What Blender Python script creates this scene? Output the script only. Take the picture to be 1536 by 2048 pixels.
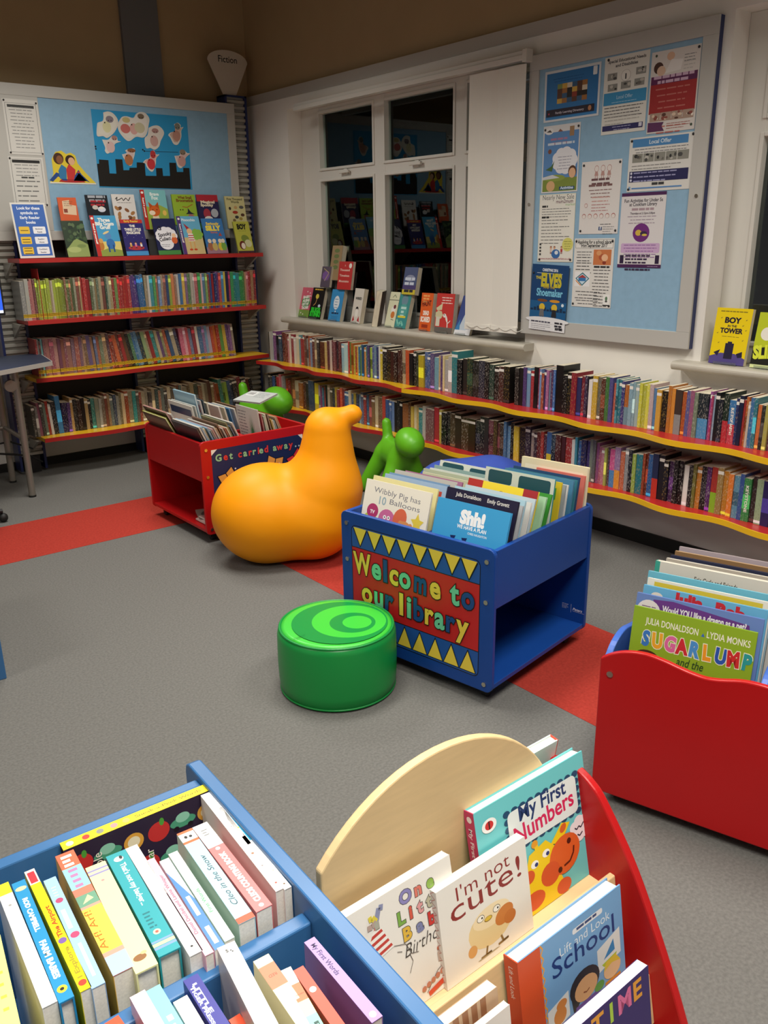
import bpy, bmesh, math, random
import numpy as np
from mathutils import Vector, Matrix

for _o in list(bpy.data.objects): bpy.data.objects.remove(_o, do_unlink=True)
SC = bpy.context.scene
COL = SC.collection
PI = math.pi
R = math.radians

# ------------------------------------------------------------------ camera
F = 1680.3
YAW, PIT, ROLL, H = R(38.66), R(18.067), R(-0.85), 1.55
def _rot():
    f = np.array([math.sin(YAW)*math.cos(PIT), math.cos(YAW)*math.cos(PIT), -math.sin(PIT)])
    r = np.array([math.cos(YAW), -math.sin(YAW), 0.0]); u = np.cross(r, f)
    c, s = math.cos(ROLL), math.sin(ROLL)
    return np.array([c*r+s*u, -s*r+c*u, f])
RM = _rot(); CAM = np.array([0, 0, H])
cd = bpy.data.cameras.new('camera'); cam = bpy.data.objects.new('camera', cd); COL.objects.link(cam)
cd.sensor_fit = 'VERTICAL'; cd.sensor_height = 24.0; cd.lens = F/2048*24.0
cd.clip_start = 0.02; cd.clip_end = 60
m = Matrix.Identity(4)
for i in range(3):
    m[i][0] = RM[0][i]; m[i][1] = RM[1][i]; m[i][2] = -RM[2][i]; m[i][3] = CAM[i]
cam.matrix_world = m
SC.camera = cam
# measuring helpers: where a pixel of the 1536 x 2048 photograph meets a world plane
def ray(x, y): return RM.T @ np.array([(x-768)/F, -(y-1024)/F, 1.0])
def onX(x, y, X): d = ray(x, y); return CAM + d*(X/d[0])
def onY(x, y, Y): d = ray(x, y); return CAM + d*(Y/d[1])
def onZ(x, y, z): d = ray(x, y); return CAM + d*((z-H)/d[2])

# ------------------------------------------------------------------ view, world, lights
SC.view_settings.view_transform = 'Standard'; SC.view_settings.look = 'None'
SC.view_settings.gamma = 1.0; SC.view_settings.use_curve_mapping = False
SC.view_settings.exposure = 0.0
w = bpy.data.worlds.new('night'); SC.world = w; w.use_nodes = True
w.node_tree.nodes['Background'].inputs[0].default_value = (0.012, 0.013, 0.016, 1)
w.node_tree.nodes['Background'].inputs[1].default_value = 1.0
LAMPS = [  # x, y, z, length, width, watts, spread
    (0.35, 0.10, 2.95, 1.2, 0.6, 62, 135),
    (1.7, 2.6, 3.05, 1.2, 0.6, 42, 135),
    (1.8, 4.75, 3.05, 1.2, 0.6, 40, 145),
    (2.5, 0.9, 3.05, 1.2, 0.6, 30, 135),
    (-1.4, 2.6, 3.05, 1.2, 0.6, 26, 140),
]
LAMP_COL = (1.0, 0.955, 0.87)

# ------------------------------------------------------------------ colour and materials
def srgb(h):
    h = h.lstrip('#'); o = []
    for i in (0, 2, 4):
        c = int(h[i:i+2], 16)/255
        o.append(c/12.92 if c <= 0.04045 else ((c+0.055)/1.055)**2.4)
    return (o[0], o[1], o[2], 1.0)
MATS = {}
def _new(name):
    mt = bpy.data.materials.new(name); mt.use_nodes = True; nt = mt.node_tree
    return mt, nt, nt.nodes['Principled BSDF']
def mat(name, col, rough=0.5, metal=0.0, spec=0.5, noise=0.0, nscale=20.0, bump=0.0, bscale=200.0, coat=0.0, stretch=None):
    if name in MATS: return MATS[name]
    mt, nt, b = _new(name)
    c = srgb(col)
    b.inputs['Base Color'].default_value = c
    b.inputs['Roughness'].default_value = rough; b.inputs['Metallic'].default_value = metal
    b.inputs['Specular IOR Level'].default_value = spec; b.inputs['Coat Weight'].default_value = coat
    tc = nt.nodes.new('ShaderNodeTexCoord'); src = tc.outputs['Object']
    if stretch:
        mp = nt.nodes.new('ShaderNodeMapping'); mp.inputs['Scale'].default_value = stretch
        nt.links.new(src, mp.inputs['Vector']); src = mp.outputs['Vector']
    if noise:
        n = nt.nodes.new('ShaderNodeTexNoise'); n.inputs['Scale'].default_value = nscale; n.inputs['Detail'].default_value = 6
        nt.links.new(src, n.inputs['Vector'])
        rp = nt.nodes.new('ShaderNodeValToRGB')
        rp.color_ramp.elements[0].position = 0.3; rp.color_ramp.elements[1].position = 0.7
        rp.color_ramp.elements[0].color = tuple(v*(1-noise) for v in c[:3])+(1,)
        rp.color_ramp.elements[1].color = tuple(min(1, v*(1+noise)) for v in c[:3])+(1,)
        nt.links.new(n.outputs['Fac'], rp.inputs['Fac']); nt.links.new(rp.outputs['Color'], b.inputs['Base Color'])
    if bump:
        n2 = nt.nodes.new('ShaderNodeTexNoise'); n2.inputs['Scale'].default_value = bscale; n2.inputs['Detail'].default_value = 4
        nt.links.new(src, n2.inputs['Vector'])
        bp = nt.nodes.new('ShaderNodeBump'); bp.inputs['Strength'].default_value = bump; bp.inputs['Distance'].default_value = 0.002
        nt.links.new(n2.outputs['Fac'], bp.inputs['Height']); nt.links.new(bp.outputs['Normal'], b.inputs['Normal'])
    MATS[name] = mt
    return mt
def print_mat(name, rough, spec, ink):
    """printed paper: base colour from the mesh colours; where alpha < 1 the print carries fine lettering-like ink"""
    mt, nt, b = _new(name)
    at = nt.nodes.new('ShaderNodeVertexColor'); at.layer_name = 'Col'
    b.inputs['Roughness'].default_value = rough; b.inputs['Specular IOR Level'].default_value = spec
    if ink:
        tc = nt.nodes.new('ShaderNodeTexCoord'); mp = nt.nodes.new('ShaderNodeMapping')
        oi = nt.nodes.new('ShaderNodeObjectInfo')
        nt.links.new(tc.outputs['Object'], mp.inputs['Vector'])
        mp.inputs['Scale'].default_value = (210, 60, 95)
        nz = nt.nodes.new('ShaderNodeTexNoise'); nz.noise_dimensions = '4D'; nz.inputs['Detail'].default_value = 1.0; nz.inputs['Scale'].default_value = 1.0
        mu = nt.nodes.new('ShaderNodeMath'); mu.operation = 'MULTIPLY'; mu.inputs[1].default_value = 90
        nt.links.new(oi.outputs['Random'], mu.inputs[0]); nt.links.new(mu.outputs[0], nz.inputs['W'])
        nt.links.new(mp.outputs['Vector'], nz.inputs['Vector'])
        rp = nt.nodes.new('ShaderNodeValToRGB'); rp.color_ramp.elements[0].position = 0.54; rp.color_ramp.elements[1].position = 0.66; rp.color_ramp.elements[1].color = (.34, .34, .34, 1)
        nt.links.new(nz.outputs['Fac'], rp.inputs['Fac'])
        inv = nt.nodes.new('ShaderNodeMath'); inv.operation = 'SUBTRACT'; inv.inputs[0].default_value = 1.0
        nt.links.new(at.outputs['Alpha'], inv.inputs[1])
        m2 = nt.nodes.new('ShaderNodeMath'); m2.operation = 'MULTIPLY'
        nt.links.new(rp.outputs['Color'], m2.inputs[0]); nt.links.new(inv.outputs[0], m2.inputs[1])
        ic = nt.nodes.new('ShaderNodeValToRGB'); ic.color_ramp.interpolation = 'CONSTANT'
        e = ic.color_ramp.elements; e[0].color = srgb('e8e2d4'); e[1].position = 0.38; e[1].color = srgb('d8b860')
        for p, c in ((0.52, '202024'), (0.7, 'f0ece0'), (0.86, '9aa0a0')):
            q = e.new(p); q.color = srgb(c)
        nt.links.new(oi.outputs['Random'], ic.inputs['Fac'])
        mx = nt.nodes.new('ShaderNodeMix'); mx.data_type = 'RGBA'
        nt.links.new(m2.outputs[0], mx.inputs['Factor']); nt.links.new(at.outputs['Color'], mx.inputs['A']); nt.links.new(ic.outputs['Color'], mx.inputs['B'])
        nt.links.new(mx.outputs['Result'], b.inputs['Base Color'])
    else:
        nt.links.new(at.outputs['Color'], b.inputs['Base Color'])
    return mt
M_COVER = print_mat('laminated_cover', 0.32, 0.45, True)
M_PRINT = print_mat('printed_cover', 0.35, 0.4, False)
M_POSTER = print_mat('printed_poster', 0.5, 0.35, False)
M_PAGES = mat('page_edges', 'd9cfb8', 0.8, noise=0.12, nscale=60, stretch=(6, 1, 0.3))
M_PAGEW = mat('white_page_edges', 'ebe6da', 0.75, noise=0.08, nscale=50, stretch=(6, 6, 0.4))
M_CARPET = mat('grey_carpet', '6f6e6b', 0.95, spec=0.1, noise=0.16, nscale=120, bump=0.6, bscale=500)
M_REDCARPET = mat('red_carpet', 'a83a30', 0.95, spec=0.1, noise=0.14, nscale=90, bump=0.6, bscale=500)
M_WHITE = mat('white_wall_paint', 'ebe7e0', 0.7, spec=0.25, noise=0.02, nscale=3)
M_BROWN = mat('brown_wall_paint', 'b09874', 0.8, spec=0.2, noise=0.03, nscale=4)
M_UPVC = mat('white_upvc', 'd9d6ce', 0.35)
M_TRIM = mat('grey_trim_paint', 'b4b0a8', 0.5)
M_SILL = mat('grey_sill', 'b9b3a6', 0.4, noise=0.06, nscale=8)
M_SKIRT = mat('black_skirting', '1a1a18', 0.6)
M_BLUEFELT = mat('blue_felt', '8db0c9', 0.95, spec=0.1, noise=0.04, nscale=30, bump=0.2, bscale=400)
M_FRAME = mat('pale_grey_frame', 'b8b6b0', 0.45)
M_NAVY = mat('navy_trim', '1d2a5c', 0.4)
M_SILVER = mat('silver_metal', 'aaa8a0', 0.4, metal=0.35)
M_BLACKPANEL = mat('black_panel', '201e1b', 0.6)
M_SHELFRED = mat('red_lacquer', 'b52a28', 0.35, coat=0.2)
M_SHELFYEL = mat('yellow_lacquer', 'eab81e', 0.35, coat=0.2)
M_BOXRED = mat('red_box_lacquer', 'b41518', 0.34, spec=0.35, noise=0.03, nscale=6)
M_BOXBLUE = mat('blue_box_lacquer', '164492', 0.34, spec=0.35, noise=0.04, nscale=5)
M_BINBLUE = mat('mid_blue_lacquer', '37699c', 0.33, noise=0.06, nscale=6)
M_SIDEBLUE = mat('bright_blue_lacquer', '3a62b8', 0.35)
M_BIRCH = mat('birch_board', 'dcbf8e', 0.5, noise=0.05, nscale=6, stretch=(2, 2, 14))
M_BIRCHEDGE = mat('birch_edge', 'e2c493', 0.5)
M_RUBBER = mat('black_rubber', '171717', 0.6)
M_STEEL = mat('steel_screw', 'c8c4b8', 0.25, metal=1.0)
M_YELSEAT = mat('orange_yellow_plastic', 'f79c02', 0.48, spec=0.3, bump=0.05, bscale=900)
M_GREENP = mat('green_plastic', '66bc20', 0.38, spec=0.5)
M_VINYLD = mat('dark_green_vinyl', '0a8a3c', 0.36, spec=0.5, bump=0.08, bscale=300)
M_VINYLL = mat('light_green_vinyl', '3cc03c', 0.34, spec=0.5)
M_ALU = mat('grey_aluminium', '9b958c', 0.4, metal=0.6)
M_DESK = mat('navy_desktop', '2b3346', 0.5, noise=0.05, nscale=40)
M_CHAIR = mat('blue_fabric', '1f2f74', 0.9, bump=0.3, bscale=300)
M_BLIND = mat('white_blind_fabric', 'e6e2d8', 0.85, noise=0.012, nscale=300, stretch=(1, 1, .02))
M_ACRYL = mat('clear_acrylic', 'cfd2d0', 0.08)
M_ACRYL.node_tree.nodes['Principled BSDF'].inputs['Transmission Weight'].default_value = 0.92
M_ACRYL.node_tree.nodes['Principled BSDF'].inputs['IOR'].default_value = 1.3
M_SIGN = mat('cream_sign', 'c9bfb0', 0.6)
M_BLACK = mat('black_plastic', '17171a', 0.45)
M_BLUEFAB = mat('blue_beanbag_fabric', '2f4aa6', 0.75, noise=0.15, nscale=9)
def glass_mat():
    mt = bpy.data.materials.new('window_glass'); mt.use_nodes = True; nt = mt.node_tree; nt.nodes.clear()
    o = nt.nodes.new('ShaderNodeOutputMaterial'); tr = nt.nodes.new('ShaderNodeBsdfTransparent'); gl = nt.nodes.new('ShaderNodeBsdfGlossy')
    gl.inputs['Roughness'].default_value = 0.0; gl.inputs['Color'].default_value = (.95, 1, .97, 1); tr.inputs['Color'].default_value = (.9, .93, .92, 1)
    fr = nt.nodes.new('ShaderNodeFresnel'); fr.inputs['IOR'].default_value = 1.45
    mx = nt.nodes.new('ShaderNodeMixShader')
    nt.links.new(fr.outputs[0], mx.inputs[0]); nt.links.new(tr.outputs[0], mx.inputs[1]); nt.links.new(gl.outputs[0], mx.inputs[2]); nt.links.new(mx.outputs[0], o.inputs[0])
    return mt
M_GLASS = glass_mat()
def emit_mat(name, col, s):
    mt, nt, b = _new(name); b.inputs['Emission Color'].default_value = srgb(col); b.inputs['Emission Strength'].default_value = s
    b.inputs['Base Color'].default_value = srgb(col); return mt

# ------------------------------------------------------------------ mesh helpers
class MB:
    """collects shapes; build() links them as ONE mesh object"""
    def __init__(s): s.v = []; s.f = []; s.c = []; s.mi = []; s.sm = []
    def add(s, vs, fs, col=None, mi=0, smooth=False):
        o = len(s.v); s.v += [tuple(v) for v in vs]
        for f in fs:
            s.f.append(tuple(i+o for i in f)); s.c.append(col); s.mi.append(mi); s.sm.append(smooth)
        return s
    def box(s, a, b, col=None, mi=0):
        x0, y0, z0 = a; x1, y1, z1 = b
        if x0 > x1: x0, x1 = x1, x0
        if y0 > y1: y0, y1 = y1, y0
        if z0 > z1: z0, z1 = z1, z0
        vs = [(x0,y0,z0),(x1,y0,z0),(x1,y1,z0),(x0,y1,z0),(x0,y0,z1),(x1,y0,z1),(x1,y1,z1),(x0,y1,z1)]
        return s.add(vs, [(0,3,2,1),(4,5,6,7),(0,1,5,4),(1,2,6,5),(2,3,7,6),(3,0,4,7)], col, mi)
    def prism(s, pts, axis, a, b, col=None, mi=0):
        """polygon pts (2D) extruded along axis 'x','y','z' from a to b"""
        n = len(pts)
        def P(p, t): return {'x': (t, p[0], p[1]), 'y': (p[0], t, p[1]), 'z': (p[0], p[1], t)}[axis]
        vs = [P(p, a) for p in pts]+[P(p, b) for p in pts]
        fs = [tuple(range(n)), tuple(range(2*n-1, n-1, -1))]+[(i, i+n, (i+1) % n+n, (i+1) % n) for i in range(n)]
        return s.add(vs, fs, col, mi)
    def tube(s, p, q, r, r2=None, n=16, col=None, mi=0):
        p = Vector(p); q = Vector(q); d = (q-p).normalized(); r2 = r if r2 is None else r2
        a = d.orthogonal().normalized(); b = d.cross(a); vs = []
        for c, rr in ((p, r), (q, r2)):
            vs += [c+(a*math.cos(2*PI*i/n)+b*math.sin(2*PI*i/n))*rr for i in range(n)]
        fs = [(i, (i+1) % n, (i+1) % n+n, i+n) for i in range(n)]
        s.add(vs, fs, col, mi, True)
        s.add(vs, [tuple(range(n-1, -1, -1)), tuple(range(n, 2*n))], col, mi)
        return s
    def path(s, pts, r, n=10, col=None, mi=0):
        for a, b in zip(pts[:-1], pts[1:]): s.tube(a, b, r, n=n, col=col, mi=mi)
        return s
    def lathe(s, prof, n=48, col=None, mi=0, c=(0,0)):
        vs = []; m_ = len(prof)
        for r, z in prof:
            vs += [(c[0]+r*math.cos(2*PI*i/n), c[1]+r*math.sin(2*PI*i/n), z) for i in range(n)]
        fs = [(k*n+i, k*n+(i+1) % n, (k+1)*n+(i+1) % n, (k+1)*n+i) for k in range(m_-1) for i in range(n)]
        s.add(vs, fs, col, mi, True)
        s.add(vs, [tuple(range(n-1, -1, -1)), tuple(range((m_-1)*n, m_*n))], col, mi)
        return s
    def sphere(s, c, r, n=12, col=None, mi=0):
        prof = [(max(1e-5, r*math.sin(PI*k/n)), -r*math.cos(PI*k/n)) for k in range(n+1)]
        t = MB().lathe(prof, 2*n); return s.add([(x+c[0], y+c[1], z+c[2]) for x, y, z in t.v], t.f, col, mi, True)
    def build(s, name, m=None, parent=None, mat4=None, bevel=0.0, mats=None, seg=2):
        me = bpy.data.meshes.new(name)
        vs = s.v
        me.from_pydata(vs, [], s.f); me.update()
        if any(c is not None for c in s.c):
            at = me.color_attributes.new('Col', 'FLOAT_COLOR', 'CORNER')
            buf = np.empty((len(me.loops), 4), 'f'); k = 0
            for f, c in zip(s.f, s.c):
                buf[k:k+len(f)] = c if c is not None else (1, 1, 1, 1); k += len(f)
            at.data.foreach_set('color', buf.ravel())
        for x in (mats or [m]):
            if x: me.materials.append(x)
        me.polygons.foreach_set('material_index', s.mi); me.polygons.foreach_set('use_smooth', s.sm)
        ob = bpy.data.objects.new(name, me); COL.objects.link(ob)
        if parent is not None: ob.parent = parent
        if mat4 is not None: ob.matrix_local = mat4
        if bevel:
            bv = ob.modifiers.new('bevel', 'BEVEL'); bv.width = bevel; bv.segments = seg; bv.limit_method = 'ANGLE'; bv.angle_limit = R(40)
        return ob
def tag(o, label, cat, group=None):
    o['label'] = label; o['category'] = cat
    if group: o['group'] = group
    return o
def struct(o): o['kind'] = 'structure'; return o
def empty(name, loc, rz=0, label=None, cat=None, group=None):
    o = bpy.data.objects.new(name, None); COL.objects.link(o); o.empty_display_size = 0.05
    o.location = loc; o.rotation_euler = (0, 0, rz)
    if label: tag(o, label, cat, group)
    return o
def rrect(x0, y0, x1, y1, r, n=5):
    pts = []
    for cx, cy, a in ((x1-r, y0+r, -90), (x1-r, y1-r, 0), (x0+r, y1-r, 90), (x0+r, y0+r, 180)):
        pts += [(cx+r*math.cos(R(a+90*k/n)), cy+r*math.sin(R(a+90*k/n))) for k in range(n+1)]
    return pts
def spline(pts, n=8):
    """Catmull-Rom through pts"""
    o = []; P = [pts[0]]+list(pts)+[pts[-1]]
    for i in range(1, len(P)-2):
        p0, p1, p2, p3 = (np.array(p, float) for p in P[i-1:i+3])
        for k in range(n):
            t = k/n; o.append(tuple(0.5*(2*p1+(p2-p0)*t+(2*p0-5*p1+4*p2-p3)*t*t+(3*p1-p0-3*p2+p3)*t**3)))
    o.append(tuple(pts[-1])); return o
def surface_net(fn, lo, hi, res):
    """smooth closed mesh of fn(points) = 0 (naive surface nets)"""
    lo = np.array(lo, float); hi = np.array(hi, float)
    n = np.ceil((hi-lo)/res).astype(int)+1
    ax = [lo[i]+res*np.arange(n[i]) for i in range(3)]
    G = np.stack(np.meshgrid(*ax, indexing='ij'), -1); D = fn(G.reshape(-1, 3)).reshape(n)
    ins = D < 0
    cell = np.zeros(n-1, int)
    offs = [(i, j, k) for i in (0, 1) for j in (0, 1) for k in (0, 1)]
    sl = lambda o: tuple(slice(o[i], n[i]-1+o[i]) for i in range(3))
    cnt = sum(ins[sl(o)].astype(int) for o in offs)
    act = (cnt > 0) & (cnt < 8); idx = -np.ones(n-1, int); idx[act] = np.arange(act.sum())
    acc = np.zeros(tuple(n-1)+(3,)); num = np.zeros(n-1)
    for o in offs:
        for d in range(3):
            if o[d] == 0:
                q = list(o); q[d] = 1; q = tuple(q)
                a = D[sl(o)]; b = D[sl(q)]; c = (a < 0) != (b < 0)
                t = np.where(c, a/np.where(c, a-b, 1), 0)
                p = np.zeros(tuple(n-1)+(3,)); p += np.array(o); p[..., d] = t
                acc += p*c[..., None]; num += c
    ii = np.argwhere(act); P = lo+res*(ii+acc[act]/num[act][:, None])
    faces = []
    for d in range(3):
        u, v = (d+1) % 3, (d+2) % 3
        a = [slice(None)]*3; b = [slice(None)]*3; a[d] = slice(0, n[d]-1); b[d] = slice(1, n[d])
        A = ins[tuple(a)]; Bq = ins[tuple(b)]
        for e in np.argwhere(A != Bq):
            if e[u] == 0 or e[v] == 0 or e[u] >= n[u]-1 or e[v] >= n[v]-1: continue
            qs = []
            for du, dv in ((0, 0), (-1, 0), (-1, -1), (0, -1)):
                c = e.copy(); c[u] += du; c[v] += dv; qs.append(idx[tuple(c)])
            if min(qs) < 0: continue
            faces.append(tuple(qs[::-1]) if not A[tuple(e)] else tuple(qs))
    return [tuple(p) for p in P], [tuple(int(i) for i in f) for f in faces]
def cone(p, a, b, ra, rb):
    a = np.array(a, float); b = np.array(b, float); ba = b-a
    t = np.clip(((p-a) @ ba)/max(1e-9, ba @ ba), 0, 1)
    return np.linalg.norm(p-a-t[:, None]*ba, axis=1)-(ra+(rb-ra)*t)
def smin(a, b, k):
    h = np.clip(0.5+0.5*(b-a)/k, 0, 1); return b+(a-b)*h-k*h*(1-h)
def blob(name, fn, lo, hi, res, m, parent=None):
    v, f = surface_net(fn, lo, hi, res)
    o = MB().add(v, f, smooth=True).build(name, m, parent)
    sm = o.modifiers.new('smooth', 'SMOOTH'); sm.factor = 0.5; sm.iterations = 6
    return o

# ------------------------------------------------------------------ flat printed artwork (lettering, covers, posters)
_TC = {}
def text_geo(s, bold=0.0, shear=0.0, space=1.0):
    k = (s, bold, shear, space)
    if k not in _TC:
        cu = bpy.data.curves.new('t', 'FONT'); cu.body = s; cu.size = 1.0; cu.offset = bold; cu.shear = shear
        cu.space_character = space; cu.resolution_u = 3; cu.fill_mode = 'FRONT'
        ob = bpy.data.objects.new('t', cu); COL.objects.link(ob)
        dg = bpy.context.evaluated_depsgraph_get()
        me = bpy.data.meshes.new_from_object(ob.evaluated_get(dg))
        vs = [(v.co.x, v.co.y) for v in me.vertices]; fs = [tuple(p.vertices) for p in me.polygons]
        bpy.data.objects.remove(ob); bpy.data.curves.remove(cu); bpy.data.meshes.remove(me)
        _TC[k] = (vs, fs)
    return _TC[k]
class Art:
    """2D drawing in metres; x right, y up; every call lies a hair above the last"""
    def __init__(s, step=0.00003): s.mb = MB(); s.z = 0.0; s.step = step
    def _put(s, vs, fs, col):
        s.z += s.step
        s.mb.add([(x, y, s.z) for x, y in vs], fs, srgb(col) if isinstance(col, str) else col); return s
    def poly(s, pts, col):
        bm = bmesh.new(); vv = [bm.verts.new((x, y, 0)) for x, y in pts]
        try:
            f = bm.faces.new(vv)
        except ValueError:
            bm.free(); return s
        if len(pts) > 4: bmesh.ops.triangulate(bm, faces=[f])
        bm.verts.index_update(); bm.normal_update()
        vs = [(v.co.x, v.co.y) for v in bm.verts]; fs = []
        for f in bm.faces:
            q = [v.index for v in f.verts]
            fs.append(tuple(q if f.normal.z >= 0 else q[::-1]))
        bm.free(); return s._put(vs, fs, col)
    def rect(s, x0, y0, x1, y1, col): return s.poly([(x0,y0),(x1,y0),(x1,y1),(x0,y1)], col)
    def rr(s, x0, y0, x1, y1, r, col): return s.poly(rrect(x0,y0,x1,y1,r), col)
    def ell(s, x, y, rx, ry, col, rot=0, n=20):
        c, q = math.cos(rot), math.sin(rot)
        return s.poly([(x+rx*math.cos(2*PI*i/n)*c-ry*math.sin(2*PI*i/n)*q, y+rx*math.cos(2*PI*i/n)*q+ry*math.sin(2*PI*i/n)*c) for i in range(n)], col)
    def line(s, pts, w_, col):
        vs = []; fs = []
        for a, b in zip(pts[:-1], pts[1:]):
            dx, dy = b[0]-a[0], b[1]-a[1]; l = math.hypot(dx, dy) or 1; nx, ny = -dy/l*w_/2, dx/l*w_/2; o = len(vs)
            vs += [(a[0]-nx,a[1]-ny),(b[0]-nx,b[1]-ny),(b[0]+nx,b[1]+ny),(a[0]+nx,a[1]+ny)]; fs.append((o,o+1,o+2,o+3))
        return s._put(vs, fs, col)
    def text(s, t, x, y, size, col, align='C', bold=0.0, shear=0.0, rot=0.0, fit=None, space=1.0, sx=1.0):
        """size = letter height scale; fit = total width"""
        vs, fs = text_geo(t, bold, shear, space)
        if not vs: return s
        x0 = min(v[0] for v in vs); x1 = max(v[0] for v in vs)
        k = size*sx if not fit else fit/(x1-x0)
        off = {'L': x0, 'C': (x0+x1)/2, 'R': x1}[align]; c, q = math.cos(rot), math.sin(rot)
        P = [((u-off)*k, v*size) for u, v in vs]
        return s._put([(x+u*c-v*q, y+u*q+v*c) for u, v in P], fs, col)
    def lines(s, x0, x1, y0, dy, n, col, h=0.24, seed=1, ragged=0.3, align='L'):
        """illegible small print: n dashed lines"""
        rn = random.Random(seed); vs = []; fs = []
        for i in range(n):
            y = y0-i*dy; L = (x1-x0)*(1-ragged*rn.random()); a = x0 if align == 'L' else (x0+x1-L)/2; e = a+L
            while a < e-dy*0.3:
                l = min(e-a, dy*rn.uniform(0.7, 2.2)); o = len(vs)
                vs += [(a,y),(a+l,y),(a+l,y+dy*h),(a,y+dy*h)]; fs.append((o,o+1,o+2,o+3)); a += l+dy*0.25
        return s._put(vs, fs, col)
    def dots(s, pts, r, col):
        vs = []; fs = []
        for x, y in pts:
            o = len(vs); vs += [(x+r*math.cos(2*PI*i/8), y+r*math.sin(2*PI*i/8)) for i in range(8)]; fs.append(tuple(range(o, o+8)))
        return s._put(vs, fs, col)
    def build(s, name, parent, mat4=None, m=None, label=None):
        if not s.mb.v: return None
        o = s.mb.build(name, m or M_PRINT, parent, mat4)
        if label: o['label'] = label
        return o
def frame4(o, ux, uy):
    """matrix with local x = ux, local y = uy, local z = ux x uy, origin o"""
    ux = Vector(ux).normalized(); uy = Vector(uy).normalized(); uz = ux.cross(uy)
    mm = Matrix.Identity(4)
    for i in range(3): mm[i][0] = ux[i]; mm[i][1] = uy[i]; mm[i][2] = uz[i]; mm[i][3] = o[i]
    return mm

# ------------------------------------------------------------------ room shell
XR, YB, ZT, ZC = 3.66, 6.22, 2.585, 3.5
XL, YF = -2.6, -1.8
struct(MB().box((XL-.1, YF-.1, -.1), (XR+.3, YB+.1, 0)).build('floor', M_CARPET))
sx0, sx1, sy0, sy1 = 2.055, 2.66, 4.315, 4.945
struct(MB().box((XL, sy0, 0), (sx1, sy1, .0012)).build('trim_1', M_REDCARPET))
struct(MB().box((sx0, YF, 0), (sx1, sy0, .0012)).build('trim_2', M_REDCARPET))
struct(MB().box((XL-.1, YF-.1, ZC), (XR+.3, YB+.1, ZC+.1)).build('ceiling', mat('ceiling_paint', '9a8c74', 0.85, spec=.1)))
W1 = (3.27, 5.63); W2 = (0.25, 2.17); WZ = (.975, 2.44)
b = MB()
x0, x1 = XR, XR+.28
b.box((x0, YF, 0), (x1, YB, WZ[0])); b.box((x0, YF, WZ[1]), (x1, YB, 2.52))
for y0, y1 in ((YF, W2[0]), (W2[1], W1[0]), (W1[1], YB)): b.box((x0, y0, WZ[0]), (x1, y1, WZ[1]))
struct(b.build('wall_right', M_WHITE))
struct(MB().box((XR-.012, YF, 2.52), (XR+.28, YB, ZT)).build('trim_3', M_TRIM))
struct(MB().box((XR+.03, YF, ZT), (XR+.28, YB, ZC)).build('wall_right_upper', M_BROWN))
struct(MB().box((XL, YB, 0), (XR+.28, YB+.1, 2.5)).build('wall_back', M_WHITE))
struct(MB().box((XL, YB, 2.5), (XR+.28, YB+.1, ZC)).build('wall_back_upper', M_BROWN))
struct(MB().box((2.71, YB-.03, 2.45), (2.985, YB, ZC)).build('trim_4', mat('grey_pilaster', '6f7072', .7)))
struct(MB().box((XL-.1, YF, 0), (XL, YB, ZC)).build('wall_left', M_WHITE))
struct(MB().box((XL, YF-.1, 0), (XR, YF, ZC)).build('wall_front', M_WHITE))
struct(MB().box((XR-.014, YF, 0), (XR, YB, .068)).build('baseboard_right', M_SKIRT))
struct(MB().box((XL, YB-.014, 0), (XR-.014, YB, .06)).build('baseboard_back', M_SKIRT))

# windows
def window(n, y0, y1, ys, zs, handles):
    w_ = empty('window_%d' % n, (3.80, (y0+y1)/2, WZ[0])); struct(w_)
    ox, oy, oz = w_.location
    b = MB(); fx0, fx1 = -.02, .05
    yy = [y1]+[v for p in ys for v in p]+[y0]; zz = [WZ[0]]+[v for p in zs for v in p]+[WZ[1]]
    for i in range(0, len(yy), 2): b.box((fx0, yy[i]-oy, 0), (fx1, yy[i+1]-oy, WZ[1]-oz))
    for i in range(0, len(zz), 2): b.box((fx0+.002, y0-oy, zz[i]-oz), (fx1-.002, y1-oy, zz[i+1]-oz))
    # slim inner bead round each light
    for a, c in ys:
        for d, e in zs:
            for q in (((fx0-.008, c-.018-oy, d-.018-oz), (fx0+.002, c-oy, e+.018-oz)), ((fx0-.008, a-oy, d-.018-oz), (fx0+.002, a+.018-oy, e+.018-oz)),
                      ((fx0-.008, c-oy, e-oz), (fx0+.002, a-oy, e+.018-oz)), ((fx0-.008, c-oy, d-.018-oz), (fx0+.002, a-oy, d-oz))):
                b.box(*q)
    struct(b.build('window_frame', M_UPVC, w_, bevel=.003))
    for a, c in ys:
        for d, e in zs:
            MB().box((.012, c-.01-oy, d-.01-oz), (.016, a+.01-oy, e+.01-oz)).build('pane', M_GLASS, w_)
    for hy in handles:
        MB().box((-.05, hy-.055-oy, 1.985-oz), (-.03, hy+.055-oy, 2.005-oz)).box((-.032, hy-.02-oy, 1.975-oz), (-.018, hy+.02-oy, 2.015-oz)).build('handle', M_UPVC, w_, bevel=.004)
    return w_
window(1, W1[0], W1[1], ((5.40, 4.785), (4.655, 4.005), (3.885, 3.385)), ((1.07, 1.945), (2.035, 2.395)), (5.09, 4.33))
window(2, W2[0], W2[1], ((2.045, 1.43), (1.30, .68)), ((1.07, 1.945), (2.035, 2.395)), ())
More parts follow.
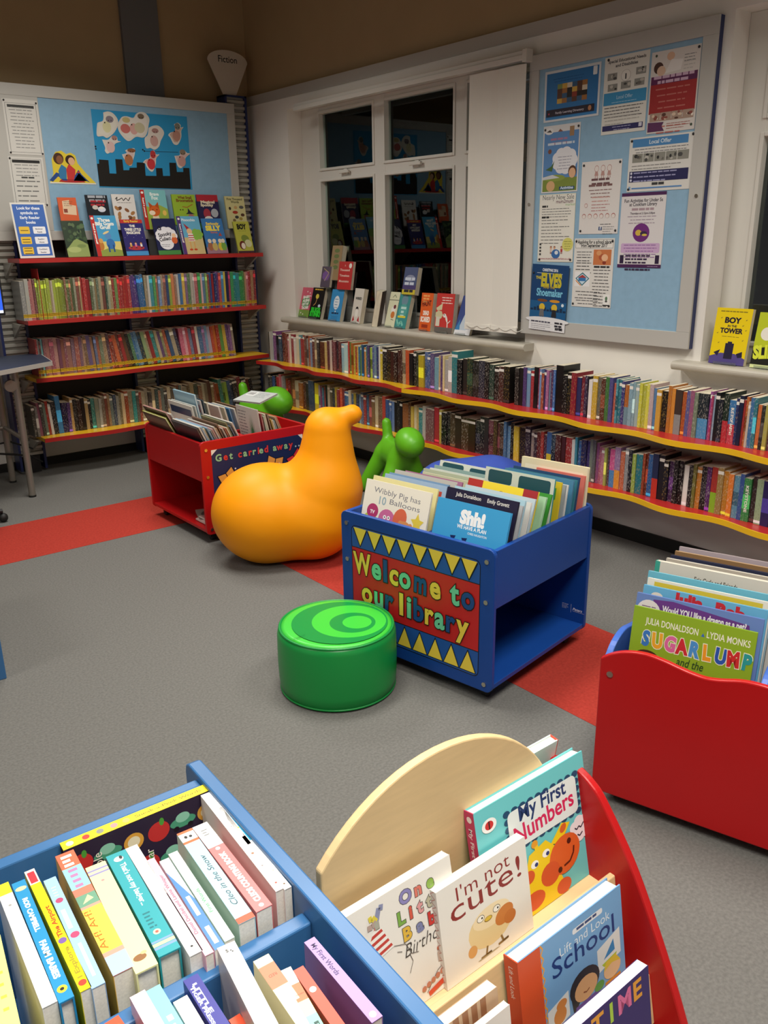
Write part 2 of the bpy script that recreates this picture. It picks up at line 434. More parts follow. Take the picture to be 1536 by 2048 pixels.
for y0, y1, nm in ((W1[0]-.07, W1[1]+.09, 'first'), (W2[0]-.07, W2[1]+.1, 'second')):
    pts = [(3.78, .935), (3.60, .935)]+[(3.59-.018*math.sin(PI*k/8), .955-.02*math.cos(PI*k/8)) for k in range(9)]+[(3.78, .976)]
    o = MB().prism(pts, 'y', y0, y1).build('trim_%d' % (5 if nm == 'first' else 6), M_SILL); struct(o)
# night outside: dark ground and hedge far beyond the glass are left to the dark world

# ceiling lights (louvred fittings hung above the picture)
for i, (x, y, z, l, w_, watts, spread) in enumerate(LAMPS):
    e = empty('ceiling_light', (x, y, z), 0, 'white louvred ceiling light hung %s' % ['over the blue board book bin', 'over the green stool and boxes', 'near the back shelving', 'near the right window', 'over the left of the room'][i], 'light', 'ceiling lights above the library')
    MB().box((-l/2-.04, -w_/2-.04, .012), (l/2+.04, w_/2+.04, .09)).build('housing', M_UPVC, e, bevel=.005)
    for s in (-1, 1): MB().tube((s*l*.35, 0, .09), (s*l*.35, 0, ZC-z), .006).build('rod', M_SILVER, e)
    ld = bpy.data.lights.new('lamp', 'AREA'); ld.shape = 'RECTANGLE'; ld.size = l; ld.size_y = w_; ld.energy = watts; ld.spread = R(spread); ld.color = LAMP_COL
    lo = bpy.data.objects.new('lamp', ld); COL.objects.link(lo); lo.parent = e; lo.location = (0, 0, .008)

# vertical blind over the right end of the window
e = empty('vertical_blind', (3.60, 3.45, 1.0), 0, 'white vertical blind drawn to the right of the window beside the pinboard', 'blind')
MB().box((-.02, -.17, 1.405), (.02, 1.98, 1.432)).box((-.012, -.17, 1.432), (.02, 1.98, 1.452)).box((-.025, -.195, 1.395), (.025, -.165, 1.455)).build('headrail', M_UPVC, e, bevel=.002)
for k, (yc, a, wd, lean) in enumerate(((.165, 2, .15, .008), (.08, -4, .13, .012), (-.03, 3, .15, -.004), (-.108, -3, .135, 0))):
    c, s = math.cos(R(a))*wd/2, math.sin(R(a))*wd/2
    b = MB(); n = 8; vs = []
    for i in range(n+1):
        t = -1+2*i/n; bow = .004*(1-t*t)
        vs += [(s*t-bow-.003*(k % 2), yc+c*t, 1.39), (s*t-bow-.003*(k % 2), yc+c*t+lean, .055 if t < 1 else .055)]
    b.add(vs, [(2*i, 2*i+1, 2*i+3, 2*i+2) for i in range(n)])
    o = b.build('vane', M_BLIND, e); sd = o.modifiers.new('thick', 'SOLIDIFY'); sd.thickness = .0015
    MB().box((-.006-.004*(k % 2), yc-wd*.48+lean, .025), (-.001, yc+wd*.48+lean, .06)).build('bottom_weight', M_BLIND, e)
for k in range(5):
    ch = MB()
    for q in range(10): ch.sphere((-.012, .22-.09*k-.009*q, .05-.012*math.sin(PI*q/9)), .0035, 4)
    ch.build('bead_chain', M_UPVC, e)

# ------------------------------------------------------------------ back shelving
PX = [1.675, 2.575, 3.485]
un = empty('wall_shelving_unit', (2.58, 6.05, 0), 0, 'wall shelving unit with ribbed silver posts and four red edged shelves on the back wall', 'shelving unit')
U = lambda x, y, z: (x-2.58, y-6.05, z)
for px in PX:
    b = MB(); top = 2.56 if px > 3 else 2.47
    prof = []
    for q in range(int((top-.12)/.042)):
        z0 = .12+q*.042
        prof += [(6.075, z0), (6.055, z0+.008), (6.055, z0+.026), (6.075, z0+.034)]
    prof += [(6.075, top), (6.15, top), (6.15, .12)]
    b.prism([(y-6.05, z) for y, z in prof], 'x', px-.075-2.58, px+.075-2.58)
    po = b.build('post', M_SILVER, un)
    for s in (-1, 1): MB().box(U(px+s*.075, 6.05, .02), U(px+s*.092, 6.17, top+.012)).build('side_trim', M_NAVY, po)
    MB().box(U(px-.092, 6.05, top), U(px+.092, 6.17, top+.012)).build('cap', M_NAVY, po)
    MB().box(U(px-.05, 6.06, .0), U(px+.05, 6.16, .12)).build('foot', M_BLACK, po)
for a, c in ((PX[0], PX[1]), (PX[1], PX[2])):
    MB().box(U(a+.093, 6.1, .20), U(c-.093, 6.13, 1.64)).build('back_panel', M_BLACKPANEL, un)
def wavy(x0, x1, yf, yb, amp, per, ph=0, n=48):
    """outline with a wavy front: x along the shelf, y = depth (front yf)"""
    return [(x0+(x1-x0)*i/n, yf+amp*math.cos(2*PI*((x0+(x1-x0)*i/n)-ph)/per)) for i in range(n+1)]+[(x1, yb), (x0, yb)]
def back_shelf(z, yf, amp, top, edge, zt=.026):
    pts = wavy(1.70, 3.50, yf, 6.055, amp, .9, 1.70)
    loc = [(x-2.58, y-6.05) for x, y in pts]
    o = MB().prism(loc, 'z', z-zt, z).build('shelf', top, un)
    k = 49; b = MB()
    vs = []
    for x, y in loc[:k]: vs += [(x, y-.003, z-zt-.001), (x, y-.003, z+.0005), (x, y+.004, z+.0005), (x, y+.004, z-zt-.001)]
    fs = []
    for i in range(k-1):
        for a in range(4): fs.append((4*i+a, 4*i+(a+1) % 4, 4*i+4+(a+1) % 4, 4*i+4+a))
    fs += [(0, 3, 2, 1), (4*k-4, 4*k-3, 4*k-2, 4*k-1)]
    b.add(vs, fs); b.build('edge_band', edge, o)
    for px in PX:
        MB().prism([(5.87-6.05, z-zt), (6.055-6.05, z-zt), (6.055-6.05, z-zt-.10)], 'x', px-.008-2.58, px+.008-2.58).build('bracket', M_SILVER, o)
    return o
SH = [1.455, 1.066, .69, .283]
back_shelf(SH[0], 5.81, 0, M_SHELFRED, M_SHELFRED); back_shelf(SH[1], 5.81, 0, M_SHELFRED, M_SHELFRED)
back_shelf(SH[2], 5.785, .02, M_SHELFYEL, M_SHELFRED); back_shelf(SH[3], 5.785, .02, M_SHELFYEL, M_SHELFRED)

# fan-shaped FICTION sign on the right post
fs = empty('fiction_sign', (3.45, 6.075, 2.572), 0, 'cream fan-shaped sign reading Fiction on top of the right post', 'sign')
pts = [(-.052, 0), (.052, 0), (.165, .225)]+[(.165*math.cos(a)/math.cos(.62)*.815, .225+.0+.075*math.sin(a)) for a in [PI*k/14 for k in range(1, 14)]]+[(-.165, .225)]
MB().prism(pts, 'y', -.003, .003).build('sign_board', M_SIGN, fs)
a = Art(); a.text('Fiction', 0, .218, .062, '1a1a1a', fit=.155, bold=.008); a.build('lettering', fs, frame4((0, -.0035, 0), (1, 0, 0), (0, 0, 1)), M_POSTER)

# pinboard on the back wall
pb = empty('pinboard', (2.56, 6.05, 1.566), 0, 'wide pale framed pinboard with blue felt and paper ghosts above the back shelving', 'pinboard')
MB().box((-.9, -.012, .075), (.895, .0, .945)).build('backing', M_FRAME, pb)
MB().box((-.9, -.022, .875), (.895, -.012, .945)).box((-.9, -.022, 0), (.895, -.012, .06)).box((.83, -.022, .06), (.895, -.012, .875)).box((-.9, -.022, .06), (-.54, -.012, .875)).build('frame', M_FRAME, pb, bevel=.002)
MB().box((-.54, -.016, .06), (.83, -.012, .875)).build('felt', M_BLUEFELT, pb)

# pinboard on the right wall
pr = empty('pinboard', (3.632, 2.74, 1.03), 0, 'tall grey framed pinboard with blue felt and posters on the right wall', 'pinboard')
yl, yr, zt = .53, -.522, 1.395
MB().box((0, yr, 0), (.028, yl, zt)).build('backing', M_NAVY, pr)
fy0, fy1, fz0, fz1 = -.452, .467, .077, 1.322
b = MB()
for q in (((-.012, yr, 0), (0, yl, fz0)), ((-.012, yr, fz1), (0, yl, zt)), ((-.012, yr, fz0), (0, fy0, fz1)), ((-.012, fy1, fz0), (0, yl, fz1))): b.box(*q)
b.build('frame', M_FRAME, pr, bevel=.0015)
MB().box((-.004, fy0, fz0), (0, fy1, fz1)).build('felt', M_BLUEFELT, pr)
for yy in (yl-.03, yr+.03): MB().tube((-.016, yy, .68), (-.012, yy, .68), .008).build('screw', M_STEEL, pr)

# ------------------------------------------------------------------ low wavy wall shelves, right wall
SEAM = [5.76, 4.955, 4.0, 3.046, 2.089, 1.13]
RZ = [.655, .335]
def wall_shelf(i, row):
    y1, y0 = SEAM[i], SEAM[i+1]; z = RZ[row]; per = (y1-y0)/2
    yel = i < (2 if row == 0 else 2)
    where = ['nearest the corner', 'under the left half of the big window', 'under the blind', 'under the tall pinboard', 'under the right window'][i]
    lab = '%s wavy wall shelf, %s edge, %s row, %s' % ('yellow' if yel else 'red', 'red' if yel else 'yellow', ['upper', 'lower'][row], where)
    e = empty('wall_shelf', (XR, (y0+y1)/2, z-.024), 0, lab, 'shelf', 'wavy wall shelves on the right wall')
    yc = (y0+y1)/2; n = 48
    fr = [(y1-(y1-y0)*k/n, (3.38 if row == 0 else 3.37)-.022*math.cos(2*PI*k*2/n)) for k in range(n+1)]
    pts = [(x-XR, y-yc) for y, x in fr]+[(0, y0-yc), (0, y1-yc)]
    MB().prism(pts, 'z', 0, .024).build('shelf_board', M_SHELFYEL if yel else M_SHELFRED, e)
    vs = []
    for x, y in pts[:n+1]: vs += [(x-.004, y, -.001), (x-.004, y, .0245), (x+.003, y, .0245), (x+.003, y, -.001)]
    ff = [(4*k+a_, 4*k+(a_+1) % 4, 4*k+4+(a_+1) % 4, 4*k+4+a_) for k in range(n) for a_ in range(4)]+[(0, 3, 2, 1), (4*n, 4*n+1, 4*n+2, 4*n+3)]
    MB().add(vs, ff).build('edge_band', M_SHELFRED if yel else M_SHELFYEL, e)
    for s in (-.3, .3): MB().prism([(-.24, 0), (0, 0), (0, -.09)], 'y', s-.006, s+.006).build('bracket', M_SILVER, e)
for r_ in (0, 1):
    for i in range(5): wall_shelf(i, r_)

# ------------------------------------------------------------------ kinder boxes
def kinder_box(name, label, loc, ang, Wd, Dp, Ht, m, art, ladder):
    """local: picture panel in plane x = 0 facing -x, running along +y (width Wd); depth along +x"""
    e = empty(name, loc, ang, label, 'book box')
    z0 = .05; th = .018
    def panel(x0, x1, nm):
        o = MB().prism(rrect(0, z0, Wd, Ht, .025), 'x', x0, x1).build(nm, m, e, bevel=.003)
        return o
    pf = panel(0, th, 'end_panel'); panel(Dp-th, Dp, 'end_panel')
    zt = Ht-.215
    for y in (.004, Wd-.004-th):
        MB().box((th, y, zt), (Dp-th, y+th, Ht-.006)).build('side_panel', m, e, bevel=.002)
    MB().box((th, .004, z0+.012), (Dp-th, Wd-.004, z0+.03)).build('bottom_shelf', m, e, bevel=.002)
    MB().box((th, .004+th, zt), (Dp-th, Wd-.004-th, zt+.012)).build('tray_floor', m, e)
    MB().box((Dp/2-th/2, .022, zt+.012), (Dp/2+th/2, Wd-.022, Ht-.05)).build('divider', m, e)
    MB().box((th, Wd/2-th/2, z0+.03), (Dp-th, Wd/2+th/2, zt)).build('centre_panel', m, e)
    MB().box((th, Wd/2-th/2, zt+.012), (Dp-th, Wd/2+th/2, Ht-.04)).build('divider', m, e)
    for y in (.03, Wd-.03):
        for z in (Ht-.045, Ht-.19, z0+.03):
            MB().tube((-.004, y, z), (.002, y, z), .0085, n=12).build('bolt', M_STEEL, pf)
    for x in (.06, Dp-.06):
        for y in (.06, Wd-.06):
            MB().tube((x, y-.012, .022), (x, y+.012, .022), .022, n=16).box((x-.012, y-.016, .02), (x+.012, y+.016, z0+.012)).build('castor', M_RUBBER, e)
    art(e)
    return e
def panel_matrix(Wd):  # art on the x = 0 face: viewer looks along +x, so picture right is -y
    return frame4((-.0004, Wd, .05), (0, -1, 0), (0, 0, 1))
YEL, MINT, DBLUE, DRED = 'e8cf4a', '6fd0a0', '1f4a86', 'c02326'
def welcome_art(e):
    Wd = .70; a = Art(.00006)
    x0, y0, x1, y1 = .056, .05, .642, .478
    a.rr(x0-.003, y0-.003, x1+.003, y1+.003, .022, '101014'); a.rr(x0, y0, x1, y1, .02, '2455a0')
    a.rect(x0, .145, x1, .395, DRED); a.line([(x0, .145), (x1, .145)], .003, '101014'); a.line([(x0, .395), (x1, .395)], .003, '101014')
    n = 8; w_ = (x1-x0-.012)/n
    for i in range(n):
        p = x0+.006+i*w_
        a.poly([(p, y1-.008), (p+w_/2, .398), (p+w_, y1-.008)], '101014'); a.poly([(p+.004, y1-.004), (p+w_/2, .406), (p+w_-.004, y1-.004)], YEL)
        a.poly([(p, y0+.008), (p+w_/2, .142), (p+w_, y0+.008)], '101014'); a.poly([(p+.004, y0+.010), (p+w_/2, .134), (p+w_-.004, y0+.010)], YEL)
    Y_, G_, B_ = YEL, MINT, DBLUE
    def word(t, xs, cols, y, size, rots):
        for ch, x, c, r_ in zip(t, xs, cols, rots):
            x = .352+(x-.358)*1.12
            sx = .66 if ch in 'mW' else (1.0 if ch in 'il' else .84)
            a.text(ch, x, y, size, '101014', 'C', bold=.062, rot=r_, sx=sx); a.text(ch, x, y, size, c, 'C', bold=.034, rot=r_, sx=sx)
    word('Welcometo', [.141, .203, .243, .279, .327, .390, .452, .528, .577], [Y_, G_, B_, Y_, G_, B_, Y_, G_, B_], .296, .118, [.04, -.04, 0, -.06, 0, -.04, .03, .03, 0])
    word('ourlibrary', [.160, .213, .258, .312, .345, .385, .429, .470, .514, .558], [Y_, G_, B_, Y_, G_, B_, Y_, G_, B_, Y_], .186, .118, [0, 0, -.05, 0, 0, 0, 0, 0, 0, -.03])
    a.build('welcome_picture', e, panel_matrix(Wd), M_PRINT, 'Welcome to our library picture panel')
    b = Art(); b.lines(.0, .03, .03, .006, 4, 'd8dce6', seed=3); b.rect(.04, 0, .041, .036, 'd8dce6'); b.text('Peters', .048, .012, .016, 'e8ecf4', 'L', bold=.02, shear=.3); b.line([(.048, .008), (.098, .008)], .001, 'd8dce6')
    b.build('maker_mark', e, frame4((.66-.0188, .10, .115), (0, -1, 0), (0, 0, 1)), M_PRINT)
BB = kinder_box('kinder_box', 'blue wooden book box with the Welcome to our library picture panel', (1.874, 1.768, 0), R(9.6), .70, .66, .578, M_BOXBLUE, welcome_art, 1)
def carried_art(e):
    Wd = .69; a = Art(.00006)
    x0, y0, x1, y1 = .06, .05, .63, .46
    a.rect(x0, y0, x1, y1, '1b2a56')
    a.poly([(x0, y1-.03), (x0+.035, y1), (x0, y1)], 'e8e4dc'); a.poly([(x1, y1-.03), (x1-.03, y1), (x1, y1)], 'e8e4dc')
    x = .10; y = .395
    G_, R_ = '8fc49a', 'd23a3c'
    for wd_, cols in (('Get', [G_, R_, G_]), ('carried', [R_, G_, R_, G_, R_, G_, R_]), ('away...', [G_, R_, G_, R_, 'a8c8e0', 'a8c8e0', 'a8c8e0'])):
        for ch, c in zip(wd_, cols):
            adv = {'i': .02, 'r': .03, 'w': .048, '.': .026, 'G': .05}.get(ch, .038)*.84
            a.text(ch, x, y, .052, '10142a', 'C', bold=.06); a.text(ch, x, y, .052, c, 'C', bold=.035); x += adv
        x += .022
    def book(cx, cy, s_, c, r_):
        def T(p): return [(cx+s_*(u*math.cos(r_)-v*math.sin(r_)), cy+s_*(u*math.sin(r_)+v*math.cos(r_))) for u, v in p]
        a.poly(T([(-.055, -.03), (0, -.045), (.055, -.03), (.055, .045), (0, .03), (-.055, .045)]), '10142a')
        a.poly(T([(-.05, -.022), (-.003, -.035), (-.003, .026), (-.05, .04)]), c); a.poly(T([(.003, -.035), (.05, -.022), (.05, .04), (.003, .026)]), c)
    book(.145, .30, .9, 'e0a04a', .45); book(.44, .325, .95, 'e0a04a', -.25); book(.575, .33, .9, 'd0343a', .6); book(.25, .14, 1, 'd0343a', .2); book(.48, .15, 1, 'e0a04a', -.4)
    rn = random.Random(4)
    a.dots([(rn.uniform(x0+.02, x1-.02), rn.uniform(y0+.02, .36)) for _ in range(14)], .005, 'd8dce8')
    a.build('carried_away_picture', e, panel_matrix(Wd), M_PRINT, 'dark blue Get carried away picture panel')
RB = kinder_box('kinder_box', 'red wooden book box with the Get carried away picture panel', (1.905+.69, 3.893, 0), R(90), .69, .69, .559, M_BOXRED, carried_art, 0)

# ------------------------------------------------------------------ rocking seat, puppies, stool, beanbag
rx = Vector((math.cos(YAW), -math.sin(YAW), 0)); fy = Vector((math.sin(YAW), math.cos(YAW), 0))
def seat_fn(p):
    # p in local x (towards the beak), y, z
    q = p.copy(); q[:, 1] = np.abs(q[:, 1])
    body = np.linalg.norm((p-np.array([-.052, 0, .249]))/np.array([1.10, 1.08, 1.0]), axis=1)-.249
    front = cone(p, (.18, 0, .245), (.225, 0, .36), .222, .200)
    neck = cone(p, (.252, 0, .38), (.268, 0, .660), .172, .114)
    d = smin(smin(body, cone(p, (-.05, 0, .222), (.17, 0, .232), .215, .222), .05), front, .06); d = smin(d, neck, .05)
    beak = cone(p, (.30, 0, .712), (.392, 0, .735), .046, .050)
    d = smin(d, beak, .025)
    return np.maximum(d, .0006-p[:, 2])
ys = blob('rocking_seat', seat_fn, (-.36, -.34, -.03), (.50, .34, .82), .0125, M_YELSEAT)
ys.location = (2.09, 3.475, 0); ys.rotation_euler = (0, 0, R(-36)); tag(ys, 'glossy orange-yellow bird-shaped rocking seat on the red carpet stripe', 'seat')
def puppy_fn(p):
    body = cone(p, (-.13, 0, .30), (.12, 0, .315), .095, .10)
    neck = cone(p, (.13, 0, .34), (.21, 0, .41), .075, .065)
    q = p.copy(); c, s = math.cos(.25), math.sin(.25)
    hx = (p[:, 0]-.25)*c+(p[:, 2]-.445)*(-s); hz = (p[:, 0]-.25)*s+(p[:, 2]-.445)*c
    head = np.sqrt((hx/1.32)**2+(p[:, 1])**2+(hz)**2)-.098
    d = smin(body, neck, .04); d = smin(d, head, .02)
    for sx in (-1, 1):
        for sy in (-1, 1):
            leg = cone(p, (sx*.13, sy*.05, .28), (sx*(.20 if sx < 0 else .16), sy*.165, .052), .066, .052); d = smin(d, leg, .035)
    tail = cone(p, (-.15, 0, .34), (-.185, 0, .50), .04, .034); d = smin(d, tail, .03)
    return np.maximum(d, .0006-p[:, 2])
pv = blob('puppy_seat', puppy_fn, (-.36, -.28, -.03), (.44, .28, .62), .0115, M_GREENP)
pv.location = (3.24, 3.92, 0); pv.scale = (.88,)*3; pv.rotation_euler = (0, 0, R(-108)); tag(pv, 'green plastic puppy seat standing behind the blue book box', 'puppy seat', 'green plastic puppy seats')
p2 = pv.copy(); COL.objects.link(p2); p2.location = (3.15, 5.42, 0); p2.scale = (1, 1, 1); p2.rotation_euler = (0, 0, R(-85)); p2['label'] = 'green plastic puppy seat half hidden behind the red book box'
# stool
st = empty('stool', (1.572, 2.247, 0), 0, 'round green padded vinyl stool in front of the blue book box', 'stool')
rr_ = .213; hh = .244
MB().lathe([(rr_-.014, .004), (rr_-.004, .012), (rr_, .05), (rr_+.002, hh*.5), (rr_, hh-.03), (rr_-.004, hh-.012), (rr_-.012, hh-.003), (rr_-.03, hh)], 72).build('side_cover', M_VINYLD, st)
MB().lathe([(.0005, hh+.0045), (rr_*.6, hh+.0035), (rr_-.03, hh+.0015), (rr_-.016, hh-.001), (rr_-.016, hh-.003)], 72).build('top_cover', M_VINYLL, st, None)
for z in (hh-.004, .010):
    b = MB(); n = 72; r0 = rr_-.010 if z > .1 else rr_-.006
    for i in range(n):
        a0, a1 = 2*PI*i/n, 2*PI*(i+1)/n; b.tube((r0*math.cos(a0), r0*math.sin(a0), z), (r0*math.cos(a1), r0*math.sin(a1), z), .0045, n=6)
    b.build('piping', M_VINYLD, st)
a = Art(.0001)
DK, LT = '0a8a3c', '3cc03c'
ag = R(-38)
cx, sy_ = math.cos(ag), math.sin(ag)
P_ = lambda u, v: (u*cx-v*sy_, u*sy_+v*cx)
for u, v, rx_, ry_, c in ((.012, -.004, .172, .172, DK), (.045, .002, .133, .133, LT), (.058, -.012, .082, .082, DK), (.074, -.010, .052, .052, LT)):
    x, y = P_(u, v); a.ell(x, y, rx_, ry_, c, n=48)
x, y = P_(-.12, -.115); a.lines(x-.03, x+.03, y, .007, 2, '0a5a28', seed=9)
a.build('ring_pattern', st, frame4((0, 0, hh+.0046), (1, 0, 0), (0, 1, 0)), M_PRINT)
# beanbag
def bag_fn(p):
    r = np.linalg.norm(p/np.array([1.25, 1.0, .80]), axis=1)
    wob = .012*np.sin(p[:, 0]*22)*np.sin(p[:, 1]*19+1)+.008*np.sin(p[:, 2]*30+p[:, 0]*14)
    return np.maximum(r-.30-wob*.8, -.165-p[:, 2])
bg = blob('beanbag', bag_fn, (-.46, -.4, -.21), (.46, .4, .32), .02, M_BLUEFAB); bg.scale = (1.1, 1.1, 1.18); bg.location = (2.98, 2.93, .197); bg.rotation_euler = (0, 0, R(-60)); tag(bg, 'crumpled blue beanbag behind the blue book box', 'beanbag')

# ------------------------------------------------------------------ red fronted picture book browser (right)
BR_A = R(-73.2)            # heading of the front panel, left to right
br = empty('book_browser', (1.735, 1.235, 0), BR_A, 'book browser with wavy red front panel and blue sides at the right', 'book browser')
# local: x along the front (left->right), y = depth away from the camera
Lf, Df = .81, .66
top = spline([(0, .455), (.034, .478), (.074, .493), (.12, .499), (.169, .493), (.205, .485), (.241, .478), (.276, .475), (.31, .48), (.357, .492), (.40, .495),
              (.45, .491), (.50, .480), (.535, .475), (.57, .479), (.605, .486), (.641, .493), (.69, .499), (.736, .493), (.776, .478), (Lf, .455)], 4)
pts = [(0, .038), (Lf, .038)]+top[::-1]
MB().prism(pts, 'y', 0, .018).build('front_panel', M_BOXRED, br, bevel=.004)
MB().prism([(x, z) for x, z in pts], 'y', Df-.018, Df).build('back_panel', M_BOXRED, br, bevel=.004)
for x in (.004, Lf/2-.009, Lf-.022):
    pr_ = [(.018, .075), (Df-.018, .075)]+spline([(Df-.018, .50), (.60, .521), (.566, .518), (.53, .497), (.45, .468), (.33, .455), (.215, .475), (.136, .492), (.065, .482), (.018, .452)], 4)
    MB().prism(pr_, 'x', x, x+.018).build('side_panel', M_SIDEBLUE, br, bevel=.003)
MB().box((.022, .018, .244), (Lf-.022, Df-.018, .262)).build('tray_floor', M_SIDEBLUE, br)
for x in (.03, Lf-.03): MB().tube((x, -.004, .415), (x, .002, .415), .009, n=12).build('bolt', M_STEEL, br)
for x in (.06, Lf-.06):
    for y in (.06, Df-.06): MB().tube((x-.012, y, .026), (x+.012, y, .026), .026, n=16).box((x-.016, y-.012, .026), (x+.016, y+.012, .10)).build('castor', M_RUBBER, br)

# ------------------------------------------------------------------ foreground blue board book bin
ZB = .70
P0 = onZ(400, 1517, ZB)     # outer far corner of the right-hand end panel
bn = empty('book_bin', (P0[0], P0[1], 0), R(-2.2), 'blue wooden bin of board books in the near left corner', 'book bin')
# local: x to the right, y away; the end panel is at x in [-th, 0]
th = .024
MB().prism([(-.86, .10), (.012, .10)]+[(.012, ZB-.02), (.008, ZB-.006), (-.004, ZB)]+[(-.86, ZB)], 'x', -th, 0).build('end_panel', M_BINBLUE, bn, bevel=.003)
MB().prism([(-.86, .10), (.012, .10), (.012, ZB), (-.86, ZB)], 'x', -1.25, -1.25+th).build('end_panel', M_BINBLUE, bn, bevel=.003)
zr = ZB-.012
MB().box((-1.25+th, -.055, ZB-.25), (-th, -.033, zr)).build('back_rail', M_BINBLUE, bn, bevel=.003)
MB().box((-1.25+th, -.398, ZB-.25), (-th, -.374, zr-.022)).build('middle_rail', M_BINBLUE, bn, bevel=.003)
MB().box((-1.25+th, -.84, ZB-.25), (-th, -.818, zr)).build('front_rail', M_BINBLUE, bn, bevel=.003)
MB().box((-1.25+th, -.84, ZB-.27), (-th, -.033, ZB-.25)).build('tray_floor', M_BINBLUE, bn)
MB().box((-.445, -.374, ZB-.25), (-.425, -.055, zr-.022)).build('divider', M_BINBLUE, bn, bevel=.003)
for x in (-1.2, -.06):
    for y in (-.8, -.06): MB().tube((x-.014, y, .035), (x+.014, y, .035), .035, n=18).box((x-.018, y-.014, .035), (x+.018, y+.014, .12)).build('castor', M_RUBBER, bn)
MB().box((-1.22, -.83, .10), (-.03, -.01, .125)).build('base', M_BINBLUE, bn)

# ------------------------------------------------------------------ birch face-out display with red ends
DY = .86; DX = .839
ds = empty('book_display', (DX, DY, 0), 0, 'birch face-out book display with red curved end panel beside the blue bin', 'book display')
L_ = lambda x, y, z: (x-DX, y-DY, z)
HX = .281; n = 28; AR = .31; ax0 = -.044
lo_, hi_ = math.acos(min(1, (HX-ax0)/AR)), math.acos((-HX-ax0)/AR)
arc = [(ax0+AR*math.cos(lo_+(hi_-lo_)*k/n), .453+AR*math.sin(lo_+(hi_-lo_)*k/n)) for k in range(n+1)]
MB().prism([(-HX, .06), (HX, .06)]+arc, 'y', 0, .016).build('back_panel', M_BIRCH, ds, bevel=.003)
def end(x0, x1, nm, kz=1.0):
    half = [(-.345, .07), (-.30, .186), (-.259, .278), (-.213, .369), (-.157, .466), (-.090, .554), (-.060, .580), (-.026, .595), (.0, .600), (.016, .598)]
    half = [(y, .06+(z-.06)*kz) for y, z in half]
    pr_ = spline(half, 5); pr_ = pr_+spline([(.04, .06+.525*kz), (.08, .06+.49*kz), (.14, .06+.42*kz), (.21, .06+.32*kz), (.30, .06+.19*kz), (.36, .06+.08*kz)], 4)
    return MB().prism([(-.348, .06)]+pr_+[(.37, .06)], 'x', x0, x1).build(nm, M_BOXRED, ds, bevel=.004)
end(HX, HX+.018, 'end_panel'); end(-HX-.012, -HX, 'end_panel', .80)
for sgn in (1, -1):
    for k, (yo, zt_, zb) in enumerate(((-.138, .421, .30), (-.228, .26, .16), (-.322, .15, .06))):
        f = lambda y: (y if sgn == 1 else .016-y)
        MB().prism([(f(yo), zb), (f(yo-.012), zb), (f(yo-.012+.02), zt_), (f(yo+.02), zt_)], 'x', -HX, HX).build('step_panel', M_BIRCH, ds, bevel=.002)
    for yo, y1, z in ((-.135, 0, .372), (-.225, -.13, .205), (-.315, -.225, .09)):
        f = lambda y: (y if sgn == 1 else .016-y)
        MB().box((-HX, f(yo), z), (HX, f(y1), z+.012)).build('ledge', M_BIRCH, ds)

# ------------------------------------------------------------------ computer desk, chair and screen at the left edge
DZ = .838
dk = empty('computer_desk', (1.2, 5.6, 0), 0, 'navy topped computer desk with grey metal legs at the left edge', 'desk')
top_ = [(.52, -.10), (.595, .38), (-.6, .38), (-.6, -.70), (-.49, -.66)]
MB().prism(top_, 'z', DZ-.026, DZ).build('desk_top', M_DESK, dk, bevel=.002)
b = MB()
for (xa, ya), (xb, yb) in ((top_[-1], top_[0]), (top_[0], top_[1])):
    dx, dy = xb-xa, yb-ya; l = math.hypot(dx, dy); nx, ny = dy/l*.004, -dx/l*.004
    b.prism([(xa, ya), (xa+nx, ya+ny), (xb+nx, yb+ny), (xb, yb)], 'z', DZ-.028, DZ-.001)
b.build('edge_trim', mat('pale_edge', 'b8b4ae', .5), dk)
for x, y in ((.272, -.146), (.28, .30), (-.5, .30), (-.5, -.56)):
    lg = MB().tube((x, y, .012), (x, y, DZ-.027), .021, n=20).build('leg', M_ALU, dk)
    MB().tube((x, y, 0), (x, y, .012), .023, n=20).build('foot', M_RUBBER, lg)
MB().tube((.27, -.13, .38), (.28, .29, .38), .014).build('cross_bar', M_ALU, dk)
MB().tube((-.5, .30, .38), (.28, .30, .38), .016).build('stretcher', M_ALU, dk)
MB().tube((.235, -.17, .72), (.235, -.15, .72), .036, n=20).build('leg_plate', M_ALU, dk)
MB().path([(-.1, .2, .40), (.1, .22, .25), (.3, .25, .20), (.42, .3, .16), (.5, .33, .10)], .007).path([(-.1, .28, .33), (.12, .3, .27), (.3, .3, .28), (.45, .34, .2)], .006).build('cable', M_BLACK, dk)
mo = empty('monitor', (1.29, 5.77, DZ), 0, 'computer monitor with a lit blue screen on the left desk', 'monitor')
MB().box((-.26, -.02, .28), (.265, .02, .66)).build('casing', M_BLACK, mo, bevel=.004)
MB().box((-.25, -.022, .295), (.253, -.0205, .645)).build('screen', emit_mat('lit_blue_screen', '2a5ae0', .9), mo)
MB().box((-.25, -.0222, .295), (.253, -.0206, .312)).build('task_bar', emit_mat('lit_white_bar', 'e0e6f0', .8), mo)
MB().box((-.03, -.01, .01), (.03, .03, .30)).build('stand', M_BLACK, mo); MB().lathe([(.13, 0), (.13, .012), (.02, .018)], 32).build('base', M_BLACK, mo)
ch = empty('office_chair', (.92, 5.04, 0), R(0), 'dark blue fabric office chair under the left desk', 'chair')
MB().prism(rrect(-.25, -.22, .25, .24, .08), 'z', .44, .52).build('seat', M_CHAIR, ch, bevel=.02, seg=3)
MB().prism(rrect(-.24, .56, .24, .95, .12), 'y', -.26, -.20).build('backrest', M_CHAIR, ch, bevel=.02, seg=3)
MB().box((-.03, -.275, .46), (.03, -.26, .75)).build('back_bar', M_BLACK, ch)
